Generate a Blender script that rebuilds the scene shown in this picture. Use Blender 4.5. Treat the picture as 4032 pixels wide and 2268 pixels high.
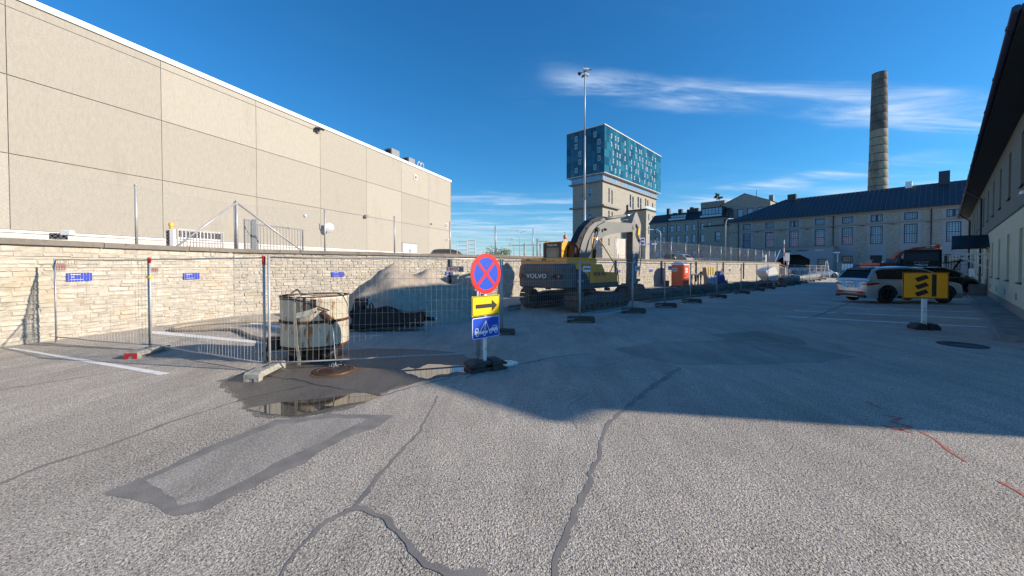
import bpy, bmesh, math, random
from math import sin, cos, radians as R, pi
from mathutils import Vector, Matrix
for o in list(bpy.data.objects): bpy.data.objects.remove(o)
SC = bpy.context.scene
COL = SC.collection
rnd = random.Random(7)
# ---------------------------------------------------------------- camera
EYE = 1.85; FPX = 1500.0; PITCH = R(1.0)
cam = bpy.data.cameras.new('camera'); co = bpy.data.objects.new('camera', cam); COL.objects.link(co)
co.location = (0, 0, EYE); co.rotation_euler = (pi/2 - PITCH, 0, 0)
cam.sensor_width = 36; cam.lens = 36*FPX/4032; cam.shift_y = -58/4032; cam.clip_start = .05; cam.clip_end = 5000
SC.camera = co
# ---------------------------------------------------------------- world, sun, exposure
SUN_AZ, SUN_EL = 100.5, 21.3
w = bpy.data.worlds.new('World'); SC.world = w; w.use_nodes = True
nt = w.node_tree; N = nt.nodes; L = nt.links
for n in list(N): N.remove(n)
def wn(t, **k):
    n = N.new(t)
    for a, b in k.items(): setattr(n, a, b)
    return n
def wm(op, a, b=None, c=None, clamp=False):
    n = N.new('ShaderNodeMath'); n.operation = op; n.use_clamp = clamp
    for i, x in enumerate((a, b, c)):
        if x is None: continue
        if isinstance(x, (int, float)): n.inputs[i].default_value = x
        else: L.new(x, n.inputs[i])
    return n.outputs[0]
out = wn('ShaderNodeOutputWorld'); bg = wn('ShaderNodeBackground'); bg.inputs[1].default_value = .115
sky = wn('ShaderNodeTexSky', sky_type='NISHITA', sun_disc=False)
sky.sun_elevation = R(SUN_EL); sky.sun_rotation = R(SUN_AZ); sky.air_density = 1.15; sky.dust_density = .3; sky.ozone_density = 1.6; sky.altitude = 0
hs = wn('ShaderNodeHueSaturation'); hs.inputs['Saturation'].default_value = 1.06
tn = wn('ShaderNodeMix', data_type='RGBA', blend_type='MULTIPLY'); tn.inputs[0].default_value = 1; L.new(sky.outputs[0], tn.inputs[6]); tn.inputs[7].default_value = (.30, .685, 1.06, 1)   # camera white balance
L.new(tn.outputs[2], hs.inputs['Color'])
tc = wn('ShaderNodeTexCoord'); sp = wn('ShaderNodeSeparateXYZ'); L.new(tc.outputs['Generated'], sp.inputs[0])
X_, Y_, Z_ = sp.outputs
az = wm('MULTIPLY', wm('ARCTAN2', X_, Y_), 180/pi)
el = wm('MULTIPLY', wm('ARCSINE', Z_), 180/pi)
# warped az/el plane noise for cirrus
zc = wm('MAXIMUM', Z_, .03)
cx = wm('DIVIDE', X_, wm('ADD', zc, .12)); cy = wm('DIVIDE', Y_, wm('ADD', zc, .12))
cv = wn('ShaderNodeCombineXYZ'); L.new(cx, cv.inputs[0]); L.new(cy, cv.inputs[1])
mp = wn('ShaderNodeMapping'); mp.inputs['Rotation'].default_value = (0, 0, R(34)); mp.inputs['Scale'].default_value = (.55, 2.6, 1)
L.new(cv.outputs[0], mp.inputs[0])
n1 = wn('ShaderNodeTexNoise'); n1.inputs['Scale'].default_value = 1.9; n1.inputs['Detail'].default_value = 9; n1.inputs['Roughness'].default_value = .62; n1.inputs['Distortion'].default_value = .5
L.new(mp.outputs[0], n1.inputs[0])
n2 = wn('ShaderNodeTexNoise'); n2.inputs['Scale'].default_value = .9; n2.inputs['Detail'].default_value = 4; L.new(cv.outputs[0], n2.inputs[0])
def ss(x, a, b):
    n = N.new('ShaderNodeMapRange'); n.interpolation_type = 'SMOOTHSTEP'
    L.new(x, n.inputs['Value']); n.inputs['From Min'].default_value = a; n.inputs['From Max'].default_value = b
    return n.outputs[0]
wisp = ss(n1.outputs[0], .38, .68)
elj = wm('ADD', el, wm('MULTIPLY', wm('SUBTRACT', n2.outputs[0], .5), 9.0))
def band(e0, e1, a0, a1, wdt, fade=7, amp=1.0):
    # a streak of cirrus: its elevation goes from e0 at azimuth a0 to e1 at a1
    sl = (e1-e0)/(a1-a0)
    cen = wm('ADD', wm('MULTIPLY', wm('SUBTRACT', az, a0), sl), e0)
    d = wm('DIVIDE', wm('ABSOLUTE', wm('SUBTRACT', elj, cen)), wdt)
    m = wm('SUBTRACT', 1.0, ss(d, 0.0, 1.0))
    m = wm('MULTIPLY', m, ss(az, a0-fade, a0+fade))
    m = wm('MULTIPLY', m, wm('SUBTRACT', 1.0, ss(az, a1-fade, a1+fade)))
    return wm('MULTIPLY', m, amp)
bs = [band(26.2, 12.2, 8, 58, 2.7, 5, 1.0), band(9.5, 10.5, 26, 46, 1.6, 6, .7), band(9.5, 9.8, -14, 12, 1.3, 6, .6),
      band(6.0, 6.8, -12, 60, 2.2, 10, .45), band(17, 15, -70, -45, 3, 8, .5)]
m = bs[0]
for b in bs[1:]: m = wm('MAXIMUM', m, b)
low = wm('MULTIPLY', wm('SUBTRACT', 1.0, ss(el, -1.0, 13.0)), .75)     # thin veil towards the horizon
veil = wm('MULTIPLY', ss(n2.outputs[0], .5, .8), .10)
cl = wm('MULTIPLY', m, wm('ADD', wm('MULTIPLY', wisp, .95), .05))
cl = wm('ADD', cl, wm('MULTIPLY', low, wm('ADD', wm('MULTIPLY', wisp, .9), .22)))
cl = wm('ADD', cl, wm('MULTIPLY', veil, wisp), clamp=True)
cl = wm('MINIMUM', cl, .85)
mx = wn('ShaderNodeMix', data_type='RGBA'); L.new(cl, mx.inputs[0]); L.new(hs.outputs[0], mx.inputs[6]); mx.inputs[7].default_value = (4.3, 5.3, 6.7, 1)
L.new(mx.outputs[2], bg.inputs[0]); L.new(bg.outputs[0], out.inputs[0])
sl = bpy.data.lights.new('sun', 'SUN'); so = bpy.data.objects.new('sun', sl); COL.objects.link(so)
sl.energy = 5.0; sl.angle = R(.53); sl.color = (1.0, .86, .70)
sd = Vector((sin(R(SUN_AZ))*cos(R(SUN_EL)), cos(R(SUN_AZ))*cos(R(SUN_EL)), sin(R(SUN_EL))))
so.rotation_euler = sd.to_track_quat('Z', 'Y').to_euler(); so.location = (30, -5, 40)
vs = SC.view_settings; vs.view_transform = 'Standard'; vs.look = 'None'; vs.gamma = 1; vs.use_curve_mapping = False; vs.exposure = .5
# ---------------------------------------------------------------- helpers
def ray(u, v):
    x = (u-2016)/FPX; y = -(v-1076)/FPX
    c, s = cos(PITCH), sin(PITCH)
    return Vector((x, c + y*s, y*c - s))
def G(u, v, z=0.0):
    d = ray(u, v); t = (z-EYE)/d.z
    return Vector((0, 0, EYE)) + d*t
def W(u, v, Y):
    d = ray(u, v); return Vector((0, 0, EYE)) + d*(Y/d.y)
SA = R(48.6); DA = Vector((sin(SA), cos(SA), 0)); DP = Vector((cos(SA), -sin(SA), 0))
def AP(a, p, z=0.0): return DA*a + DP*p + Vector((0, 0, z))
def toap(v): return v.dot(DA), v.dot(DP)
RZ = -SA      # rotation that turns local +Y along the lane (a) and local +X along p
class MB:
    def __init__(s): s.v = []; s.f = []; s.t = []; s.m = []; s.mi = 0; s.M = None; s.tint = None; s.sm = []; s.smooth = False
    def add(s, vs, fs, tint=None):
        k = len(s.v); tt = tint if tint is not None else (s.tint if s.tint is not None else .5)
        for v in vs:
            v = Vector(v); s.v.append(s.M @ v if s.M else v)
        for f in fs: s.f.append([k+i for i in f]); s.t.append(tt); s.m.append(s.mi); s.sm.append(s.smooth)
        return s
    def box(s, c, d, rot=None, top=(1, 1), tint=None):
        x, y, z = [q/2 for q in d]; vs = []
        for dz in (-1, 1):
            fx, fy = (top if dz > 0 else (1, 1))
            for dx, dy in ((-1, -1), (1, -1), (1, 1), (-1, 1)): vs.append(Vector((dx*x*fx, dy*y*fy, dz*z)))
        if rot is not None:
            m = rot if isinstance(rot, Matrix) else Matrix.Rotation(rot, 3, 'Z')
            vs = [m @ v for v in vs]
        c = Vector(c)
        return s.add([v+c for v in vs], [(0, 3, 2, 1), (4, 5, 6, 7), (0, 1, 5, 4), (1, 2, 6, 5), (2, 3, 7, 6), (3, 0, 4, 7)], tint)
    def bb(s, x0, x1, y0, y1, z0, z1, **k): return s.box(((x0+x1)/2, (y0+y1)/2, (z0+z1)/2), (x1-x0, y1-y0, z1-z0), **k)
    def rbox(s, c, d, r=.03, rot=None):     # box with chamfered vertical and top edges
        x, y, z = [q/2 for q in d]
        ring = lambda i: [(-x+i, -y+r), (-x+r, -y+i), (x-r, -y+i), (x-i, -y+r), (x-i, y-r), (x-r, y-i), (-x+r, y-i), (-x+i, y-r)]
        lv = [(0, -z), (0, z-r), (r*.7, z)]
        vs = []
        for i, zz in lv: vs += [Vector((a*(1 if not i else 1-i/x), b*(1 if not i else 1-i/y), zz)) for a, b in ring(0)]
        if rot is not None:
            m = rot if isinstance(rot, Matrix) else Matrix.Rotation(rot, 3, 'Z'); vs = [m @ v for v in vs]
        c = Vector(c); fs = [tuple(range(7, -1, -1)), tuple(range(16, 24))]
        for l in range(2):
            for i in range(8): fs.append((l*8+i, l*8+(i+1) % 8, (l+1)*8+(i+1) % 8, (l+1)*8+i))
        return s.add([v+c for v in vs], fs)
    def beam(s, a, b, w, h, up=(0, 0, 1)):
        a, b = Vector(a), Vector(b); d = (b-a).normalized(); up = Vector(up)
        x = d.cross(up); x = x.normalized() if x.length > 1e-5 else Vector((1, 0, 0)); y = x.cross(d)
        vs = [p + x*i*w/2 + y*j*h/2 for p in (a, b) for i, j in ((-1, -1), (1, -1), (1, 1), (-1, 1))]
        return s.add(vs, [(0, 3, 2, 1), (4, 5, 6, 7), (0, 1, 5, 4), (1, 2, 6, 5), (2, 3, 7, 6), (3, 0, 4, 7)])
    def cyl(s, a, b, r, r2=None, n=12, caps=True):
        a, b = Vector(a), Vector(b); r2 = r if r2 is None else r2; d = (b-a).normalized()
        x = d.orthogonal().normalized(); y = d.cross(x)
        vs = [p + (x*cos(2*pi*i/n) + y*sin(2*pi*i/n))*q for p, q in ((a, r), (b, r2)) for i in range(n)]
        o = s.smooth; s.smooth = n > 6
        s.add(vs, [(i, (i+1) % n, n+(i+1) % n, n+i) for i in range(n)])
        s.smooth = False
        if caps:
            k = len(s.v)-2*n; s.f += [[k+i for i in range(n)][::-1], [k+n+i for i in range(n)]]; tt = s.tint if s.tint is not None else .5
            s.t += [tt]*2; s.m += [s.mi]*2; s.sm += [False]*2
        s.smooth = o; return s
    def tube(s, pts, r, n=8):
        pts = [Vector(p) for p in pts]; vs = []; ref = None
        for i, p in enumerate(pts):
            d = (pts[min(i+1, len(pts)-1)] - pts[max(i-1, 0)]).normalized()
            if ref is None: ref = d.orthogonal().normalized()
            x = (ref - d*ref.dot(d)).normalized(); ref = x; y = d.cross(x)
            vs += [p + (x*cos(2*pi*j/n) + y*sin(2*pi*j/n))*r for j in range(n)]
        fs = [(i*n+j, i*n+(j+1) % n, (i+1)*n+(j+1) % n, (i+1)*n+j) for i in range(len(pts)-1) for j in range(n)]
        fs += [tuple(range(n))[::-1], tuple((len(pts)-1)*n+j for j in range(n))]
        o = s.smooth; s.smooth = n > 4; s.add(vs, fs); s.smooth = o; return s
    def ext(s, pts, vec):                    # planar polygon pushed along vec
        pts = [Vector(p) for p in pts]; vec = Vector(vec); n = len(pts)
        return s.add(pts + [p+vec for p in pts], [tuple(range(n))[::-1], tuple(range(n, 2*n))] + [(i, (i+1) % n, n+(i+1) % n, n+i) for i in range(n)])
    def lathe(s, prof, n=24, c=(0, 0, 0), ax='Z', flat=False):
        c = Vector(c); vs = []
        for r, z in prof:
            for i in range(n):
                a = 2*pi*i/n; v = Vector((r*cos(a), r*sin(a), z))
                if ax == 'X': v = Vector((v.z, v.x, v.y))
                if ax == 'Y': v = Vector((v.x, v.z, v.y))
                vs.append(c+v)
        o = s.smooth; s.smooth = not flat
        s.add(vs, [(j*n+i, j*n+(i+1) % n, (j+1)*n+(i+1) % n, (j+1)*n+i) for j in range(len(prof)-1) for i in range(n)]); s.smooth = o
        return s
    def sheet(s, pts): return s.add(pts, [tuple(range(len(pts)))])
    def mesh(s, name, mats):
        me = bpy.data.meshes.new(name); me.from_pydata([tuple(v) for v in s.v], [], s.f)
        for m in (mats if isinstance(mats, (list, tuple)) else [mats]): me.materials.append(m)
        me.polygons.foreach_set('material_index', s.m); me.polygons.foreach_set('use_smooth', s.sm)
        at = me.attributes.new('tint', 'FLOAT', 'FACE'); at.data.foreach_set('value', s.t)
        me.update(); return me
    def build(s, name, mats, parent=None, **k):
        return link(name, s.mesh(name, mats), parent, **k)
def link(name, data, parent=None, loc=None, rz=None, label=None, cat=None, group=None, kind=None):
    o = bpy.data.objects.new(name, data); COL.objects.link(o); o.parent = parent
    if loc is not None: o.location = loc
    if rz is not None: o.rotation_euler = (0, 0, rz)
    if label: o['label'] = label
    if cat: o['category'] = cat
    if group: o['group'] = group
    if kind: o['kind'] = kind
    return o
def thing(name, label, cat, loc=(0, 0, 0), rz=0, group=None): return link(name, None, None, loc, rz, label, cat, group)
def dup(root, loc, rz, label, group=None, parent=None):
    r = root.copy(); COL.objects.link(r); r.location = loc; r.rotation_euler = (0, 0, rz)
    if label: r['label'] = label
    if group: r['group'] = group
    for ch in list(root.children):
        c = ch.copy(); COL.objects.link(c); c.parent = r
        for g in ch.children:
            e = g.copy(); COL.objects.link(e); e.parent = c
    return r
def text(name, s, size, mat, parent, loc, rot, ext=.004, kind=None, align='CENTER', sx=1):
    c = bpy.data.curves.new(name, 'FONT'); c.body = s; c.size = size; c.extrude = ext; c.align_x = align; c.align_y = 'CENTER'; c.offset = size*.012
    c.resolution_u = 2
    c.materials.append(mat); o = bpy.data.objects.new(name, c); COL.objects.link(o)
    dg = bpy.context.evaluated_depsgraph_get(); me = bpy.data.meshes.new_from_object(o.evaluated_get(dg)); bpy.data.objects.remove(o)
    o = bpy.data.objects.new(name, me); COL.objects.link(o); o.parent = parent; o.location = loc; o.rotation_euler = rot; o.scale = (sx, 1, 1)
    return o
def mat(name, col, rough=.6, metal=0.0, var=.0, scale=4, bump=0.0, bscale=40, stain=None, st=(.55, .7), sscale=2, tint=0.0, spec=.5, coat=0, em=None, sz=1, bdist=.01):
    m = bpy.data.materials.new(name); m.use_nodes = True; t = m.node_tree; n = t.nodes; l = t.links; b = n['Principled BSDF']
    b.inputs['Roughness'].default_value = rough; b.inputs['Metallic'].default_value = metal; b.inputs['Specular IOR Level'].default_value = spec
    if coat: b.inputs['Coat Weight'].default_value = coat; b.inputs['Coat Roughness'].default_value = .05
    if not (var or bump or stain or tint):
        b.inputs['Base Color'].default_value = (*col, 1); return m
    g = n.new('ShaderNodeNewGeometry'); mp = n.new('ShaderNodeMapping'); mp.inputs['Scale'].default_value = (1, 1, sz); l.new(g.outputs['Position'], mp.inputs[0]); pos = mp.outputs[0]
    rgb = n.new('ShaderNodeRGB'); rgb.outputs[0].default_value = (*col, 1); cur = rgb.outputs[0]
    if var:
        no = n.new('ShaderNodeTexNoise'); no.inputs['Scale'].default_value = scale; no.inputs['Detail'].default_value = 6; l.new(pos, no.inputs[0])
        mr = n.new('ShaderNodeMapRange'); mr.inputs['From Min'].default_value = .25; mr.inputs['From Max'].default_value = .75; mr.inputs['To Min'].default_value = 1-var; mr.inputs['To Max'].default_value = 1+var
        l.new(no.outputs[0], mr.inputs['Value']); mu = n.new('ShaderNodeVectorMath'); mu.operation = 'SCALE'; l.new(cur, mu.inputs[0]); l.new(mr.outputs[0], mu.inputs['Scale']); cur = mu.outputs[0]
    if tint:
        at = n.new('ShaderNodeAttribute'); at.attribute_name = 'tint'
        mr = n.new('ShaderNodeMapRange'); mr.inputs['To Min'].default_value = 1-tint; mr.inputs['To Max'].default_value = 1+tint
        l.new(at.outputs['Fac'], mr.inputs['Value']); mu = n.new('ShaderNodeVectorMath'); mu.operation = 'SCALE'; l.new(cur, mu.inputs[0]); l.new(mr.outputs[0], mu.inputs['Scale']); cur = mu.outputs[0]
    if stain:
        no = n.new('ShaderNodeTexNoise'); no.inputs['Scale'].default_value = sscale; no.inputs['Detail'].default_value = 8; no.inputs['Roughness'].default_value = .65; l.new(pos, no.inputs[0])
        mr = n.new('ShaderNodeMapRange'); mr.inputs['From Min'].default_value = st[0]; mr.inputs['From Max'].default_value = st[1]; l.new(no.outputs[0], mr.inputs['Value'])
        mi = n.new('ShaderNodeMix'); mi.data_type = 'RGBA'; l.new(mr.outputs[0], mi.inputs[0]); l.new(cur, mi.inputs[6]); mi.inputs[7].default_value = (*stain, 1); cur = mi.outputs[2]
    l.new(cur, b.inputs['Base Color'])
    if bump:
        no = n.new('ShaderNodeTexNoise'); no.inputs['Scale'].default_value = bscale; no.inputs['Detail'].default_value = 5; l.new(pos, no.inputs[0])
        bu = n.new('ShaderNodeBump'); bu.inputs['Strength'].default_value = bump; bu.inputs['Distance'].default_value = bdist; l.new(no.outputs[0], bu.inputs['Height']); l.new(bu.outputs[0], b.inputs['Normal'])
    return m
def asphalt(name, lo, hi, bump=1.0, rough=.9, cell=75, patch=.18, sp=.3, warm=(1.0, .92, .80)):
    m = bpy.data.materials.new(name); m.use_nodes = True; t = m.node_tree; n = t.nodes; l = t.links; b = n['Principled BSDF']
    b.inputs['Roughness'].default_value = rough; b.inputs['Specular IOR Level'].default_value = sp
    g = n.new('ShaderNodeNewGeometry'); pos = g.outputs['Position']
    vo = n.new('ShaderNodeTexVoronoi'); vo.inputs['Scale'].default_value = cell; vo.feature = 'F1'; l.new(pos, vo.inputs['Vector'])
    no = n.new('ShaderNodeTexNoise'); no.inputs['Scale'].default_value = 50; no.inputs['Detail'].default_value = 4; no.inputs['Roughness'].default_value = .6; l.new(pos, no.inputs[0])
    big = n.new('ShaderNodeTexNoise'); big.inputs['Scale'].default_value = .35; big.inputs['Detail'].default_value = 7; big.inputs['Roughness'].default_value = .6; l.new(pos, big.inputs[0])
    sepc = n.new('ShaderNodeSeparateColor'); l.new(vo.outputs['Color'], sepc.inputs[0])
    ad = n.new('ShaderNodeMath'); ad.operation = 'MULTIPLY_ADD'; l.new(sepc.outputs[0], ad.inputs[0]); ad.inputs[1].default_value = .55
    mr = n.new('ShaderNodeMapRange'); mr.inputs['From Min'].default_value = .36; mr.inputs['From Max'].default_value = .66; mr.inputs['To Max'].default_value = .5; l.new(no.outputs[0], mr.inputs['Value']); l.new(mr.outputs[0], ad.inputs[2])
    mi = n.new('ShaderNodeMix'); mi.data_type = 'RGBA'; l.new(ad.outputs[0], mi.inputs[0])
    mi.inputs[6].default_value = (lo*warm[0], lo*warm[1], lo*warm[2], 1); mi.inputs[7].default_value = (hi*warm[0], hi*warm[1], hi*warm[2], 1)
    br = n.new('ShaderNodeMapRange'); br.inputs['From Min'].default_value = .3; br.inputs['From Max'].default_value = .7; br.inputs['To Min'].default_value = 1-patch; br.inputs['To Max'].default_value = 1+patch; l.new(big.outputs[0], br.inputs['Value'])
    mu = n.new('ShaderNodeVectorMath'); mu.operation = 'SCALE'; l.new(mi.outputs[2], mu.inputs[0]); l.new(br.outputs[0], mu.inputs['Scale']); md = n.new('ShaderNodeTexNoise'); md.inputs['Scale'].default_value = 1.0; md.inputs['Detail'].default_value = 8; md.inputs['Roughness'].default_value = .7; md.inputs['Distortion'].default_value = .6
    mpp = n.new('ShaderNodeMapping'); mpp.inputs['Rotation'].default_value = (0, 0, .84); mpp.inputs['Scale'].default_value = (2.4, .55, 1); l.new(pos, mpp.inputs[0]); l.new(mpp.outputs[0], md.inputs[0])
    m2 = n.new('ShaderNodeMapRange'); m2.inputs['From Min'].default_value = .32; m2.inputs['From Max'].default_value = .68; m2.inputs['To Min'].default_value = .80; m2.inputs['To Max'].default_value = 1.14; l.new(md.outputs[0], m2.inputs['Value'])
    mu2 = n.new('ShaderNodeVectorMath'); mu2.operation = 'SCALE'; l.new(mu.outputs[0], mu2.inputs[0]); l.new(m2.outputs[0], mu2.inputs['Scale']); l.new(mu2.outputs[0], b.inputs['Base Color'])
    if bump > .8:      # open pores between the stones of the worn surface
        pn = n.new('ShaderNodeTexNoise'); pn.inputs['Scale'].default_value = 56; pn.inputs['Detail'].default_value = 2; l.new(pos, pn.inputs[0])
        pr = n.new('ShaderNodeMapRange'); pr.inputs['From Min'].default_value = .36; pr.inputs['From Max'].default_value = .46; pr.inputs['To Min'].default_value = .42; l.new(pn.outputs[0], pr.inputs['Value'])
        mu3 = n.new('ShaderNodeVectorMath'); mu3.operation = 'SCALE'; l.new(mu2.outputs[0], mu3.inputs[0]); l.new(pr.outputs[0], mu3.inputs['Scale']); l.new(mu3.outputs[0], b.inputs['Base Color'])
    hh = n.new('ShaderNodeMath'); hh.operation = 'MULTIPLY_ADD'; l.new(vo.outputs['Distance'], hh.inputs[0]); hh.inputs[1].default_value = -.5; l.new(mr.outputs[0], hh.inputs[2])
    bu = n.new('ShaderNodeBump'); bu.inputs['Strength'].default_value = bump; bu.inputs['Distance'].default_value = .028; l.new(hh.outputs[0], bu.inputs['Height']); l.new(bu.outputs[0], b.inputs['Normal'])
    return m
M = {}
M['asphalt'] = asphalt('asphalt', .28, .84, bump=1.0, cell=80)
M['asphalt_smooth'] = asphalt('asphalt smooth', .22, .50, bump=.35, cell=90)
M['asphalt_dark'] = asphalt('asphalt dark', .19, .44, bump=.5, cell=110, patch=.25)
M['seal'] = mat('crack seal', (.21,.195,.175), .75, var=.2, scale=3, bump=.3, bscale=60)
M['seal2'] = mat('patch seal', (.215,.20,.18), .8, var=.25, scale=5, bump=.5, bscale=70)
M['wet'] = asphalt('wet asphalt', .06, .19, bump=.6, rough=.42, sp=.5, patch=.25, warm=(1, .9, .78))
M['wet_seal'] = mat('wet seal', (.05, .045, .04), .4, var=.2, scale=6)
M['damp'] = asphalt('damp asphalt', .13, .40, bump=.85, patch=.2)
M['wet_rust'] = mat('wet rusty', (.12, .065, .03), .35, var=.4, scale=6, bump=.5, bscale=60)
M['white_line'] = mat('road paint', (.80, .79, .76), .7, stain=(.30, .29, .27), st=(.55, .7), sscale=9, bump=.4, bscale=60)
M['white_line_worn'] = mat('worn road paint', (.40, .40, .40), .8, stain=(.17, .165, .16), st=(.44, .56), sscale=7, bump=.4, bscale=60)
M['red_paint'] = mat('red spray', (.50, .13, .08), .8, stain=(.34, .31, .28), st=(.52, .60), sscale=18)
m = bpy.data.materials.new('puddle water'); m.use_nodes = True; b = m.node_tree.nodes['Principled BSDF']
b.inputs['Base Color'].default_value = (.055, .045, .032, 1); b.inputs['Roughness'].default_value = .03; b.inputs['IOR'].default_value = 1.75; b.inputs['Coat Weight'].default_value = .5; b.inputs['Coat Roughness'].default_value = .02; M['puddle'] = m
M['stone'] = mat('limestone', (.46, .425, .36), .9, var=.22, scale=7, bump=.7, bscale=26, tint=.13, stain=(.47, .37, .23), st=(.54, .8), sscale=.9, bdist=.02)
M['mortar'] = mat('mortar', (.42, .38, .305), .95, var=.25, scale=9, bump=.8, bscale=40)
M['coping'] = mat('coping', (.20, .18, .155), .9, var=.25, scale=3, bump=.5, bscale=60, tint=.15, stain=(.11, .10, .09), st=(.55, .7), sscale=3)
M['hall'] = mat('washed concrete', (.38, .352, .298), .95, var=.07, scale=9, bump=1.0, bscale=26, tint=.07, stain=(.30, .27, .225), st=(.58, .85), sscale=.5, bdist=.03, sz=.35)
M['joint'] = mat('joint', (.20, .185, .155), .9, var=.2, scale=4)
M['white'] = mat('white sheet metal', (.82, .82, .82), .45, var=.04, scale=3)
M['plinth'] = mat('plinth', (.62, .59, .53), .85, var=.08, scale=4)
M['galv'] = mat('galvanised', (.46, .46, .46), .45, .3, var=.15, scale=12)
M['galv_dark'] = mat('galvanised weathered', (.27, .275, .28), .5, .3, var=.15, scale=12)
M['red_cap'] = mat('red plastic', (.55, .03, .02), .5, var=.15, scale=20)
M['concrete'] = mat('concrete foot', (.34, .33, .29), .95, var=.25, scale=20, bump=.8, bscale=80, stain=(.16, .16, .12), st=(.5, .7), sscale=9)
M['foot_dark'] = mat('recycled foot', (.075, .07, .06), .9, var=.3, scale=16, bump=.6, bscale=60)
M['rubber'] = mat('rubber', (.024, .024, .026), .62, var=.3, scale=14, bump=.35, bscale=50, stain=(.07, .065, .06), st=(.52, .75), sscale=6)
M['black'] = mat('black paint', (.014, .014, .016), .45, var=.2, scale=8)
M['hose'] = mat('black hose', (.012, .012, .013), .4)
M['sign_red'] = mat('sign red', (.75, .02, .02), .35, coat=.3)
M['sign_blue'] = mat('sign blue', (.01, .07, .52), .35, coat=.3, var=.12, scale=30)
M['sign_yellow'] = mat('sign yellow', (.85, .56, .0), .4, coat=.2, var=.06, scale=14)
M['sign_amber'] = mat('sign amber', (1.0, .36, .004), .45, var=.06, scale=14)
M['sign_black'] = mat('sign black', (.012, .011, .01), .5)
M['gate_grey'] = mat('gate steel', (.20, .215, .235), .45, .3)
M['sign_white'] = mat('sign white', (.75, .77, .8), .4)
M['white_pole'] = mat('white pole', (.72, .73, .76), .45, var=.06, scale=8)
# ================================================================ GROUND
TR = (18.5, 50.0, -13.3, -10.7); PIT = (74.5, 84.0, -19.0, -13.6)
g = MB()
def apq(a0, a1, p0, p1, z=0): g.sheet([AP(a0, p0, z), AP(a0, p1, z), AP(a1, p1, z), AP(a1, p0, z)])
P0, P1 = -1500, 1500
apq(-1500, TR[0], P0, P1); apq(TR[0], TR[1], P0, TR[2]); apq(TR[0], TR[1], TR[3], P1); apq(TR[1], PIT[0], P0, P1)
apq(PIT[0], PIT[1], P0, PIT[2]); apq(PIT[0], PIT[1], PIT[3], P1); apq(PIT[1], 2500, P0, P1)
g.build('asphalt_ground', M['asphalt'], kind='structure')
M['soil'] = mat('soil', (.10, .08, .06), .95, var=.45, scale=3, bump=1, bscale=18, stain=(.17, .155, .135), st=(.55, .7), sscale=2.2, bdist=.05)
M['sand'] = mat('sand', (.37, .32, .255), .97, var=.18, scale=5, bump=.8, bscale=22, stain=(.36, .28, .20), st=(.5, .7), sscale=2, bdist=.03)
def nz(v, s, k=0): 
    from mathutils import noise
    return noise.noise(Vector(v)*s + Vector((k, k*2, k*3)))
def pit(name, T, dep, seg):
    m_ = MB(); a0, a1, p0, p1 = T; na = int((a1-a0)/seg); prof = [(0, .03), (.04, -.12), (.08, -.45), (.16, -dep*.9), (.35, -dep), (.65, -dep), (.84, -dep*.85), (.92, -.5), (.96, -.15), (1, .03)]
    vs = []
    for i in range(na+1):
        a = a0+(a1-a0)*i/na
        for q, z in prof:
            p = p0+(p1-p0)*q
            e = 0 if q in (0, 1) else .14
            v = AP(a + e*nz((a, p, z), 2.1), p + e*1.4*nz((a, p, z), 1.7, 5), z + (e*1.2*nz((a, p, 0), 1.9, 9)))
            if q in (0, 1): v = AP(a, p + (.25*nz((a, p, 0), .9) - .12)*(1 if q else -1)*-1, .012)
            vs.append(v)
    k = len(prof); m_.add(vs, [(i*k+j, i*k+j+1, (i+1)*k+j+1, (i+1)*k+j) for i in range(na) for j in range(k-1)])
    for i in (0, na):
        r = [vs[i*k+j] for j in range(k)]; m_.sheet(r)
    m_.build(name, M['soil'], kind='structure')
pit('trench', TR, 1.1, .3); pit('excavation_pit', PIT, 1.6, .4)
# loose soil and spoil along the trench lips
def mound(name, a0, a1, p, wd, h, mt, seed=0, kind='stuff', label=None, cat=None, fade=1.2):
    m_ = MB(); m_.smooth = False; na = max(8, int((a1-a0)/.18)); nb = 9; vs = []
    for i in range(na+1):
        a = a0+(a1-a0)*i/na
        e = min(1, (i/na)*(a1-a0)/fade, (1-i/na)*(a1-a0)/fade)
        for j in range(nb+1):
            q = j/nb*2-1; pp = p + wd*q/2*(1+.25*nz((a, seed, 0), .8)) + .15*nz((a, q, seed), 1.1)
            z = max(0, 1-q*q)*h*e*(.75+.9*nz((a, pp, seed), 1.3)) + .05*nz((a, pp, seed), 5)*e
            vs.append(AP(a, pp, max(-.03, z) if 0 < j < nb else -.03))
    k = nb+1; m_.add(vs, [(i*k+j, i*k+j+1, (i+1)*k+j+1, (i+1)*k+j) for i in range(na) for j in range(nb)])
    return m_.build(name, mt, kind=kind, label=label, cat=cat)
mound('soil', 17.5, 52, -13.9, 1.2, .28, M['soil'], 3); mound('soil', 18, 49, -10.2, .7, .12, M['soil'], 8); mound('rubble', 48, 60, -12.3, 3.2, .35, M['soil'], 12)
mound('rubble', 58, 74, -15.2, 2.4, .5, M['soil'], 17)
def jit(pts, step, amp, sd, closed=True):
    o_ = []; n_ = len(pts)
    for i in range(n_ if closed else n_-1):
        a, b = pts[i], pts[(i+1) % n_]; k = max(1, int((b-a).length/step))
        for j in range(k):
            p = a.lerp(b, j/k); d = (b-a).normalized(); q = Vector((-d.y, d.x, 0))
            o_.append(p + q*amp*nz((p.x, p.y, sd), .55/step))
    if not closed: o_.append(pts[-1])
    return o_
def sheet(name, px, z, mt, step=.12, amp=.05, sc=1.0, kind='structure', raw=False):
    pts = [G(u*sc, v*sc) for u, v in px] if not raw else px
    pts = jit(pts, step, amp, z*1000)
    for p in pts: p.z = z
    return MB().sheet(pts).build(name, mt, kind=kind)
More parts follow.
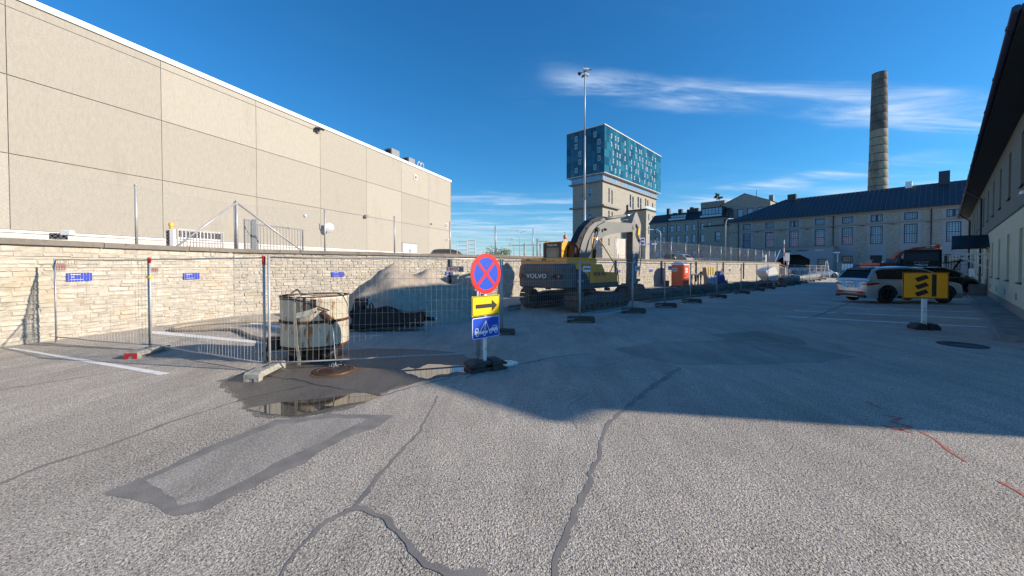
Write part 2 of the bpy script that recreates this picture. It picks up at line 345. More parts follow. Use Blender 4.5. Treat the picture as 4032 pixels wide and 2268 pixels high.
def ribbon(name, px, ws, z, mt, amp=.03, step=.04, sc=1.0, jw=.5, kind='structure'):
    pts = [G(u*sc, v*sc) for u, v in px]
    # resample with widths
    P = []; Wd = []; n_ = len(pts)
    for i in range(n_-1):
        k = max(1, int((pts[i+1]-pts[i]).length/step))
        for j in range(k): P.append(pts[i].lerp(pts[i+1], j/k)); Wd.append(ws[i]+(ws[i+1]-ws[i])*j/k)
    P.append(pts[-1]); Wd.append(ws[-1]); m_ = MB(); vs = []; Wd = [q*(.72 if name == 'crack' else 1) for q in Wd]
    for i, p in enumerate(P):
        d = (P[min(i+1, len(P)-1)]-P[max(i-1, 0)]).normalized(); q = Vector((-d.y, d.x, 0))
        p = p + q*amp*nz((p.x, p.y, z*99), 3) + (q*.022*nz((p.x, p.y, z*9), 9) if name == 'crack' else q*0)
        for s_ in (-1, 1):
            v = p + q*s_*Wd[i]/2*(1+jw*2*nz((p.x, p.y, s_*7+z*50), 7)); v.z = z; vs.append(v)
    m_.add(vs, [(2*i, 2*i+1, 2*i+3, 2*i+2) for i in range(len(P)-1)])
    return m_.build(name, mt, kind=kind)
K = 4032/2576
sheet('asphalt_patch', [(255,1240),(330,1213),(560,1108),(690,1058),(830,1041),(990,1045),(960,1070),(860,1108),(760,1165),(600,1243),(520,1283),(440,1300),(400,1280),(330,1255)], .002, M['seal2'], .1, .05, K)
sheet('asphalt_patch', [(372,1210),(560,1123),(700,1068),(830,1052),(925,1054),(840,1095),(740,1145),(600,1215),(510,1258),(458,1268),(425,1240)], .003, M['asphalt_smooth'], .1, .05, K)
sheet('asphalt_patch', [(1545,880),(1640,862),(1830,856),(2000,868),(2170,900),(2060,912),(1850,918),(1700,915),(1600,897)], .002, M['asphalt_dark'], .25, .12, K)
sheet('asphalt_patch', [(1790,843),(1900,832),(2010,850),(2030,868),(1950,862),(1830,855)], .004, M['asphalt_dark'], .25, .12, K)
sheet('asphalt_patch', [(1380,905),(1450,893),(1600,900),(1500,925),(1420,925)], .003, M['asphalt_smooth'], .2, .1, K)
ribbon('crack', [(-120,1255),(0,1217),(110,1172),(250,1130),(380,1082),(430,1061),(500,1040),(590,1011)], [.05,.06,.06,.075,.08,.06,.05,.05], .0025, M['seal'], sc=K)
ribbon('crack', [(590,1011),(640,999),(700,986),(785,967)], [.05,.045,.04,.04], .0042, M['wet_seal'], sc=K)
ribbon('crack', [(-100,1550),(0,1535),(250,1497),(500,1456),(640,1440)], [.05,.05,.05,.04,.03], .0025, M['seal'])
ribbon('crack', [(1030,1478),(1088,1487),(1160,1494),(1229,1512),(1400,1540),(1497,1560)], [.05]*6, .005, M['wet_seal'])
ribbon('crack', [(1500,1560),(1600,1530),(1700,1505),(1800,1478),(1880,1466)], [.06,.06,.05,.04,.04], .0033, M['seal'])
ribbon('crack', [(1100,995),(1085,1030),(1050,1095),(1010,1135),(960,1190),(925,1235),(885,1275),(860,1293)], [.03,.03,.035,.04,.045,.055,.065,.07], .0025, M['seal'], sc=K)
ribbon('crack', [(872,1286),(825,1310),(795,1335),(768,1365),(735,1395),(700,1449),(680,1480)], [.07,.06,.055,.04,.035,.02,.01], .0033, M['seal'], sc=K)
ribbon('crack', [(866,1287),(915,1283),(965,1300),(1000,1338),(1035,1372),(1075,1420),(1130,1440),(1200,1446),(1210,1480)], [.07,.06,.06,.065,.06,.05,.08,.12,.1], .0041, M['seal'], sc=K)
ribbon('crack', [(1710,925),(1675,950),(1620,985),(1590,1015),(1560,1040),(1523,1080),(1505,1130),(1495,1185),(1465,1250),(1440,1300),(1410,1370),(1395,1440),(1388,1500)], [.10,.12,.12,.09,.07,.05,.045,.06,.07,.07,.06,.06,.06], .0025, M['seal'], sc=K)
ribbon('crack', [(1170,952),(1230,925),(1290,921),(1370,903),(1440,893),(1500,890)], [.06,.06,.08,.08,.06,.04], .0033, M['seal'], sc=K)
ribbon('crack', [(900,745),(985,748)], [.03, .03], .003, M['seal'], sc=K)
ribbon('crack', [(3060,1240),(3130,1262),(3300,1272),(3440,1292)], [.05]*4, .004, M['asphalt_dark'])
ribbon('crack', [(3180,1255),(3240,1236),(3290,1212),(3350,1190)], [.1,.14,.12,.08], .005, M['asphalt_dark'])
ribbon('crack', [(3560,1338),(3700,1340),(3940,1342)], [.04]*3, .004, M['asphalt_dark'])
ribbon('crack', [(2270,1690),(2240,1600),(2350,1530)], [.02,.02,.02], .003, M['asphalt_smooth'])
wp_ = [(560,958),(640,935),(690,912),(760,900),(900,888),(1050,890),(1190,908),(1180,935),(1060,957),(1000,975),(955,990),(925,1008),(860,1028),(745,1050),(660,1043),(618,1012),(590,985)]
cw_ = sum((G(u*K, v*K) for u, v in wp_), Vector())/len(wp_)
sheet('damp_patch', [cw_+(G(u*K, v*K)-cw_)*1.05 for u, v in wp_], .0015, M['damp'], .07, .10, raw=True)
sheet('wet_patch', [(560,958),(640,935),(690,912),(760,900),(900,888),(1050,890),(1190,908),(1180,935),(1060,957),(1000,975),(955,990),(925,1008),(860,1028),(745,1050),(660,1043),(618,1012),(590,985)], .003, M['wet'], .1, .07, K)
sheet('wet_patch', [(860,882),(930,876),(1080,880),(1170,890),(1180,903),(1000,900),(880,893)], .002, M['wet'], .15, .08, K)
S5 = lambda p, o, s: [(o[0]+x/s, o[1]+y/s) for x, y in p]
sheet('wet_patch', S5([(1040,380),(1100,330),(1400,290),(1900,200),(2080,250),(1980,330),(1650,420),(1300,440),(1100,430)], (1000,1400), 4.83), .0038, M['wet_rust'], .05, .03)
sheet('puddle', S5([(-150,1010),(300,935),(560,890),(900,852),(1300,822),(1720,767),(1900,717),(2100,717),(2410,790),(2200,868),(1700,935),(1300,1030),(1000,1110),(700,1160),(300,1120),(0,1050)], (1000,1400), 4.83), .0062, M['puddle'], .06, .012)
sheet('puddle', S5([(1540,310),(1600,290),(1650,305),(1700,290),(1750,267),(1850,270),(1950,277),(2100,275),(2160,300),(2050,335),(1980,325),(1900,345),(1830,350),(1740,385),(1680,370),(1640,350),(1600,345)], (800,1300), 1.98), .0062, M['puddle'], .05, .04)
sheet('puddle', S5([(2330,235),(2400,235),(2455,250),(2450,280),(2390,290),(2340,280)], (800,1300), 1.98), .0062, M['puddle'], .05, .03)
for q in ([(26,1371),(60,1371),(674,1470),(630,1477)], [(588,1303),(640,1306),(1110,1352),(1110,1361),(588,1313)], [(905,1262),(930,1261),(1130,1285),(1300,1302),(1300,1308),(1110,1293)], [(1340,1282),(1385,1290),(1480,1303),(1470,1308),(1360,1300)]):
    sheet('road_marking', q, .003 if q[0][0] > 30 else .003, M['white_line'], .2, .012)
for q in ([(3053,1244),(3904,1289)], [(3128,1223),(3290,1232)], [(3325,1233),(3873,1256)], [(3187,1206),(3845,1229)], [(3235,1192),(3831,1208)], [(3277,1179.5),(3814,1192.6)], [(3309,1169),(3802,1178)], [(3700,1160),(3797,1164)]):
    ribbon('road_marking', q, [.20, .20], .003, M['white_line'], amp=.01, jw=.08, step=.3)
for q in ([(2778,1217),(2860,1214),(2988,1224)], [(2670,1244),(2712,1240)], [(3024,1202),(3036,1203)]):
    ribbon('road_marking', q, [.10]*len(q), .003, M['white_line_worn'], amp=.04)
for q, wd in (([(3415,1582),(3470,1610)], .03), ([(3471,1636),(3560,1646),(3500,1662),(3590,1680),(3540,1695),(3480,1675),(3600,1706)], .045), ([(3625,1700),(3690,1735),(3750,1785),(3800,1818)], .035), ([(3930,1892),(3985,1920),(4050,1960)], .035), ([(2930,1336),(2990,1338),(3020,1342)], .06), ([(490,1373),(520,1371),(560,1367)], .02)):
    ribbon('spray_mark', q, [wd*.9]*len(q), .003, M['red_paint'], amp=.02, jw=.5)
# pavement with kerb in front of the yellow building
M['paving'] = mat('pavement slab', (.22, .215, .2), .9, var=.25, scale=2.5, bump=.6, bscale=60, stain=(.12, .115, .10), st=(.5, .7), sscale=1.2)
M['kerb'] = mat('kerb', (.24, .235, .22), .9, var=.2, scale=5, bump=.4, bscale=60, tint=.1)
MB().ext([AP(15.6, 1.07, 0), AP(15.6, 12.5, 0), AP(68, 12.5, 0), AP(68, 1.07, 0)], (0, 0, .10)).build('pavement', M['paving'], kind='structure')
kb = MB().ext([AP(15.45, .95, 0), AP(15.45, 1.065, 0), AP(68, 1.065, 0), AP(68, .95, 0)], (0, 0, .115)).ext([AP(15.45, 1.07, 0), AP(15.45, 12.5, 0), AP(15.595, 12.5, 0), AP(15.595, 1.07, 0)], (0, 0, .115))
kb.build('kerb', M['kerb'], kind='structure')
# ================================================================ RETAINING WALL, UPPER YARD
B = AP(1.6, -17.5); A0 = B - Vector((sin(R(13.5)), cos(R(13.5)), 0))*13.5
EW = 73.0; WH = 2.36
END = AP(EW, -17.5)
nL = Vector((cos(R(13.5)), -sin(R(13.5)), 0))
uy = MB()
back = AP(EW+1, -120); z0 = 2.22
uy.sheet([A0 - nL*.3 + Vector((0,0,z0)), B + Vector((-.3,.1,z0)), AP(EW, -17.9, z0), AP(EW, -160, z0), AP(-120, -160, z0), Vector((-70, -10, z0))])
uy.sheet([AP(EW, -17.9, z0), AP(92, -17.9, 0.004), AP(92, -160, .004), AP(EW, -160, z0)])
uy.sheet([AP(EW, -17.9, 0), AP(92, -17.9, 0), AP(EW, -17.9, z0)])
M['yard'] = asphalt('yard asphalt', .12, .26, bump=.4, cell=60)
uy.build('upper_yard', M['yard'], kind='structure')
uy2 = MB().sheet([AP(EW+.001, -60, z0-.01), AP(240, -60, z0-.01), AP(240, -300, z0-.01), AP(EW+.001, -300, z0-.01)]).build('upper_yard', M['yard'], kind='structure')
wall = thing('retaining_wall', 'long rough limestone retaining wall with concrete coping behind the mesh fence', 'wall')
cr = MB()
def wallcore(o_, e, n_, th=.32):
    d = (e-o_).normalized()
    cr.ext([o_ - n_*.006, e - n_*.006, e - n_*th, o_ - n_*th], (0, 0, WH+.01))
nR = DP
wallcore(A0, B, nL); wallcore(B, END, nR)
cr.build('mortar_core', M['mortar'], wall)
stones = []
def course(o_, e, n_, z, h, lmin, lmax, s0=0.0, s1=None):
    d = (e-o_).normalized(); Ls = s1 if s1 is not None else (e-o_).length; s = s0
    while s < Ls-.02:
        l = min(rnd.uniform(lmin, lmax), Ls-s)
        if Ls-s-l < .12: l = Ls-s
        gp = .0065; pr = rnd.uniform(.0, .02); hh = h*rnd.uniform(.9, 1.0)
        x0, x1, a, b = s+gp*rnd.uniform(.5, 1.4), s+l-gp*rnd.uniform(.5, 1.4), z+gp*.6+(h-hh)*rnd.random(), z+hh-gp*.6
        if x1-x0 < .04: s += l; continue
        bv = min(.022, (x1-x0)*.2); q = []
        jj = lambda k: rnd.uniform(-k, k)*1.7
        for (X, Z) in ((x0, a), (x1, a), (x1, b), (x0, b)): q.append((X+jj(.006), Z+jj(.006), -.05))
        mid = [(X+jj(.004), Z+jj(.004), pr-.014+jj(.006)) for X, Z, _ in q]
        fr = [(X + (bv if i in (0, 3) else -bv)*rnd.uniform(.6, 1.6), Z + (bv*.6 if i < 2 else -bv*.6)*rnd.uniform(.6, 1.4), pr+.006+jj(.009)) for i, (X, Z, _) in enumerate(mid)]
        vs = [o_ + d*X + Vector((0, 0, Z)) + n_*D for X, Z, D in q+mid+fr]
        fs = [(i, (i+1) % 4, 4+(i+1) % 4, 4+i) for i in range(4)] + [(4+i, 4+(i+1) % 4, 8+(i+1) % 4, 8+i) for i in range(4)] + [(8, 9, 10, 11)]
        stones.append((vs, fs, rnd.random(), (o_ + d*(x0+x1)/2)))
        s += l
def courses(o_, e, n_, hmin, hmax, lmin, lmax, zt=WH, zb=0.0, s0=0, s1=None):
    z = zb
    while z < zt-.03:
        h = rnd.uniform(hmin, hmax); 
        if zt-z-h < .06: h = zt-z
        course(o_, e, n_, z, h, lmin, lmax, s0 + rnd.uniform(0, .0), s1); z += h
courses(A0, B, nL, .065, .14, .15, .58)
courses(B, END, nR, .085, .15, .14, .46, s0=0, s1=20)
courses(B, END, nR, .14, .21, .25, .6, zb=1.38, s0=20)
courses(B, END, nR, .10, .17, .16, .42, zt=1.35, s0=20)
eye = Vector((0, 0, 0))
def vis(st): 
    c = st[3]; return (c.y > 1.0 and -1.42 < c.x/c.y < 1.5)
def size(st):
    v = st[0]; c = st[3]; return (v[1]-v[0]).length*(v[3].z-v[0].z)/max(1, c.length)**2*abs((nL if c.x < B.x-.0 and c.y < B.y else nR).dot(c.normalized()))
vv = sorted([s for s in stones if vis(s)], key=size, reverse=True)
near = vv[:298]; ids = set(id(s) for s in near)
rest = MB()
for s in stones:
    if id(s) not in ids: rest.add(s[0], s[1], s[2])
rest.build('stones', M['stone'], wall, kind='stuff')
for s in near: 
    b_ = MB().add(s[0], s[1], s[2]); b_.build('stone', M['stone'], wall)
# coping slabs
def cope(o_, e, n_, s0, s1, ln):
    d = (e-o_).normalized(); s = s0
    while s < s1-.1:
        l = min(ln*rnd.uniform(.95, 1.05), s1-s)
        dz = rnd.uniform(-.008, .008)
        q = [o_+d*(s+.008)+n_*.10, o_+d*(s+l-.008)+n_*.10, o_+d*(s+l-.008)-n_*.42, o_+d*(s+.008)-n_*.42]
        cb = MB(); cb.tint = rnd.random(); cb.ext([p+Vector((0, 0, WH+.012+dz)) for p in q], (0, 0, .14)).build('coping_slab', M['coping'], wall)
        s += l
cope(A0, B, nL, 3.0, 13.45, 2.25); cope(B, END, nR, -.02, 71.4, 2.25)
for a in (11.0, 26.5, 34, 41.5, 49, 56):      # dark vertical strips set into the wall face
    MB().box(AP(a, -17.43, 1.3 if a > 20 else 1.65), (.16, .09, 2.1 if a > 20 else 1.35), rot=RZ-pi/2).build('wall_strip', M['black'], wall)
# parking plaques on the wall
def wallpt(u, v):       # point on the wall face seen at a pixel
    d = ray(u, v); o0 = Vector((0, 0, EYE))
    for o_, n_ in ((B, nL), (B, nR)):
        t = (o_-o0).dot(n_)/d.dot(n_); p = o0+d*t
        if t > 0 and ((n_ is nL and p.y < B.y+.01) or (n_ is nR and p.y > B.y)): return p, n_
    return p, n_
M['plaque_blue'] = mat('plaque blue', (.02, .05, .42), .5, var=.15, scale=8)
M['plaque_brown'] = mat('plaque brown', (.28, .16, .12), .6)
plq = [(308,1090,'10'),(750,1087,'11'),(1329,1080,''),(1768,1076,''),(2353,1066,''),(2435,1067,''),(2563,1065,''),(2800,1063,''),(2843,1062,''),(2873,1062,''),(2915,1061,'')]
names = ['large blue parking plaque numbered 10 on the wall by the leaning end panel', 'blue parking plaque numbered 11 on the wall left of the red capped post', 'blue plaque on the stone wall above and right of the rusty tank', 'small blue plaque under the hire firm board beside the sand heap', 'blue plaque on the wall just right of the excavator engine cover', 'blue plaque on the wall between excavator cab step and digging arm', 'blue plaque on the sunlit wall left of the orange toilet', 'tiny blue plaque on the wall above the yellow and white sacks', 'first tiny blue plaque on the wall right of the sacks', 'second tiny blue plaque on the wall right of the sacks', 'third tiny blue plaque on the wall right of the sacks']
for i, (u, v, nm) in enumerate(plq):
    p, n_ = wallpt(u, v); th = thing('parking_plaque', names[i], 'sign', p + n_*.05, math.atan2(n_.x, -n_.y), 'blue plaques fixed along the stone wall')
    wd, hh = (.50, .21) if i < 3 else (.46, .20)
    MB().box((0, 0, 0), (wd, .012, hh)).build('plate', M['plaque_blue'], th)
    if nm: text('lettering', nm, .06, M['sign_white'], th, (-wd*.28, -.008, .0), (pi/2, 0, 0), .002)
    if i < 6:
        MB().box((-wd*.16, -.008, hh*.30), (wd*.40, .004, .013)).build('text_line', M['sign_white'], th); MB().box((-wd*.12, -.008, -hh*.33), (wd*.5, .004, .008)).build('text_line', M['sign_white'], th)
for u, v, lb in ((231, 1051, 'faded brown plate on the wall above the blue plaque numbered 10'), (602, 1062, 'faded brown plate on the wall right of the double fence post')):
    p, n_ = wallpt(u, v); MBp = MB().box((0, 0, 0), (.22, .012, .14)).box((0, -.008, 0), (.17, .004, .06)); MBp.m = [0]*6+[1]*6
    MBp.build('wall_plate', [M['plaque_brown'], mat('faded maroon', (.20, .07, .06), .6)], None, loc=p+n_*.05, rz=math.atan2(n_.x, -n_.y), label=lb, cat='sign')
# ---------------------------------------------------------------- chain link fence on the wall
cf = thing('chain_link_fence', 'tall galvanised chain link fence with round posts on top of the stone wall', 'fence')
ZF0, ZF1 = WH+.15, 4.22
posts = [AP(1.68+3.15*k, -17.68) for k in range(0, 23)]
lp = [B - Vector((sin(R(13.5)), cos(R(13.5)), 0))*s - nL*.18 for s in (2.9, 8.0, 12.5)]
gp_ = wallpt(949, 985)[0] - nL*.18
for i, p in enumerate([lp[0]]+[lp[1]]+posts[:]):
    if i == 1: continue
    m_ = MB().cyl((0, 0, 0), (0, 0, ZF1-ZF0+.06), .036, n=8).cyl((0, 0, ZF1-ZF0+.06), (0, 0, ZF1-ZF0+.10), .042, n=8)
    m_.build('fence_post', M['galv'], cf, loc=(p.x, p.y, ZF0-.02))
def chain(o_, e, nm, pitch=.085, r=.0022):
    m_ = MB(); d = (e-o_); Ls = d.length; d = d.normalized(); H = ZF1-ZF0
    n3 = Vector((-d.y, d.x, 0))
    def wire(s0, z0_, s1, z1_, off):
        if s0 < 0: z0_ += (z1_-z0_)*(-s0)/(s1-s0); s0 = 0
        if s1 > Ls: z1_ = z0_+(z1_-z0_)*(Ls-s0)/(s1-s0); s1 = Ls
        a = o_+d*s0+Vector((0, 0, z0_)); b = o_+d*s1+Vector((0, 0, z1_)); t_ = (b-a).normalized(); x = n3; y = t_.cross(x)
        vs = [q + (x*cos(an)+y*sin(an))*r + n3*off for q in (a, b) for an in (0, 2.1, 4.2)]
        m_.add(vs, [(0, 1, 4, 3), (1, 2, 5, 4), (2, 0, 3, 5)])
    k = -H
    while k < Ls:
        wire(k, ZF0, k+H, ZF1, .003); wire(k, ZF1, k+H, ZF0, -.003) ; k += pitch
    for z in (ZF0+.05, (ZF0+ZF1)/2, ZF1-.03): m_.cyl(o_+Vector((0, 0, z)), e+Vector((0, 0, z)), .003, n=4)
    return m_.build(nm, M['galv_dark'], cf, kind='stuff')
chain(lp[2], B-nL*.18, 'chain_mesh', .105, .0026); chain(posts[0], posts[8], 'chain_mesh', .11, .0026); chain(posts[8], posts[22], 'chain_mesh', .2, .003)
# braced post and gates of the upper yard
top = Vector((gp_.x, gp_.y, 4.3))
br = thing('braced_post', 'galvanised fence post propped by two long diagonal braces on the wall', 'post', (gp_.x, gp_.y, ZF0-.02))
MB().cyl((0, 0, 0), (0, 0, 4.32-ZF0), .045, n=10).cyl((0, 0, 4.32-ZF0), (0, 0, 4.36-ZF0), .052, n=10).build('post', M['galv'], br)
for u_, v_ in ((712, 966), (1203, 985)):
    q = wallpt(u_, v_)[0] - nL*.18 - Vector((gp_.x, gp_.y, ZF0-.02)); q.z = 0.02
    MB().cyl((0, 0, 4.28-ZF0), q, .03, n=8).build('brace', M['galv'], br)
def bar_gate(name, lb, p0, p1, z0_, z1_, nb, extra=()):
    p0, p1 = Vector(p0), Vector(p1); d = p1-p0; rz = math.atan2(d.y, d.x); th = thing(name, lb, 'gate', (p0.x, p0.y, 0), rz, 'metal gates of the upper yard'); Lg = d.length
    MB().beam((0, 0, z1_), (Lg, 0, z1_), .05, .05).beam((0, 0, z0_+.1), (Lg, 0, z0_+.1), .05, .05).beam((.025, 0, z0_+.125), (.025, 0, z1_-.025), .05, .05).beam((Lg-.025, 0, z0_+.125), (Lg-.025, 0, z1_-.025), .05, .05).build('frame', M['galv_dark'], th)
    bm_ = MB().cyl((0, 0, z0_+.12), (0, 0, z1_-.02), .014, n=6).mesh('bar', M['gate_grey'])
    for i in range(1, nb): link('bar', bm_, th, loc=(Lg*i/nb, 0, 0))
    return th, Lg
gz = z0
gA, _ = bar_gate('yard_gate', 'galvanised barred gate leaf left of the braced post, yellow lamp at its end', W(697, 950, 17.0)*1, W(880, 950, 18.6), gz, 3.5, 15)
gB, Lb = bar_gate('yard_gate', 'galvanised barred gate leaf right of the braced post behind the diagonal brace', W(1012, 950, 15.4), W(1194, 950, 17.6), gz, 3.55, 15)
gC, _ = bar_gate('wicket_gate', 'narrow spiked wicket gate between the braced post and the thick gate post', W(962, 950, 15.0), W(992, 950, 15.3), gz, 3.7, 5)
gp2 = W(1003, 950, 15.35); MB().box((0, 0, (3.75-gz)/2), (.16, .16, 3.75-gz)).build('gate_post', M['galv'], None, loc=(gp2.x, gp2.y, gz), rz=.3, label='thick square galvanised gate post beside the spiked wicket gate', cat='post')
gp3 = W(680, 950, 16.9); t_ = thing('gate_drive', 'square gate post with black motor box and yellow warning lamp on top', 'gate motor', (gp3.x, gp3.y, gz), .2)
MB().box((0, 0, .65), (.14, .16, 1.3)).build('post', M['white'], t_); MB().rbox((-.16, .05, .62), (.16, .2, 1.24), .03).build('motor_box', M['black'], t_)
M['lamp_yellow'] = mat('yellow lens', (.8, .5, .02), .3); MB().cyl((-.05, 0, 1.3), (-.05, 0, 1.42), .07, n=12).lathe([(.1, 1.42), (.1, 1.52), (.06, 1.58), (0, 1.6)], 14, (-.05, 0, 0)).build('warning_lamp', M['lamp_yellow'], t_)
# ================================================================ CONCRETE HALL
hall = thing('concrete_hall', 'huge windowless hall of pale concrete panels with white roof edge', 'building')
HS = 30.0; hd = Vector((sin(R(20.1)), cos(R(20.1)), 0)); hn = Vector((cos(R(20.1)), -sin(R(20.1)), 0)); H0 = Vector((-HS, 0, 0))
def HP(s, z, o_=0): return H0 + hd*s + hn*o_ + Vector((0, 0, z))
hs_ = [60.66-5.95*k for k in range(11)]
MB().ext([HP(60.66, 2.0, -.05), HP(1.0, 2.0, -.05), HP(1.0, 2.0, -60), HP(60.66, 2.0, -60)], (0, 0, 12.4)).build('joint_backing', M['joint'], hall)
for k in range(10):
    s1, s0 = hs_[k], hs_[k+1]
    for z0_, z1_ in ((3.60, 7.11), (7.15, 10.76), (10.80, 14.42)):
        e = .013; q = [HP(s0+e, z0_, 0), HP(s1-e, z0_, 0), HP(s1-e, z0_, -.049), HP(s0+e, z0_, -.049)]
        cb = MB(); cb.tint = rnd.random(); cb.ext(q, (0, 0, z1_-z0_)).build('concrete_panel', M['hall'], hall)
MB().ext([HP(.9, 2.0, -.0495), HP(60.6, 2.0, -.0495), HP(60.6, 2.0, -.02), HP(.9, 2.0, -.02)], (0, 0, 1.45)).build('plinth', M['plinth'], hall)
MB().ext([HP(.8, 3.46, -.05), HP(60.7, 3.46, -.05), HP(60.7, 3.46, .06), HP(.8, 3.46, .06)], (0, 0, .11)).build('plinth_flashing', M['white'], hall)
MB().ext([HP(.8, 14.42, .10), HP(60.8, 14.42, .10), HP(60.8, 14.42, -60), HP(.8, 14.42, -60)], (0, 0, .30)).build('roof_edge', M['white'], hall)
MB().ext([HP(60.67, 2, .02), HP(60.72, 2, .02), HP(60.72, 2, -60), HP(60.67, 2, -60)], (0, 0, 12.4)).build('end_wall', M['hall'], hall)
MB().tube([HP(2, 13.95, .02), HP(18, 13.95, .02), HP(27, 13.98, .02), HP(36.3, 14.0, .02)], .018, 5).build('cable', M['galv_dark'], hall)
def hallpt(u, v, o_=.03):
    d = ray(u, v); t = (H0-Vector((0, 0, EYE))).dot(hn)/d.dot(hn); return Vector((0, 0, EYE))+d*t+hn*o_
hr = math.atan2(hn.x, -hn.y)
def onhall(name, lb, cat, u, v): return thing(name, lb, cat, hallpt(u, v), hr)
t_ = onhall('floodlight', 'black floodlight bracketed high on the hall wall under the roof edge', 'lamp', 1247, 512)
MB().rbox((0, -.32, .06), (.62, .5, .12), .02, Matrix.Rotation(.25, 3, 'X')).build('housing', M['black'], t_); MB().box((0, -.1, -.12), (.2, .2, .3)).build('bracket', M['galv_dark'], t_)
t_ = onhall('floodlight', 'small boxy floodlight on the middle of the hall wall above the chain link', 'lamp', 1434, 851)
MB().rbox((.08, -.2, 0), (.42, .34, .26), .03).build('housing', M['galv_dark'], t_); MB().box((-.12, -.08, -.1), (.12, .16, .3)).build('bracket', M['black'], t_)
lv0, lv1 = hallpt(700, 930, 0), hallpt(868, 940, 0); la_, lb_ = (lv0-H0).dot(hd), (lv1-H0).dot(hd)
lvb = MB().ext([HP(la_, 3.62, .001), HP(lb_, 3.62, .001), HP(lb_, 3.62, .05), HP(la_, 3.62, .05)], (0, 0, .62)).build('louvre_band', M['white'], hall)
for k in range(12): a0_, a1_ = la_+(lb_-la_)*(k+.12)/12, la_+(lb_-la_)*(k+.9)/12; MB().ext([HP(a0_, 3.72, .051), HP(a1_, 3.72, .051), HP(a1_, 3.72, .06), HP(a0_, 3.72, .06)], (0, 0, .42)).build('dark_slot', M['black'], lvb)
t_ = onhall('traffic_mirror', 'round convex traffic mirror seen from behind on the hall wall', 'mirror', 1272, 897)
rr = Matrix.Rotation(-.9, 3, 'Z'); m_ = MB(); m_.M = (Matrix.Translation((.15, -.55, 0)) @ Matrix.Rotation(-.35, 4, 'Z') @ Matrix.Rotation(pi/2, 4, 'X')); m_.lathe([(0, -.10), (.2, -.09), (.38, -.04), (.44, 0), (.45, .03), (.43, .04), (0, .05)], 24)
m_.build('mirror_disc', M['galv'], t_); MB().cyl((-.35, 0, .22), (.15, -.5, .1), .025, n=6).box((-.36, -.02, .1), (.1, .06, .5)).build('bracket', M['galv_dark'], t_)
for u_, v_, lb in ((1635, 699, 'square white louvred vent high on the hall wall near the far corner'), (1757, 889, 'small white framed vent low on the hall wall by the far corner')):
    t_ = onhall('wall_vent', lb, 'vent', u_, v_); f_ = MB()
    for x0, x1, z0_, z1_ in ((-.3, .3, .25, .32), (-.3, .3, -.32, -.25), (-.3, -.23, -.25, .25), (.23, .3, -.25, .25)): f_.bb(x0, x1, -.05, -.004, z0_, z1_)
    f_.build('frame', M['white'], t_); s_ = MB()
    for i in range(5): s_.box((0, -.025, -.2+.1*i), (.45, .02, .05))
    s_.build('louvre', M['galv'], t_)
t_ = onhall('wall_sensor', 'small white box with rust streak below on the hall wall', 'sensor', 1200, 849); MB().rbox((0, -.05, 0), (.22, .12, .16), .02).build('casing', M['white'], t_)
t_ = onhall('alarm_box', 'small dark red box on the hall wall right of the far panel joint', 'alarm', 1696, 882); MB().rbox((0, -.06, 0), (.28, .12, .16), .02).build('casing', mat('alarm red', (.2, .03, .02), .5), t_)
t_ = onhall('wall_camera', 'small white camera on the hall wall beside the far corner post', 'camera', 1757, 943); MB().box((-.1, -.05, -.1), (.06, .1, .35)).build('mount', M['white'], t_); MB().cyl((-.08, -.1, .05), (.3, -.4, -.02), .07, n=8).build('barrel', M['white'], t_)
t_ = onhall('double_door', 'pale grey double door at the foot of the hall near the far end', 'door', 1612, 985); M['door_grey'] = mat('door grey', (.5, .53, .56), .5, var=.05)
for s_ in (-1, 1): d_ = MB().box((s_*.76, -.03, -.3), (1.48, .05, 2.2)).build('door_leaf', M['door_grey'], t_); MB().box((s_*.15, -.08, -.1), (.04, .04, .35)).build('handle', M['galv_dark'], d_)
MB().box((0, -.03, .85), (3.1, .07, .08)).build('frame', M['galv_dark'], t_)
t_ = thing('floor_heater', 'dark box unit with white face on the yard side of the hall', 'floodlight', W(245, 925, 12.5), .2); MB().rbox((-.1, 0, -.05), (.34, .25, .2), .02).build('base_box', M['black'], t_); MB().rbox((.18, -.04, .07), (.28, .2, .16), .02).build('lamp_head', M['white'], t_)
for s_, w_, h_, lb in ((48.6, 1.5, 1.15, 'larger grey fan unit on the hall roof edge'), (51.9, 1.3, 1.0, 'smaller fan unit on the hall roof beside bent pipes')):
    t_ = thing('roof_fan', lb, 'air unit', HP(s_, 14.72, -1.2), hr, 'air handling units on the hall roof'); MB().rbox((0, 0, h_/2), (w_, 1.1, h_), .05).build('cabinet', M['galv_dark'], t_); MB().cyl((-w_/2+.02, 0, h_/2), (-w_/2-.08, 0, h_/2), h_*.38, n=16).build('fan', M['black'], t_)
t_ = thing('roof_pipes', 'pair of bent steel pipes rising from the hall roof', 'pipe', HP(54.4, 14.72, -1.0), hr)
for o_ in (-.35, .35): MB().tube([(o_-.6, 0, .3), (o_-.3, 0, 1.0), (o_, 0, 1.15), (o_+.25, 0, .95), (o_+.25, 0, 0)], .07, 8).build('pipe', M['galv'], t_)
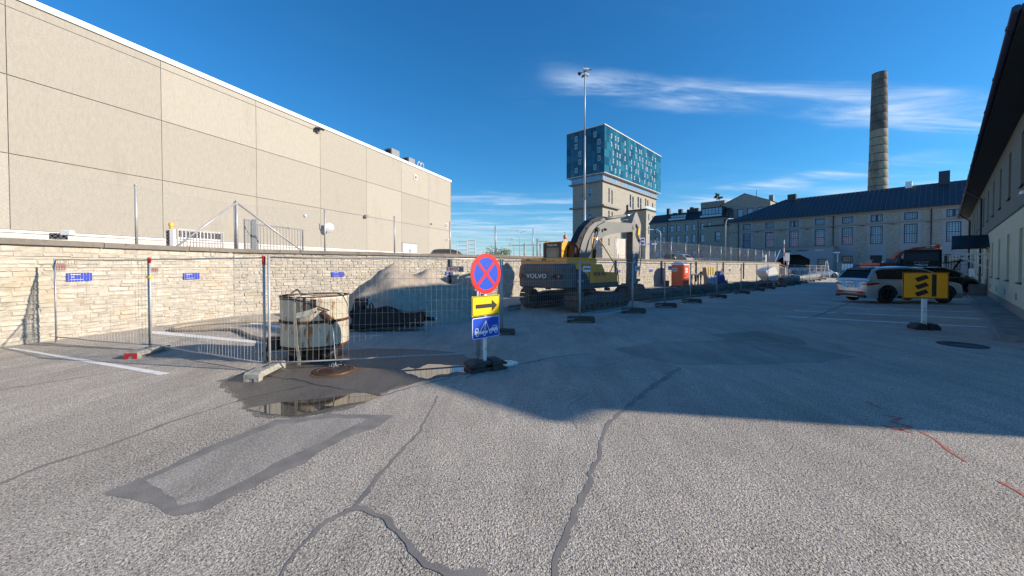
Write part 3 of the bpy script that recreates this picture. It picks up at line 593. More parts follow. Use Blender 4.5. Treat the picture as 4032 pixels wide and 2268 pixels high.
# ================================================================ YELLOW BUILDING ON THE RIGHT
M['cream'] = mat('cream render', (.60, .56, .40), .9, var=.06, scale=2, bump=.25, bscale=60)
M['greygreen'] = mat('grey green render', (.19, .195, .155), .9, var=.07, scale=2, bump=.25, bscale=60)
M['roof_dark'] = mat('dark roof metal', (.028, .03, .036), .5, .3, var=.15, scale=4)
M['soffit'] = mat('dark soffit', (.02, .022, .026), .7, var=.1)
M['glass_dark'] = mat('dark glass', (.012, .016, .02), .06, spec=.7)
yb = thing('rendered_building', 'two storey cream and grey green rendered building with dark overhanging roof', 'building')
YA0, YA1, YP, YH, YW = 14.2, 66.0, 1.77, 7.35, 9.6
def ybox(a0, a1, z0_, z1_, mt, nm='wall', pp=YP, dp=.3):
    return MB().ext([AP(a0, pp, z0_), AP(a1, pp, z0_), AP(a1, pp+dp, z0_), AP(a0, pp+dp, z0_)], (0, 0, z1_-z0_)).build(nm, mt, yb)
las = [18.3+3.98*k for k in range(12)]; lows = [a for a in las if not (35.5 < a < 41)]; ups = list(las)
def facade(z0_, z1_, zs0, zs1, wins, ww, mt):
    ybox(YA0, YA1, z0_, zs0, mt); ybox(YA0, YA1, zs1, z1_, mt); e = YA0
    for a in wins:
        if a-ww/2 > e: ybox(e, a-ww/2, zs0, zs1, mt)
        e = a+ww/2
    ybox(e, YA1, zs0, zs1, mt)
facade(0.1, 3.93, 1.28, 3.2, lows, .95, M['cream']); facade(3.93, YH, 4.68, 6.6, ups, .95, M['greygreen'])
ybox(YA0-.01, YA1, .1, .42, mat('render plinth', (.27, .255, .21), .9, var=.12), 'plinth', YP-.02, .019)
# other three walls
for nm, q in (('wall', [AP(YA0, YP+.3), AP(15.3, YP+YW-.3), AP(15.6, YP+YW-.3), AP(YA0+.3, YP+.3)]), ('wall', [AP(15.3, YP+YW-.3), AP(15.3, YP+YW), AP(YA1, YP+YW), AP(YA1, YP+YW-.3)]), ('wall', [AP(YA1-.3, YP+.3), AP(YA1-.3, YP+YW-.3), AP(YA1, YP+YW-.3), AP(YA1, YP+.3)])):
    MB().ext([p+Vector((0, 0, .1)) for p in q], (0, 0, 3.83)).build(nm, M['cream'], yb); MB().ext([p+Vector((0, 0, 3.93)) for p in q], (0, 0, YH-3.93)).build(nm, M['greygreen'], yb)
def ywin(a, z0_, z1_, w_=.95):
    f_ = MB(); p = YP+.24
    for a0, a1, b0, b1 in ((a-w_/2, a-w_/2+.06, z0_, z1_), (a+w_/2-.06, a+w_/2, z0_, z1_), (a-w_/2+.06, a+w_/2-.06, z1_-.06, z1_), (a-w_/2+.06, a+w_/2-.06, z0_, z0_+.06), (a-.025, a+.025, z0_+.06, z1_-.06)):
        f_.ext([AP(a0, p, b0), AP(a1, p, b0), AP(a1, p+.05, b0), AP(a0, p+.05, b0)], (0, 0, b1-b0))
    o = f_.build('window', M['roof_dark'], yb)
    MB().ext([AP(a-w_/2, p+.051, z0_), AP(a+w_/2, p+.051, z0_), AP(a+w_/2, p+.06, z0_), AP(a-w_/2, p+.06, z0_)], (0, 0, z1_-z0_)).build('pane', M['glass_dark'], o)
    MB().ext([AP(a-w_/2-.05, YP-.07, z0_-.045), AP(a+w_/2+.05, YP-.07, z0_-.045), AP(a+w_/2+.05, YP-.002, z0_-.005), AP(a-w_/2-.05, YP-.002, z0_-.005)], (0, 0, .03)).build('sill', M['roof_dark'], o)
for a in lows: ywin(a, 1.28, 3.2)
for a in ups: ywin(a, 4.68, 6.6)
M['vent_metal'] = mat('vent grille', (.30, .32, .36), .4, .6)
for a in lows: MB().ext([AP(a-.12+.9, YP-.02, .62), AP(a+.12+.9, YP-.02, .62), AP(a+.12+.9, YP-.001, .62), AP(a-.12+.9, YP-.001, .62)], (0, 0, .26)).build('vent_grille', M['vent_metal'], yb)
MB().ext([AP(YA0-.02, YP-.03, 3.90), AP(YA1, YP-.03, 3.90), AP(YA1, YP-.001, 3.90), AP(YA0-.02, YP-.001, 3.90)], (0, 0, .06)).build('band_flashing', M['roof_dark'], yb)
# hipped roof
e0, e1, q0, q1, zr, ze = 13.5, 66.7, 1.02, YP+YW+.75, 11.6, 7.42
qm = (q0+q1)/2; hw = (q1-q0)/2
rf = MB(); q1 = 11.8; E = [AP(e0, q0, ze), AP(e1, q0, ze), AP(e1, q1, ze), AP(15.0, q1, ze)]; r0, r1 = AP(31, qm, zr), AP(e1-hw, qm, zr)
rf.add(E+[r0, r1], [(0, 1, 5, 4), (1, 2, 5), (2, 3, 4, 5), (3, 0, 4)]); rf.build('roof', M['roof_dark'], yb)
MB().ext([AP(e0, q0, 7.26), AP(e1, q0, 7.26), AP(e1, q1, 7.26), AP(15.0, q1, 7.26)], (0, 0, .15)).build('soffit', M['soffit'], yb)
gt = MB().cyl(AP(e0, q0-.07, 7.36), AP(e1, q0-.07, 7.36), .075, n=8).build('gutter', mat('gutter', (.05, .055, .09), .35, .5), yb)
for k in range(14): MB().cyl(AP(e0+3.6*k+1, q0-.07, 7.36), AP(e0+3.6*k+1.08, q0-.07, 7.36), .09, n=8).build('gutter_bracket', M['roof_dark'], gt)
M['pipe_dark'] = mat('dark downpipe', (.045, .05, .058), .45, .4)
for a in (42.6, 61.5): MB().tube([AP(a, q0-.07, 7.3), AP(a, q0+.1, 7.1), AP(a, YP-.10, 6.6), AP(a, YP-.10, .3), AP(a, YP-.25, .16)], .055 if a < 50 else .07, 8).build('downpipe', M['pipe_dark'], yb)
MB().ext([AP(e0+1.0, q0+.35, ze+.1), AP(e0+1.9, q0+.35, ze+.1), AP(e0+1.9, q0+1.3, ze+.6), AP(e0+1.0, q0+1.3, ze+.6)], (0, 0, .35)).build('roof_step', M['roof_dark'], yb)
MB().tube([AP(e0+.9, q0+.45, 7.25), AP(e0+.9, q0+.45, 7.0), AP(e0+1.1, q0+.7, 6.85), AP(e0+1.5, YP-.08, 6.8)], .06, 8).build('downpipe', M['pipe_dark'], yb)
t_ = thing('wall_lamp', 'small pale lamp fixed on the near upper wall of the rendered building', 'lamp', AP(21.1, YP-.1, 4.3), RZ+pi/2); MB().rbox((0, -.06, 0), (.4, .2, .12), .02).build('lamp_body', M['white'], t_)
# canopy with white brackets over the side door
cn = thing('door_canopy', 'dark corrugated canopy on white scrollwork brackets over the side door', 'canopy', AP(37.4, YP, 0), RZ)
nc = 12
for k in range(nc):
    y0 = -1.45*(1-k/nc); y1 = y0+1.45/nc*.6; y2 = -1.45*(1-(k+1)/nc)
    for ya, yb_, dz in ((y0, y1, .03), (y1, y2, 0)):
        for sy_ in (-1, 1): MB().ext([(ya, sy_*1.5, 2.98+dz), (yb_, sy_*1.5, 2.98+dz), (yb_, 0, 3.78+dz), (ya, 0, 3.78+dz)], (0, 0, .02)).build('roof_rib', M['roof_dark'], cn)
MB().ext([(-1.47, -1.5, 2.9), (-1.47, 1.5, 2.9), (-1.47, 0, 3.72)], (.04, 0, 0)).build('gable_board', M['roof_dark'], cn)
fr = MB()
for y in (-1.6, 1.6): fr.beam((-1.4, y, 2.6), (0, y, 1.75), .04, .04).beam((-1.4, y, 2.6), (0, y, 2.6), .04, .04)
fr.build('bracket', M['white_pole'], cn)
fr = MB(); fr.beam((-1.44, -1.65, 2.62), (-1.44, 1.65, 2.62), .03, .03).beam((-1.44, -1.65, 2.36), (-1.44, 1.65, 2.36), .03, .03).build('fringe_rail', M['white_pole'], cn)
bm_ = MB().box((0, 0, 0), (.02, .02, .24)).mesh('fringe_bar', M['white_pole'])
for k in range(15): link('fringe_bar', bm_, cn, loc=(-1.44, -1.6+3.2*k/14, 2.49))
fr = MB(); fr.beam((-1.4, -1.65, 2.62), (0, -1.65, 2.62), .03, .03).beam((-1.4, -1.65, 2.36), (0, -1.65, 2.36), .03, .03).build('fringe_rail', M['white_pole'], cn)
for k in range(9): link('fringe_bar', bm_, cn, loc=(-1.3+1.3*k/9, -1.65, 2.49))
dr = thing('side_door', 'brownish side door under the dark canopy', 'door', AP(37.4, YP, .1), RZ); MB().bb(-.03, -.002, -.5, .5, 0, 2.2).build('door_leaf', mat('door wood', (.22, .15, .09), .6, var=.15), dr); MB().bb(-.06, -.031, -.42, -.36, 1.0, 1.15).build('handle', M['galv'], dr)
stp = thing('door_steps', 'grey concrete door step block under the canopy', 'step', AP(39.2, YP, .1), RZ); MB().bb(-1.15, -.03, -.9, .9, 0, .62).build('step', M['paving'], stp)
for a, lb in ((45.2, 'white letterbox on a thin post past the canopy'), (47.4, 'grey metal cabinet by the wall past the canopy')):
    t_ = thing('wall_cabinet', lb, 'cabinet', AP(a, YP-.35, .1), RZ); MB().cyl((0, 0, 0), (0, 0, 1.0), .03, n=8).build('post', M['galv'], t_); MB().rbox((0, 0, 1.3), (.3, .42, .6), .03).build('box', M['vent_metal'] if a > 46 else M['white'], t_)
# ================================================================ OLD STONE MILL at the end of the lane
M['mill'] = mat('old limestone', (.36, .335, .29), .95, var=.28, scale=2.2, bump=1, bscale=9, stain=(.17, .165, .15), st=(.5, .66), sscale=5, sz=3, bdist=.06)
M['plaster'] = mat('grey plaster', (.30, .32, .34), .9, var=.06, scale=1)
M['win_frame'] = mat('navy frame', (.02, .028, .05), .5)
M['win_glass'] = mat('sky glass', (.16, .30, .46), .04, spec=1.0, var=.3, scale=.4); M['win_glass'].node_tree.nodes['Principled BSDF'].inputs['IOR'].default_value = 1.45  # sky reflection painted into the blue base colour of the panes
M['win_lit'] = mat('blind behind glass', (.45, .40, .30), .3)
M['metal_roof'] = mat('standing seam roof', (.055, .058, .070), .55, .25, var=.12, scale=.5)
mill = thing('stone_mill', 'long two storey limestone mill with dark seamed metal hip roof and gridded windows', 'building')
MA = 100.0; ZE = 12.35; mp0, mp1 = -34.3, 14.0
M['ledge'] = mat('ledge', (.26, .25, .23), .85, var=.1)
bays = [-30.6, -26.0, -21.5, -17.1, -12.8, -8.6, -4.1, 1.0, 5.5, 10.0]
def mbox(p0, p1, z0_, z1_, mt, nm, a0=MA, th_=.4, par=None): return MB().ext([AP(a0, p0, z0_), AP(a0, p1, z0_), AP(a0+th_, p1, z0_), AP(a0+th_, p0, z0_)], (0, 0, z1_-z0_)).build(nm, mt, par or mill)
# facade in strips so that the openings are real
def strips(p0, p1, z0_, z1_, wins, mt, a0=MA, par=None, nm='wall', th_=.4):
    zs = sorted({z0_, z1_, *[q[2] for q in wins], *[q[3] for q in wins]})
    for i in range(len(zs)-1):
        za, zb = zs[i], zs[i+1]; cuts = sorted((q[0], q[1]) for q in wins if q[2] <= za+1e-6 and q[3] >= zb-1e-6); e = p0; m_ = MB()
        for c0, c1 in cuts+[(p1, p1)]:
            if c0 > e+.001: m_.ext([AP(a0, e, za), AP(a0, c0, za), AP(a0+th_, c0, za), AP(a0+th_, e, za)], (0, 0, zb-za))
            e = max(e, c1)
        m_.build(nm, mt, par, kind='stuff' if len(m_.f) > 6 else None)
wins = []
for c in bays: wins += [(c-.85, c+.85, 10.42, 11.75), (c-.85, c+.85, 6.15, 9.6)]
for c in bays[4:]: wins += [(c-.85, c+.85, 1.3, 4.0)]
ts = sorted(wins)
surr = []
def grid_win(c, w_, z0_, z1_, nx, nz_, par, a0=MA, glass=None, split=None, fr_w=.13, rec=.22):
    m_ = MB(); a = a0+rec
    def s_(p0, p1, za, zb, da=.05): m_.ext([AP(a, p0, za), AP(a, p1, za), AP(a+da, p1, za), AP(a+da, p0, za)], (0, 0, zb-za))
    s_(c-w_/2, c-w_/2+fr_w, z0_, z1_); s_(c+w_/2-fr_w, c+w_/2, z0_, z1_); s_(c-w_/2+fr_w, c+w_/2-fr_w, z0_, z0_+fr_w); s_(c-w_/2+fr_w, c+w_/2-fr_w, z1_-fr_w, z1_)
    if split == 'h': s_(c-w_/2+fr_w, c+w_/2-fr_w, (z0_+z1_)/2-.06, (z0_+z1_)/2+.06)
    if split == 'v': s_(c-.12, c+.12, z0_+fr_w, z1_-fr_w)
    for i in range(1, nx):
        x = c-w_/2+w_*i/nx
        s_(x-.03, x+.03, z0_+fr_w, z1_-fr_w, .03)
    for j in range(1, nz_):
        z = z0_+(z1_-z0_)*j/nz_; m_.ext([AP(a+.003, c-w_/2+fr_w, z-.03), AP(a+.003, c+w_/2-fr_w, z-.018), AP(a+.028, c+w_/2-fr_w, z-.018), AP(a+.028, c-w_/2+fr_w, z-.018)], (0, 0, .036))
    o = m_.build('window', M['win_frame'], par)
    MB().ext([AP(a+.052, c-w_/2, z0_), AP(a+.052, c+w_/2, z0_), AP(a+.06, c+w_/2, z0_), AP(a+.06, c-w_/2, z0_)], (0, 0, z1_-z0_)).build('pane', glass or M['win_glass'], o)
    return o
M['win_glass2'] = mat('lower glass', (.10, .085, .075), .04, spec=1.0, var=.5, scale=.9); M['win_glass2'].node_tree.nodes['Principled BSDF'].inputs['IOR'].default_value = 1.9
strips(mp0, mp1, 0, ZE, wins, M['mill'], par=mill)
for i, c in enumerate(bays):
    grid_win(c, 1.7, 10.42, 11.75, 5, 4, mill, split='v' if i in (2, 5, 7) else None)
    grid_win(c, 1.7, 6.15, 9.6, 5, 8, mill, split='h')
    if i >= 4: grid_win(c, 1.7, 1.3, 4.0, 5, 5, mill, glass=M['win_lit'] if i != 5 else M['roof_dark'], split='h')
    # plaster strip round the openings
    for p0, p1, za, zb in ((c-1.3, c-.851, 5.2 if i < 4 else 0, 9.95), (c+.851, c+1.3, 5.2 if i < 4 else 0, 9.95), (c-1.3, c-.851, 10.2, 12.0), (c+.851, c+1.3, 10.2, 12.0), (c-.85, c+.85, 9.601, 9.95), (c-.85, c+.85, 11.751, 12.0)):
        mbox(p0, p1, za, zb, M['plaster'], 'plaster_surround', MA-.03, .029)
    mbox(c-.85, c+.85, 5.2 if i < 4 else 4.01, 6.149, M['plaster'], 'plaster_surround', MA-.03, .029)
    if i < 9: mbox(c+1.85, c+2.5, 9.7, 9.82, M['win_frame'], 'wall_tie', MA-.16, .12)
mbox(mp0-.1, mp1, 9.955, 10.195, M['ledge'], 'string_course', MA-.2, .2); mbox(mp0-.2, mp1, 12.05, ZE-.002, M['ledge'], 'cornice', MA-.3, .3)
mbox(-35.0, mp1, ZE, ZE+.16, M['roof_dark'], 'gutter', MA-.75, .2)
for p in (-32.3, -14.95, -1.6): MB().cyl(AP(MA-.15, p, 0), AP(MA-.15, p, ZE), .08, n=8).build('downpipe', M['pipe_dark'], mill)
MB().ext([AP(MA+.4, mp0, 0), AP(MA+.4, mp0+.4, 0), AP(MA+14, mp0+.4, 0), AP(MA+14, mp0, 0)], (0, 0, ZE)).build('wall', M['mill'], mill)
# roof: main slope, hip, back
rE = [AP(MA-.65, -35.1, ZE+.1), AP(MA-.65, mp1, ZE+.1), AP(MA+14.6, mp1, ZE+.1), AP(MA+14.6, -35.1, ZE+.1)]; rR = [AP(MA+7, -24.8, 17.5), AP(MA+7, mp1, 17.5)]
MB().add(rE+rR, [(0, 1, 5, 4), (2, 3, 4, 5), (3, 0, 4)]).build('roof', M['metal_roof'], mill)
sw = .72; k = 0; M['seam'] = mat('roof seam', (.15, .155, .17), .5, .3)
p = -34.8
while p < mp1-.3:
    f0 = AP(MA-.65, p, ZE+.13)
    # the seam climbs until it meets the hip or the ridge
    top_ = AP(MA+7, p, 17.53) if p > -24.8 else f0.lerp(AP(MA+7, p, 17.53), max(0.02, (p+35.1)/10.3))
    MB().beam(f0, top_, .07, .12).build('roof_seam', M['seam'], mill); p += sw
for p, w_, h_ in ((-24.2, 1.6, .9), (-5.2, .9, .7), (-.9, 1.4, 1.9), (3.6, 2.0, 1.9)):
    MB().ext([AP(MA+6.3, p, 17.0), AP(MA+6.3, p+w_, 17.0), AP(MA+7.7, p+w_, 17.0), AP(MA+7.7, p, 17.0)], (0, 0, .6+h_)).build('roof_vent', M['white'] if h_ == .7 else M['win_frame'], mill)
# gateway block
gw = thing('gateway_block', 'low plastered gateway block with wide dark chamfered archway and small wall lettering', 'gateway'); GA = 96.8
oz, o0, o1 = 4.35, -23.6, -18.1
strips(-28.0, -14.5, 0, 5.7, [(o0, o1, 0, oz), (-16.9, -15.5, 1.2, 3.4)], M['plaster'], a0=GA, par=gw, nm='wall')
MB().ext([AP(GA+.01, o0, oz), AP(GA+.01, o0, oz-1.0), AP(GA+.01, o0+1.7, oz)], DA*.3).build('arch_corner', M['plaster'], gw); MB().ext([AP(GA+.01, o1, oz), AP(GA+.01, o1, oz-1.0), AP(GA+.01, o1-1.7, oz)], DA*.3).build('arch_corner', M['plaster'], gw)
MB().ext([AP(GA-.15, -28.2, 5.7), AP(GA-.15, -14.3, 5.7), AP(MA-.21, -14.3, 5.7), AP(MA-.21, -28.2, 5.7)], (0, 0, .28)).build('roof_slab', M['ledge'], gw)
MB().ext([AP(GA+.4, -14.8, 0), AP(GA+.4, -14.5, 0), AP(MA-.01, -14.5, 0), AP(MA-.01, -14.8, 0)], (0, 0, 5.7)).build('wall', M['plaster'], gw)
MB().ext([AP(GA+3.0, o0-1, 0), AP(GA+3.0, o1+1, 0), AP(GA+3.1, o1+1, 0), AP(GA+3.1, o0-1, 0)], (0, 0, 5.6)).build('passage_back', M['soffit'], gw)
grid_win(-16.2, 1.4, 1.2, 3.4, 4, 4, gw, a0=GA, glass=M['win_lit'])
RT = (pi/2, 0, -SA)
for s_, p, z, sz in (('TERVISEKESKUS', -25.6, 5.2, .42), ('APOTEEK', -22.2, 5.1, .46), ('HAMBARAVI', -19.4, 5.15, .38), ('Pilatese', -16.6, 5.15, .42), ('kino kohvik', -21.8, 4.68, .3)):
    text('lettering', s_, sz, M['white'] if p in (-16.6, -21.8) else M['win_frame'], gw, AP(GA-.03, p, z), RT, .02)
# ================================================================ BUILDINGS TO THE LEFT OF THE MILL
ann = thing('annex_block', 'plain grey stone annex with a single tall window left of the mill', 'building')
strips(-41.8, -34.4, 2.0, 12.2, [(-39.1, -37.8, 8.3, 10.8)], M['mill'], a0=104, par=ann); grid_win(-38.45, 1.3, 8.3, 10.8, 1, 2, ann, a0=104, split='h')
MB().ext([AP(103.8, -42, 12.2), AP(103.8, -34.35, 12.2), AP(113, -34.35, 12.2), AP(113, -42, 12.2)], (0, 0, .35)).build('roof', M['roof_dark'], ann)
MB().ext([AP(104.4, -41.8, 2), AP(104.4, -41.4, 2), AP(113, -41.4, 2), AP(113, -41.8, 2)], (0, 0, 10.2)).build('wall', M['mill'], ann)
row = thing('row_building', 'three storey stone row building with black mansard roof and glass dormer balconies', 'building'); RA = 112
def pu(u, a): t = (u-2016)/1500; Y = a/(.7501*t+.6613); return .6613*t*Y-.7501*Y
rw = []
for u in (2586, 2611, 2643, 2669, 2703, 2730, 2764, 2790):
    c = pu(u, RA)
    for za, zb in ((12.2, 14.2), (8.7, 11.1), (4.6, 6.6)): rw.append((c-.55, c+.55, za, zb))
strips(-61.5, -40, 2.0, 15.0, rw, M['mill'], a0=RA, par=row)
for p0, p1, za, zb in rw: grid_win((p0+p1)/2, 1.1, za, zb, 1, 2, row, a0=RA, fr_w=.13, rec=.15)
mbox(-61.7, -39.9, 15.0, 15.25, M['ledge'], 'cornice', RA-.25, 3, par=row)
MB().add([AP(RA-.3, -61.8, 15.25), AP(RA-.3, -39.8, 15.25), AP(RA+3.6, -39.8, 18.2), AP(RA+3.6, -61.8, 18.2), AP(RA+14, -39.8, 18.7), AP(RA+14, -61.8, 18.7), AP(RA+14, -61.8, 15.25)], [(0, 1, 2, 3), (3, 2, 4, 5), (0, 3, 5, 6)]).build('roof', M['roof_dark'], row)
for u0, u1, zb in ((2634, 2700, 17.6), (2757, 2842, 18.6)):
    p0, p1 = pu(u0, RA+1), pu(u1, RA+1)
    mbox(p0, p1, 15.8, zb, M['roof_dark'], 'dormer', RA+1.6, 2.5, par=row)
    n_ = int((p1-p0)/.9)
    for k in range(n_): mbox(p0+.2+(p1-p0-.4)*k/n_, p0+.2+(p1-p0-.4)*(k+.85)/n_, 16.0, zb-.3, M['win_glass'], 'dormer_window', RA+1.55, .045, par=row)
    mbox(p0, p1, 15.5, 16.35, mat('balcony glass', (.35, .45, .48), .1, spec=.8), 'balcony_glass', RA+.5, .05, par=row)
for u, w_, h_ in ((2626, .8, 3.2), (2650, 1.1, 1.6), (2671, 1.1, 2.6), (2705, 1.0, 2.2), (2717, .9, 2.8), (2728, 1.6, 2.4)): mbox(pu(u, RA+4), pu(u, RA+4)+w_, 16.8, 16.8+h_, M['roof_dark'], 'chimney', RA+3.5, 1.0, par=row)
for u in (2627, 2748): MB().cyl(AP(RA-.15, pu(u, RA), 2), AP(RA-.15, pu(u, RA), 15), .09, n=6).build('downpipe', M['pipe_dark'], row)
gab = thing('gabled_house', 'taller stone house showing its gable with four tall windows behind the mill roof', 'building'); GB = 118
gp0, gp1 = -42.8, -30.6; gw_ = []
for u in (2873.6, 2911.8, 2951, 2991): c = pu(u, GB); gw_.append((c-.75, c+.75, 13.2, 17.9))
strips(gp0, gp1, 2, 18.6, gw_, M['mill'], a0=GB, par=gab)
for q in gw_: grid_win((q[0]+q[1])/2, 1.5, 13.2, 17.9, 1, 2, gab, a0=GB, split='h', fr_w=.14)
MB().ext([AP(GB, gp0, 18.6), AP(GB, gp1, 18.6), AP(GB, gp1, 19.4), AP(GB, (gp0+gp1)/2, 21.9), AP(GB, gp0, 19.4)], DA*.4).build('gable', M['mill'], gab)
MB().add([AP(GB-.2, gp0-.3, 19.35), AP(GB-.2, (gp0+gp1)/2, 22.1), AP(GB-.2, gp1+.3, 19.35), AP(GB+16, gp0-.3, 19.35), AP(GB+16, (gp0+gp1)/2, 22.1), AP(GB+16, gp1+.3, 19.35)], [(0, 3, 4, 1), (1, 4, 5, 2)]).build('roof', M['metal_roof'], gab)
MB().ext([AP(GB+.4, gp1-.4, 2), AP(GB+.4, gp1, 2), AP(GB+16, gp1, 2), AP(GB+16, gp1-.4, 2)], (0, 0, 17.3)).build('wall', M['mill'], gab)
MB().ext([AP(GB+4, gp1-1.4, 19), AP(GB+4, gp1-.4, 19), AP(GB+5, gp1-.4, 19), AP(GB+5, gp1-1.4, 19)], (0, 0, 2.4)).build('chimney', M['mill'], gab); MB().cyl(AP(GB+5, gp1-4.6, 20), AP(GB+5, gp1-4.6, 23.4), .14, n=6).build('flue', M['galv'], gab)
bh = thing('flat_roof_block', 'pale flat roofed block with two small rooftop shrubs behind the row building', 'building')
MB().ext([AP(132, pu(2757, 132), 2), AP(132, pu(2850, 132), 2), AP(140, pu(2850, 132), 2), AP(140, pu(2757, 132), 2)], (0, 0, 21.2)).build('wall', mat('tan block', (.25, .22, .18), .9, var=.1), bh)
M['leaf'] = mat('leaf', (.06, .10, .04), .8, tint=.6)
def bush(name, lb, cat, loc, w_, h_, n_, ls, trunk=.06, th_=.3, seed=1):
    t_ = thing(name, lb, cat, loc); r2 = random.Random(seed); m_ = MB(); cl = [(Vector((r2.uniform(-.5, .5)*w_, r2.uniform(-.5, .5)*w_, r2.uniform(.25, .8)*h_)), r2.uniform(.18, .32)*w_) for _ in range(9)]
    for _ in range(n_):
        c, r_ = r2.choice(cl); v = Vector((r2.gauss(0, 1), r2.gauss(0, 1), r2.gauss(0, .8))).normalized()*r_*r2.uniform(.5, 1.1) + c
        a = Vector((r2.uniform(-1, 1), r2.uniform(-1, 1), r2.uniform(-1, 1))).normalized()*ls; b = a.orthogonal().normalized()*ls*.6
        m_.add([v-a, v+b, v+a, v-b], [(0, 1, 2, 3)], r2.random())
    m_.build('crown', M['leaf'], t_); MB().cyl((0, 0, 0), (0, 0, h_*.5), trunk, trunk*.6, n=6).build('trunk', M['foot_dark'], t_)
bush('shrub', 'small round shrub growing on the flat roof, taller of two', 'shrub', AP(133, pu(2819, 133), 23.2), 1.4, 3.0, 300, .22, seed=3); bush('shrub', 'small round shrub growing on the flat roof, shorter of two', 'shrub', AP(133, pu(2831, 133), 23.2), 1.2, 1.9, 220, .22, seed=4)
t0_ = W(1961, 1010, 62); bush('tree', 'bushy green tree rising over the wall coping left of the excavator', 'tree', (t0_.x, t0_.y, 2.2), 3.4, 2.6, 900, .16, .12, seed=5)
# ================================================================ CHIMNEY
ch = thing('factory_chimney', 'tall tapering round brick chimney with steel bands behind the mill roof', 'chimney')
cb0 = W(3452, 1000, 87.0); M['chim'] = mat('chimney brick', (.30, .275, .20), .95, var=.22, scale=1.6, bump=.6, bscale=8, stain=(.08, .08, .07), st=(.52, .72), sscale=.35, sz=.5)
M['chim_top'] = mat('sooty brick', (.15, .145, .125), .95, var=.3, scale=1.6, bump=.6, bscale=8, stain=(.05, .05, .05), st=(.45, .7), sscale=.5, sz=.5)
ztop = 45.6; zz = [0+ztop*i/25 for i in range(26)]; rad = lambda z: 2.02-(2.02-1.32)*z/ztop
for i in range(25):
    a, b = zz[i]+.02, zz[i+1]-.02
    r0_, r1_ = rad(a), rad(b); MB().lathe([(r0_-.05, a-.02), (r0_, a+.03), (r1_, b-.03), (r1_-.05, b+.02)], 32, (cb0.x, cb0.y, 0)).build('brick_drum', M['chim'] if i < 18 else M['chim_top'], ch)
for i in range(1, 26):
    z = zz[i]-.07 if i == 25 else zz[i]; r_ = rad(z)+.03; MB().lathe([(r_-.06, z-.06), (r_, z-.05), (r_, z+.05), (r_-.06, z+.06)], 32, (cb0.x, cb0.y, 0)).build('steel_band', M['soffit'], ch)
MB().lathe([(rad(ztop)-.3, ztop-3), (rad(ztop)-.3, ztop), (rad(ztop)-.04, ztop)], 32, (cb0.x, cb0.y, 0)).build('rim', M['chim_top'], ch)
# ================================================================ GLASS TOPPED TOWER
tw = thing('glass_tower', 'tall stone tower crowned by a cantilevered teal glass block with scattered white framed windows', 'building')
C0 = Vector((37.4, 155, 0)); tA = R(41.7); tR = Vector((sin(tA), cos(tA), 0)); tL = Vector((-cos(tA), sin(tA), 0))   # along right face / left face
def zt(v, Y=155.0): return W(2378, v, Y).z
Zt, Zb = zt(490), zt(676); LR, LL = 61.0, 18.2
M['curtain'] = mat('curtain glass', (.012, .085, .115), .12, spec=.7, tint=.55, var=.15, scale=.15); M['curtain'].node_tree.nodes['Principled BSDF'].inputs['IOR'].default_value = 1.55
M['curtain_shade'] = mat('curtain glass shaded side', (.012, .065, .11), .10, spec=.7, tint=.6, var=.15, scale=.15)  # deeper copy of the curtain glass, paints the shade on the left face
M['tower_stone'] = mat('tower limestone', (.34, .318, .27), .95, var=.2, scale=.8, bump=.8, bscale=4, stain=(.22, .20, .17), st=(.5, .7), sscale=1.5, sz=3)
def tbox(s0, s1, l0, l1, z0_, z1_): return MB().ext([C0+tR*s0+tL*l0+Vector((0, 0, z0_)), C0+tR*s1+tL*l0+Vector((0, 0, z0_)), C0+tR*s1+tL*l1+Vector((0, 0, z0_)), C0+tR*s0+tL*l1+Vector((0, 0, z0_))], (0, 0, z1_-z0_))
tbox(.1, LR-.1, .1, LL-.1, Zb, Zt-.1).build('glass_block_core', M['soffit'], tw)
tbox(-.2, LR+.2, -.2, LL+.2, Zt, Zt+.35).build('roof_edge', M['plinth'], tw); tbox(-.1, LR+.1, -.1, LL+.1, Zb-.25, Zb-.01).build('soffit_edge', M['plinth'], tw)
NR, NF = 30, 6; fh = (Zt-Zb)/NF
for j in range(NF):
    for i in range(NR):
        b_ = MB(); b_.tint = rnd.random()**1.6 if rnd.random() < .8 else 1.0; s0 = LR*i/NR
        q = [C0+tR*(s0+.04)+Vector((0, 0, Zb+fh*j+.03)), C0+tR*(s0+LR/NR-.04)+Vector((0, 0, Zb+fh*j+.03))]; nn = -tL*.1
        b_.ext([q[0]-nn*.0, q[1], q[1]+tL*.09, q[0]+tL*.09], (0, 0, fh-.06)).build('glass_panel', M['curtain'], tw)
    for i in range(9):
        b_ = MB(); b_.tint = rnd.random(); s0 = LL*i/9
        q0_, q1_ = C0+tL*(s0+.04)+Vector((0, 0, Zb+fh*j+.03)), C0+tL*(s0+LL/9-.04)+Vector((0, 0, Zb+fh*j+.03))
        b_.ext([q0_, q1_, q1_+tR*.09, q0_+tR*.09], (0, 0, fh-.06)).build('glass_panel', M['curtain_shade'], tw)
M['tower_win'] = mat('tower window pane', (.04, .12, .15), .1, spec=.8)
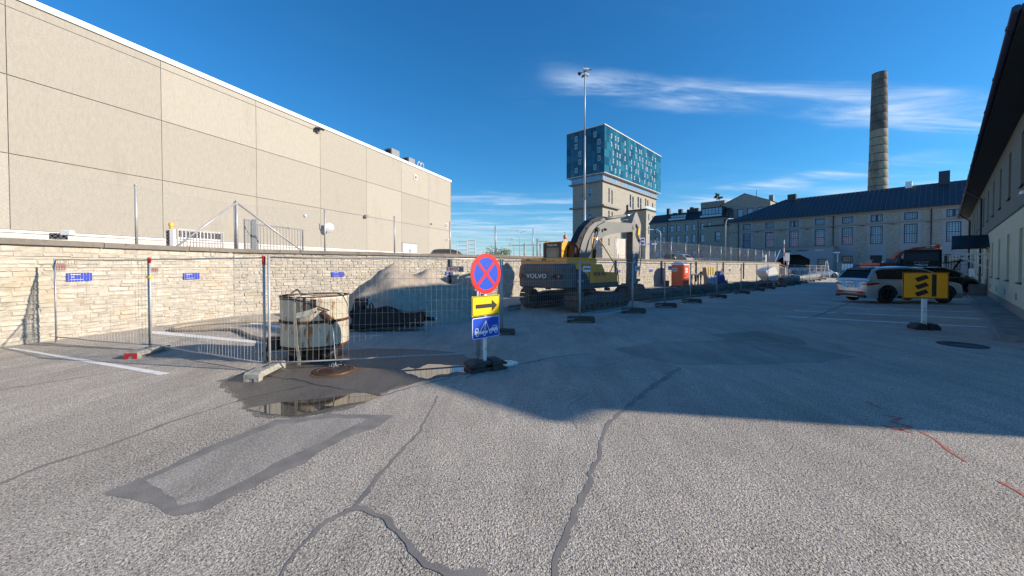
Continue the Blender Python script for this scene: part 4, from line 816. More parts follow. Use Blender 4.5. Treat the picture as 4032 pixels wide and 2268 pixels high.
def tframe(o_, d_, n_, z, w_=.95, h_=2.1):
    b_ = MB(); o_ = o_+n_*.02
    for x0, x1, a, b in ((-w_/2, -w_/2+.12, -h_/2, h_/2), (w_/2-.12, w_/2, -h_/2, h_/2), (-w_/2+.12, w_/2-.12, h_/2-.12, h_/2), (-w_/2+.12, w_/2-.12, -h_/2, -h_/2+.12)):
        q = [o_+d_*x0+Vector((0, 0, z+a)), o_+d_*x1+Vector((0, 0, z+a)), o_+d_*x1+n_*.12+Vector((0, 0, z+a)), o_+d_*x0+n_*.12+Vector((0, 0, z+a))]; b_.ext(q, (0, 0, b-a))
    w__ = b_.build('window', M['white'], tw)
    MB().ext([o_+d_*(-w_/2+.1)+Vector((0, 0, z-h_/2+.1)), o_+d_*(w_/2-.1)+Vector((0, 0, z-h_/2+.1)), o_+d_*(w_/2-.1)+n_*.05+Vector((0, 0, z-h_/2+.1)), o_+d_*(-w_/2+.1)+n_*.05+Vector((0, 0, z-h_/2+.1))], (0, 0, h_-.2)).build('pane', M['tower_win'], w__)
# windows measured in the photograph: (crop x, crop y)
def onface(cx_, cy_, right):
    u, v = 2150+cx_/2.6345, 430+cy_/2.6345; d = ray(u, v); n_ = -tL if right else -tR; t = (C0-Vector((0, 0, EYE))).dot(n_)/d.dot(n_); return Vector((0, 0, EYE))+d*t
for c_ in [(677,278),(719,303),(747,316),(818,355),(885,392),(932,418),(969,440),(986,448),(1038,478),(1101,510),(1132,527),(677,362),(719,384),(747,398),(818,434),(869,462),(931,493),(969,513),(1000,529),(1037,548),(1066,565),(1088,573),(1132,598),(695,456),(737,475),(764,487),(817,514),(884,547),(915,562),(955,581),(1000,597),(1036,620),(1050,627),(1088,643),(1122,662),(695,538),(737,557),(764,568),(832,601),(884,623),(931,645),(954,656),(1022,685),(1052,697),(1099,718),(1122,735),(677,614),(719,640),(764,649),(833,679),(884,698),(915,713),(967,735),(1021,756),(1064,773),(1087,783),(1132,800)]:
    p = onface(*c_, True); tframe(Vector((p.x, p.y, 0)), tR, -tL, p.z, .8, 1.75)
for c_ in [(313,310),(313,390),(352,466),(352,549),(314,637),(509,262),(551,338),(550,424),(551,509),(509,602)]:
    p = onface(*c_, False); tframe(Vector((p.x, p.y, 0)), tL, -tR, p.z, 1.1)
# glazed gap storey and stone shaft
tbox(1.5, LR-1.6, 1.5, LL-1.6, Zb-2.9, Zb-.36).build('gap_glazing', M['win_glass'], tw)
for i in range(26): tbox(1.44+i*2.25, 1.44+i*2.25+(.8 if i % 3 else 1.3), 1.44, 1.49, Zb-2.9, Zb-.4).build('gap_panel', M['ledge'], tw)
tbox(.5, LR-.7, .6, LL-.6, Zb-3.3, Zb-2.91).build('stone_ledge', M['ledge'], tw)
def tstrip(s0, s1, l, z0_, z1_, wins_, face, d0=.5):
    zs = sorted({z0_, z1_, *[q[2] for q in wins_], *[q[3] for q in wins_]}); 
    for i in range(len(zs)-1):
        za, zb = zs[i], zs[i+1]; e = s0; m_ = MB()
        for c0, c1 in sorted((q[0], q[1]) for q in wins_ if q[2] <= za+1e-6 and q[3] >= zb-1e-6)+[(s1, s1)]:
            if c0 > e+.01:
                f_ = (lambda s, k: C0+tR*s+tL*(l+k)) if face else (lambda s, k: C0+tL*s+tR*(l+k))
                m_.ext([f_(e, 0)+Vector((0, 0, za)), f_(c0, 0)+Vector((0, 0, za)), f_(c0, d0)+Vector((0, 0, za)), f_(e, d0)+Vector((0, 0, za))], (0, 0, zb-za))
            e = max(e, c1)
        m_.build('wall', M['tower_stone'], tw, kind='stuff' if len(m_.f) > 6 else None)
def tz(cy_, Y): return W(2400, 430+cy_/2.6345, Y).z
def sR(cx_, l=1.6):
    u = 2150+cx_/2.6345; t = (u-2016)/1500; o_ = C0+tL*l; return (t*o_.y-o_.x)/(tR.x-t*tR.y)
def sL(cx_, l=1.6):
    u = 2150+cx_/2.6345; t = (u-2016)/1500; o_ = C0+tR*l; return (t*o_.y-o_.x)/(tL.x-t*tL.y)
zs_ = Zb-3.3; wr = []; wl = []
for cx_, a, b in ((650, 800, 952), (681, 812, 962)): wr.append((sR(cx_)-.55, sR(cx_)+.55, tz(b, 158), tz(a, 158)))
for cx_, a, b in ((871, 882, 1015), (898, 893, 1028)): wr.append((sR(cx_)-.75, sR(cx_)+.75, tz(b, 176), tz(a, 176)))
for cx_, a, b in ((952, 908, 1020), (978, 915, 1028)): wr.append((sR(cx_)-.85, sR(cx_)+.85, tz(b, 183), tz(a, 183)))
for cx_, a, b in ((1029, 933, 1012), (1051, 943, 1018), (1102, 958, 1030)): wr.append((sR(cx_)-.7, sR(cx_)+.7, tz(b, 192), tz(a, 192)))
for cx_, a, b in ((650, 1040, 1120), (683, 1046, 1120), (652, 1335, 1410)): wr.append((sR(cx_)-.55, sR(cx_)+.55, tz(b, 158), tz(a, 158)))
for cx_ in (386, 453):
    for a, b in ((808, 950), (1042, 1142), (1220, 1300)): wl.append((sL(cx_)-.55, sL(cx_)+.55, tz(b, 160), tz(a, 160)))
tstrip(1.6, LR-2.2, 1.6, 2, zs_, wr, True); tstrip(2.1, LL-2.2, 1.6, 2, zs_, wl, False)
def tglass(q, face):
    f_ = (lambda s, k: C0+tR*s+tL*(1.6+k)) if face else (lambda s, k: C0+tL*s+tR*(1.6+k))
    s0, s1, za, zb = q
    o = MB().ext([f_(s0, .2)+Vector((0, 0, za)), f_(s1, .2)+Vector((0, 0, za)), f_(s1, .3)+Vector((0, 0, za)), f_(s0, .3)+Vector((0, 0, za))], (0, 0, zb-za)).build('window', M['glass_dark'] if face else M['win_glass'], tw)
    for zc_ in (za, (za+zb)/2-.3, zb-.15): MB().ext([f_(s0, .1)+Vector((0, 0, zc_)), f_(s1, .1)+Vector((0, 0, zc_)), f_(s1, .19)+Vector((0, 0, zc_)), f_(s0, .19)+Vector((0, 0, zc_))], (0, 0, .15 if zc_ != (za+zb)/2-.3 else .6)).build('transom', M['win_frame'], o)
for q in wr: tglass(q, True)
for q in wl: tglass(q, False)
z2 = tz(985, 155)
tbox(.3, sR(745), .3, 1.55, z2-.5, z2+.15).build('stone_ledge', M['ledge'], tw); tbox(.3, 1.55, 1.56, LL-1.2, z2-.5, z2+.15).build('stone_ledge', M['ledge'], tw)
tbox(LR-2.3, LR-2.2, 1.7, LL-2, 2, zs_-.01).build('wall', M['tower_stone'], tw)
# lower projecting block in front of the far end
lb0, lb1 = None, None
ax = thing('tower_annex', 'lower stone block with roof terrace and glass balustrade at the tower foot', 'building')
Y_ = 168.0; tB = (2543-2016)/1500; aC = Vector((tB*Y_, Y_, 0)); za_ = W(2543, 430+1030/2.6345, Y_).z
def axu(u, dr):    # distance from aC along dr reaching image column u
    t = (u-2016)/1500; return (t*aC.y-aC.x)/(dr.x-t*dr.y)
la, lr_ = axu(2430, tL), axu(2579, tR)
def abox(s0, s1, l0, l1, z0_, z1_): return MB().ext([aC+tR*s0+tL*l0+Vector((0, 0, z0_)), aC+tR*s1+tL*l0+Vector((0, 0, z0_)), aC+tR*s1+tL*l1+Vector((0, 0, z0_)), aC+tR*s0+tL*l1+Vector((0, 0, z0_))], (0, 0, z1_-z0_))
abox(0, lr_, 0, la, 2, za_-.6).build('wall', M['tower_stone'], ax); abox(-.4, lr_+.4, -.4, la, za_-.59, za_).build('roof_edge', M['roof_dark'], ax)
bg_ = mat('balustrade glass', (.45, .55, .6), .1, spec=.8); abox(0, lr_, 0, .06, za_+.05, za_+1.25).build('balustrade_glass', bg_, ax)
for u, za2, zb2 in ((2553, 1080, 1148), (2569, 1092, 1158), (2553, 1210, 1290), (2569, 1218, 1297)):
    s_ = axu(u, tR); abox(s_-.5, s_+.5, -.04, -.002, W(2553, 430+zb2/2.6345, Y_).z, W(2553, 430+za2/2.6345, Y_).z).build('window', M['glass_dark'], ax)
s_ = axu(2467, tL); abox(-.04, -.002, s_-.7, s_+.7, 27, 30).build('window', M['glass_dark'], ax)
# ================================================================ MESH FENCE PANELS
PW_Z0, PW_Z1 = .14, 2.05; M['wire'] = mat('fence wire', (.36, .36, .36), .5, .2)
def fence_panel(p0, p1, lb, near=False, mt='galv', grp='mesh fence panels round the excavation'):
    p0, p1 = Vector(p0), Vector(p1); d = p1-p0; rz = math.atan2(d.y, d.x); Lg = d.length
    th = thing('mesh_fence', lb, 'fence', (p0.x, p0.y, 0), rz, grp)
    r = .021; g_ = M[mt]
    for x in (0, Lg): MB().cyl((x, 0, .04), (x, 0, PW_Z1), r, n=8).build('post', g_, th)
    s_ = [rnd.uniform(-.012, .012) for _ in range(6)]
    MB().tube([(r+(Lg-2*r)*k/5, s_[k], PW_Z1-.045+s_[k]*.8) for k in range(6)], .015, 6).build('top_rail', g_, th)
    MB().tube([(r+(Lg-2*r)*k/5, s_[5-k], PW_Z0+s_[k]*1.4) for k in range(6)], .015, 6).build('bottom_rail', g_, th)
    m_ = MB(); n_ = int(Lg/(.098 if near else .16)); wr_ = .0027 if near else .003
    def wob(x, z): return Vector((0, .02*nz((x+p0.x, z, p0.y), 1.3)+.012*nz((x, z, p0.x), 5), 0))
    for i in range(1, n_):
        x = Lg*i/n_; k = 6 if near else 1
        pts = [Vector((x+.012*nz((x, z, p0.x), 3.1), 0, z))+wob(x, z) for z in [PW_Z0+(PW_Z1-.05-PW_Z0)*j/k for j in range(k+1)]]
        m_.tube(pts, wr_, 3)
    for j in range(1, 9):
        z = PW_Z0+(PW_Z1-PW_Z0)*j/9; k = 10 if near else 2
        m_.tube([Vector((Lg*i/k, 0, z))+wob(Lg*i/k, z) for i in range(k+1)], wr_, 3)
    m_.build('wire_mesh', M['galv_dark'] if not near else M['wire'], th, kind='stuff'); return th
def P2(u, v): q = G(u, v); return Vector((q.x, q.y, 0))
pa, pb, pc, pd, pe = P2(222, 1352), P2(590, 1380), P2(1043, 1462), P2(1880, 1416), Vector((-.32, 10.6, 0))
f1 = fence_panel(pa, pb, 'mesh fence panel at the far left, touching the stone wall', True); f2 = fence_panel(pb+(pc-pb).normalized()*.06, pc, 'mesh fence panel between the red ended foot and the front corner post', True)
f3 = fence_panel(pc+Vector((.10, -.02, 0)), pd, 'mesh fence panel in front of the rusty white tank', True); f4 = fence_panel(pd+Vector((.04, .06, 0)), pe, 'mesh fence panel seen edge on behind the no stopping sign', True)
# line along the lane
l0, l1 = P2(2282, 1268), P2(3104, 1124); ld = (l1-l0).normalized()
fus = [2282, 2490, 2617, 2719, 2823, 2918, 2979.5, 3023.6, 3068.6, 3104, 3130, 3158, 3188, 3214, 3236]
fps = []
for u in fus:
    t = (u-2016)/1500; s_ = (t*l0.y-l0.x)/(ld.x-t*ld.y); fps.append(l0+ld*s_)
bh_ = ['behind the sign, left of the excavator', 'in front of the excavator tracks', 'in front of the digging arm', 'over the trench, before the orange toilet', 'just past the orange toilet', 'before the trestle table and sacks', 'first past the yellow and white sacks', 'before the white bag, second past the sacks', 'right of the white bag', 'by the yellow pipe ends', 'over the grey pipe, first of five', 'over the grey pipe, second of five', 'over the grey pipe, third of five', 'over the grey pipe, fourth of five', 'over the grey pipe, last of five']
fence_panel(pe+Vector((.05, .05, 0)), fps[0], 'lane side mesh fence panel ' + bh_[0], True)
for i in range(len(fps)-1): fence_panel(fps[i]+ld*.05, fps[i+1], 'lane side mesh fence panel ' + bh_[i+1], i < 3, 'galv' if i < 5 else 'galv_dark')
t_ = thing('mesh_fence', 'single mesh fence panel turned across the lane end beside the silver car', 'fence', (0, 0, 0))
bpy.data.objects.remove(t_); fence_panel(fps[-1]+Vector((.1, .3, 0)), W(3262, 1090, 66.0)*Vector((1, 1, 0)) if False else Vector((W(3262, 1090, 62.0).x, 62.0, 0)), 'mesh fence panel turned across the lane end beside the silver car')
def foot(p, rz, lb, mt, red=False, lg=.78, w_=.23, h_=.145):
    th = thing('ballast_block', lb, 'fence foot', (p.x, p.y, 0), rz, 'block feet of the mesh fence')
    m_ = MB()
    # block with a notch under each end
    prof = [(-lg/2, .0), (-lg/2, h_*.8), (-lg/2+.03, h_), (lg/2-.03, h_), (lg/2, h_*.8), (lg/2, 0), (lg/2-.1, 0), (lg/2-.12, .05), (-lg/2+.12, .05), (-lg/2+.1, 0)]
    m_.ext([(x, -w_/2, z) for x, z in prof], (0, w_, 0)); m_.build('block', M[mt], th)
    if red:
        m_ = MB()
        for x0, x1, z0_, z1_ in ((-w_/2, -.045, 0, h_*.82), (.045, w_/2, 0, h_*.82), (-.045, .045, .06, h_*.82)): m_.bb(-lg/2-.012, -lg/2-.001, x0, x1, z0_, z1_)
        m_.build('painted_end', M['red_cap'] if red == 1 else M['concrete'], th)
    for x in (-.05, .05): MB().cyl((x, 0, h_), (x, 0, h_+.012), .026, n=8).build('socket', M['rubber'], th)
dv = lambda a, b: math.atan2((b-a).y, (b-a).x)
foot(P2(585, 1395), R(97), 'concrete fence foot with its end painted red under the double post', 'concrete', 1, .85)
foot(P2(1048, 1475), R(95), 'bare concrete fence foot under the front corner posts beside the wet patch', 'concrete', 2, .85)
for i, p in enumerate(fps):
    foot(p+DP*.06, R(-6) if i < 8 else R(-10), 'dark block foot under the lane fence post ' + bh_[i], 'foot_dark', lg=.9, w_=.28, h_=.20)
foot(Vector((pe.x+.05, pe.y-.2, 0)), R(-5), 'dark block foot peeping out behind the no stopping sign post', 'foot_dark', lg=.7)
MB().cyl((0, 0, 0), (0, 0, .15), .028, n=8).build('post_cap', M['red_cap'], f2, loc=((pc-pb).length-.06, 0, PW_Z1-.16)); pass
MB().cyl((0, 0, 0), (0, 0, .12), .027, n=8).build('post_cap', M['red_cap'], f2, loc=(0, 0, PW_Z1-.12))
MB().box((0, 0, 0), (.12, .07, .05)).build('clamp', M['lamp_yellow'], f2, loc=(-.02, 0, 1.62))
# fence of the building site: hire firm boards
def board(p, rz, w_, h_, lb, big=True):
    th = thing('hire_sign', lb, 'sign', p, rz, 'hire firm boards on the fence'); MB().box((0, 0, 0), (w_, .01, h_)).build('board', M['sign_white'] if not big else mat('grey board', (.34, .37, .41), .5), th)
    red = mat('maroon', (.20, .012, .02), .5)
    for k, c in enumerate('CRAMO'):
        x = (k-2)*w_*.185; q = w_*.145; t2 = MB().box((x, -.007, h_*.04), (q, .004, q)).build('letter_tile', red, th)
        text('lettering', c, q*.8, M['sign_white'], t2, (x, -.0115, h_*.04), (pi/2, 0, 0), .0015)
fd = (pd-pc).normalized(); q = W(1793, 1060, 7.62); board(Vector((q.x, q.y-.03, q.z)), math.atan2(fd.y, fd.x), .35*1.0, .115, 'grey hire firm board with five maroon letter tiles on the near fence')
for u, v, i, lb in ((2307, 1059, 0, 'small white hire firm board on the fence before the yellow engine cover'), (2508, 1057, 1, 'small white hire firm board on the fence beside the digging arm'), (2635, 1055, 2, 'small white hire firm board on the fence left of the orange toilet')):
    t = (u-2016)/1500; s_ = (t*l0.y-l0.x)/(ld.x-t*ld.y); p = l0+ld*s_; q = W(u, v, p.y); board(q-Vector((ld.y, -ld.x, 0))*-.04, dv(l0, l1), .42, .2, lb, False)
# ================================================================ NO STOPPING SIGN
sg = thing('no_stopping_sign', 'temporary white post with round no stopping sign, yellow arrow plate and blue tow away plate', 'sign', tuple(P2(1909, 1455)), R(46))
MB().box((.0, 0, 1.03), (.048, .048, 2.02)).build('post', M['white_pole'], sg); MB().box((.0, -.026, .38), (.03, .003, .05)).build('sticker', M['lamp_yellow'], sg)
def disc(r, y, n=48, th_=.004): return MB().lathe([(0, 0), (r, 0), (r, th_), (0, th_)], n, (0, 0, 0), 'Y')
def hdisc(r0, r1, y0, y1, z, n=48):
    return MB().lathe([(r0, y0), (r1, y0), (r1, y1), (r0, y1), (r0, y0)], n, (0, 0, z), 'Y', True)
zc_ = 1.725
hdisc(0.0001, .36, -.034, -.030, zc_).build('disc_back', M['galv'], sg)
fc = hdisc(0.0001, .295, -.0375, -.0345, zc_).build('blue_face', M['sign_blue'], sg)
hdisc(.285, .36, -.0415, -.0378, zc_).build('red_ring', M['sign_red'], sg)
for a in (45, -45):
    mm = Matrix.Rotation(R(a), 3, 'Y'); MB().box((0, -.0395 if a > 0 else -.0400, zc_), (.58, .003, .052), rot=mm).build('red_bar', M['sign_red'], sg)
def plate(z, w_, h_, base, edge, name, par, rim=.012, y=-.035):
    def rr(w, h, r, y_):
        pts = []
        for cx_, cz, a0 in ((w/2-r, h/2-r, 0), (-w/2+r, h/2-r, 90), (-w/2+r, -h/2+r, 180), (w/2-r, -h/2+r, 270)):
            for k in range(5): a = R(a0+22.5*k); pts.append((cx_+r*cos(a), y_, z+cz+r*sin(a)))
        return pts
    MB().ext(rr(w_, h_, .004, y), (0, -.003, 0)).build(name, base, par); MB().ext(rr(w_-.012, h_-.012, .035, y-.0032), (0, -.0015, 0)).build(name+'_rim', edge, par); MB().ext(rr(w_-.012-2*rim, h_-.012-2*rim, .028, y-.0049), (0, -.0015, 0)).build(name+'_face', base, par)
plate(1.155, .66, .355, M['sign_yellow'], M['sign_black'], 'arrow_plate', sg)
Yf = -.0435
def flat(par, name, mt, pts, z0_, y=Yf, sc=1, ox=0): return MB().ext([(ox+x*sc, y, z0_+z*sc) for x, z in pts], (0, .0025, 0)).build(name, mt, par)
flat(sg, 'arrow', M['sign_black'], [(-.25, -.035), (.13, -.035), (.13, -.105), (.265, 0), (.13, .105), (.13, .035), (-.25, .035)], 1.15)
plate(.765, .66, .385, M['sign_blue'], M['sign_white'], 'tow_plate', sg)
wt = M['sign_white']; zb_ = .72
flat(sg, 'truck_body', wt, [(-.27, -.06), (-.27, .0), (-.245, .05), (-.19, .05), (-.185, -.01), (.03, -.01), (.03, -.06), (-.27, -.06)][:-1], zb_)
flat(sg, 'truck_window', M['sign_blue'], [(-.255, .0), (-.24, .038), (-.205, .038), (-.205, .0)], zb_, Yf-.001)
for x0, z0_, x1, z1_ in ((-.15, -.01, -.01, .165), (-.06, -.01, -.01, .165), (-.01, .165, .075, -.03), (-.01, .165, -.02, -.0)):
    d_ = Vector((x1-x0, z1_-z0_)).normalized(); n_ = Vector((-d_.y, d_.x))*.006; flat(sg, 'crane_line', wt, [(x0-n_.x, z0_-n_.y), (x1-n_.x, z1_-n_.y), (x1+n_.x, z1_+n_.y), (x0+n_.x, z0_+n_.y)], zb_, Yf-.0012-abs(x0)*.002)
flat(sg, 'towed_car', wt, [(.06, -.03), (.065, .0), (.12, .02), (.16, .065), (.25, .07), (.275, .03), (.285, -.005), (.28, -.045), (.06, -.03)][:-1], zb_-.0)
flat(sg, 'car_window', M['sign_blue'], [(.135, .022), (.168, .055), (.205, .057), (.205, .026)], zb_, Yf-.001); flat(sg, 'car_window', M['sign_blue'], [(.215, .026), (.215, .057), (.243, .059), (.258, .03)], zb_, Yf-.001)
for x, z in ((-.215, -.065), (-.045, -.065), (.105, -.04), (.235, -.05)):
    hdisc(.0001, .034, Yf-.002, Yf-.0002, zb_+z, 20).build('wheel', wt, sg, loc=(x, 0, 0)); hdisc(.0001, .018, Yf-.004, Yf-.0021, zb_+z, 16).build('hub', M['sign_blue'], sg, loc=(x, 0, 0))
def sign_base(name, lb, p, rz, n_, sc=1.0):
    th = thing(name, lb, 'sign base', (p.x, p.y, 0), rz); h_ = .115*sc
    for k in range(n_):
        z = k*h_
        for s_ in (-1, 1):
            m_ = MB(); y0 = s_*.09*sc; y1 = s_*.44*sc; W0 = .21*sc
            m_.ext([(-W0, y0, z+.005), (-W0, y1, z+.005), (-W0, y1-s_*.0, z+h_*.45), (-W0, y1-s_*.13*sc, z+h_*.97), (-W0, y0, z+h_*.97)], (2*W0, 0, 0)); b_ = m_.build('moulded_end', M['rubber'], th)
            MB().bb(-.10*sc, .10*sc, min(y0+s_*.04*sc, y0+s_*.17*sc), max(y0+s_*.04*sc, y0+s_*.17*sc), z+h_*.98, z+h_*1.03).build('raised_pad', M['rubber'], b_)
        MB().bb(-.17*sc, .17*sc, -.089*sc, .089*sc, z+.02, z+h_*.72).build('centre_block', M['rubber'], th)
sign_base('sign_ballast', 'pair of stacked black rubber blocks holding the no stopping sign post', P2(1912, 1455), R(-62), 2, .80)
# ================================================================ LANE NARROWING SIGN on the right
sp_ = P2(3637, 1297); s2 = thing('diversion_sign', 'amber board with three slanted black bars beside one upright bar on a white post', 'sign', (sp_.x, sp_.y, 0), R(-14))
hY = sp_.y; W0, H0_ = 1.10, .775; zc2 = W(3640, 1124, hY).z
MB().box((0, 0, (zc2)/2), (.11, .05, zc2-.05)).build('post', M['white_pole'], s2); MB().box((-.01, -.027, .22), (.06, .003, .05)).build('sticker', M['lamp_yellow'], s2)
for z in (.62, .52): MB().cyl((0, -.03, z), (0, -.026, z), .02, n=8).build('bolt', M['galv_dark'], s2)
plate(zc2, W0, H0_, M['sign_amber'], M['sign_black'], 'board', s2, rim=.022, y=-.03)
for z in (.215, -.005, -.215): flat(s2, 'slanted_bar', M['sign_black'], [(-.26, z-.0), (-.185, z-.115), (.08, z-.0), (.01, z+.105)], zc2, -.0395)
flat(s2, 'upright_bar', M['sign_black'], [(.15, -.32), (.26, -.32), (.26, .33), (.15, .33)], zc2, -.0395)
sign_base('sign_ballast', 'flat dark block foot under the amber diversion board', sp_, R(-14+90), 1, .68); bpy.data.objects[-1] if False else None
for o_ in COL.objects:
    if o_.get('label') == 'flat dark block foot under the amber diversion board': o_.scale = (1.2, 1, 2.4)
# ================================================================ RUSTY TANK
M['tank'] = mat('old white paint', (.68, .62, .49), .6, var=.12, scale=5, bump=.35, bscale=25, stain=(.36, .17, .06), st=(.545, .62), sscale=11, sz=.22)
M['rust'] = mat('rust', (.075, .035, .02), .9, var=.4, scale=12, bump=.6, bscale=40, stain=(.17, .07, .03), st=(.5, .7), sscale=6)
tk = thing('rusty_tank', 'cylindrical white steel pump tank streaked with rust, water running from its spout', 'tank', (-4.04, 7.82, 0), 0)
TRd, TZ0, TZ1 = .63, .26, 1.27
MB().lathe([(.05, TZ0-.03), (TRd-.06, TZ0-.02), (TRd, TZ0+.05), (TRd, TZ1-.06), (TRd+.006, TZ1-.055), (TRd+.006, TZ1), (TRd-.02, TZ1), (TRd-.02, TZ0+.2), (0, TZ0+.2)], 40).build('shell', M['tank'], tk)
MB().lathe([(TRd+.001, .755), (TRd+.02, .76), (TRd+.02, .805), (TRd+.001, .81)], 40).build('rust_hoop', M['rust'], tk)
MB().lathe([(TRd+.007, TZ1-.015), (TRd+.012, TZ1-.01), (TRd+.012, TZ1+.008), (TRd-.03, TZ1+.008), (TRd-.03, TZ1-.04)], 40).build('rim_hoop', M['rust'], tk)
MB().lathe([(TRd-.012, TZ0+.06), (TRd+.012, TZ0+.045), (TRd-.04, TZ0-.025)], 40).build('base_hoop', M['rust'], tk)
for a in (20, 100, 190, 290): MB().box((.42*cos(R(a)), .42*sin(R(a)), .10), (.16, .16, .22), rot=R(a)).build('leg', M['rust'], tk)
MB().lathe([(0, .02), (.5, .02), (.5, .2), (0, .2)], 24).build('under_fill', M['black'], tk)  # black drum filling the dark space under the tank
ang = R(-62); sx, sy = cos(ang), sin(ang)
MB().lathe([(.05, 0), (.05, .42), (.065, .42), (.065, 0)], 16).build('spout', M['rust'], tk); spo = [o for o in tk.children if o.name.startswith('spout')][0]
dsp = Vector((.72, -.66, -.24)).normalized(); spo.rotation_euler = dsp.to_track_quat('Z', 'Y').to_euler(); spo.location = (.38, -.48, .93)
MB().lathe([(0.0, 0), (.055, 0), (.055, .005), (0, .005)], 16).build('spout_bore', M['black'], tk, loc=tuple(Vector((.38, -.48, .93))+dsp*.405)); tk.children[-1]
bo = [o for o in tk.children if o.name.startswith('spout_bore')][0]; bo.rotation_euler = spo.rotation_euler
MB().box((.28, -.62, 1.10), (.10, .012, .26), rot=Matrix.Rotation(.1, 3, 'Z')).build('bracket_plate', M['rust'], tk)
MB().ext([(.0, -.70, .88), (.25, -.70, .94), (.36, -.68, 1.02), (.36, -.68, 1.08), (.25, -.70, 1.04), (.0, -.70, .98)], (0, .02, 0)).build('welded_plate', M['tank'], tk)
MB().box((.13, -.66, 1.12), (.05, .02, .30)).build('strut', M['rust'], tk)
strap = MB(); spt = [(-.02, -.50, 1.30), (-.05, -.68, 1.28), (-.04, -.70, 1.0), (-.02, -.70, .7), (.0, -.70, .4), (.06, -.74, .16), (.10, -.80, .02)]
for i in range(len(spt)-1): strap.beam(spt[i], spt[i+1], .055 if i else .05, .008, up=(0, 1, 0))
strap.build('strap', mat('webbing', (.34, .31, .24), .9, var=.2, scale=20), tk)
MB().tube([(-.55, .1, 1.30), (-.2, -.3, 1.40), (0, -.52, 1.33), (.3, -.5, 1.3), (.62, -.1, 1.29)], .02, 6).build('lashing', mat('rope', (.3, .27, .22), .9), tk)
MB().tube([(-.62, -.2, 1.22), (-.3, -.66, 1.24), (.0, -.7, 1.23), (.3, -.64, 1.12), (.5, -.46, 1.0)], .014, 6).build('cable', M['hose'], tk)
MB().box((0, 0, 0), (.22, .2, .26)).build('pump_motor', M['black'], tk, loc=(-.78, -.1, .30)); MB().tube([(-.85, -.1, .25), (-.9, -.3, .12), (-.7, -.45, .05), (-.55, -.55, .03)], .03, 6).build('strap_end', M['rust'], tk)
MB().tube([(.42, -.50, .24), (.43, -.52, .02)], .035, 8).build('outlet', M['rust'], tk)
M['water'] = bpy.data.materials.new('falling water'); M['water'].use_nodes = True; b = M['water'].node_tree.nodes['Principled BSDF']; b.inputs['Base Color'].default_value = (.75, .8, .85, 1); b.inputs['Roughness'].default_value = .15; b.inputs['Transmission Weight'].default_value = .35
tip = Vector((-4.04, 7.82, 0))+Vector((.38, -.48, .93))+dsp*.42
def drops(p0, p1, n_, r, seed):
    r2 = random.Random(seed); m_ = MB(); m_.smooth = True
    pts = []
    for i in range(n_):
        q = i/(n_-1); p = Vector((p0.x+(p1.x-p0.x)*q**.5, p0.y+(p1.y-p0.y)*q**.5, p0.z+(p1.z-p0.z)*q)); pts.append(p+Vector((r2.uniform(-1, 1), r2.uniform(-1, 1), 0))*r*.5)
    m_.tube(pts[:int(n_*.62)], r*.8, 5)
    for p in pts[int(n_*.55):]: m_.lathe([(0, -r*1.6), (r, 0), (0, r*1.6)], 5, p)
    return m_
land = G(1322, 1447); drops(tip+Vector((.0, -.0, -.04)), land, 34, .0085, 3).build('water_stream', M['water'], None, label='thin stream of water falling from the tank spout to the manhole', cat='water', kind='stuff')
sp3 = MB(); r2 = random.Random(9)
for _ in range(26): sp3.lathe([(0, -.008), (.008, 0), (0, .008)], 4, (land.x+r2.gauss(0, .05), land.y+r2.gauss(0, .04), abs(r2.gauss(.02, .03))+.02))
sp3.build('water_splash', M['water'], None, kind='stuff')
# manhole covers
def manhole(lb, p, r, holes, mt):
    th = thing('manhole_cover', lb, 'manhole', (p.x, p.y, .009))
    MB().lathe([(r*.98, -.02), (r*1.0, .006), (r*.9, .008), (r*.88, .001), (r*.86, .001), (r*.85, .012), (r*.80, .012), (r*.79, .004), (0, .004)], 40).build('cast_cover', M[mt], th)
    if holes:
        b_ = MB().ext([(-.033, -.02, 0), (.033, -.02, 0), (.033, .02, 0), (-.033, .02, 0)], (0, 0, .002)).mesh('hole', M['black'])
        for ring_, cnt in ((.68, 18), (.50, 14), (.32, 9), (.15, 4)):
            for k in range(cnt): a = 2*pi*k/cnt; o = link('drain_hole', b_, th, loc=(r*ring_*cos(a), r*ring_*sin(a), .0045), rz=a+pi/2)
        for ring_ in (.59, .41, .24): MB().lathe([(r*ring_-.006, .003), (r*ring_-.005, .007), (r*ring_+.005, .007), (r*ring_+.006, .003)], 32).build('cast_ring', M[mt], th)
M['cast'] = mat('rusty cast iron', (.13, .07, .04), .5, .3, var=.4, scale=14, bump=.4, bscale=50); M['cast2'] = mat('cast iron', (.06, .062, .065), .7, .3, var=.3, scale=10, bump=.4, bscale=60)
manhole('rusty wet manhole grating below the tank spout', G(1316, 1459), .345, True, 'cast'); manhole('dark round manhole cover in the shaded lane near the pavement', G(3788, 1359), .42, False, 'cast2')
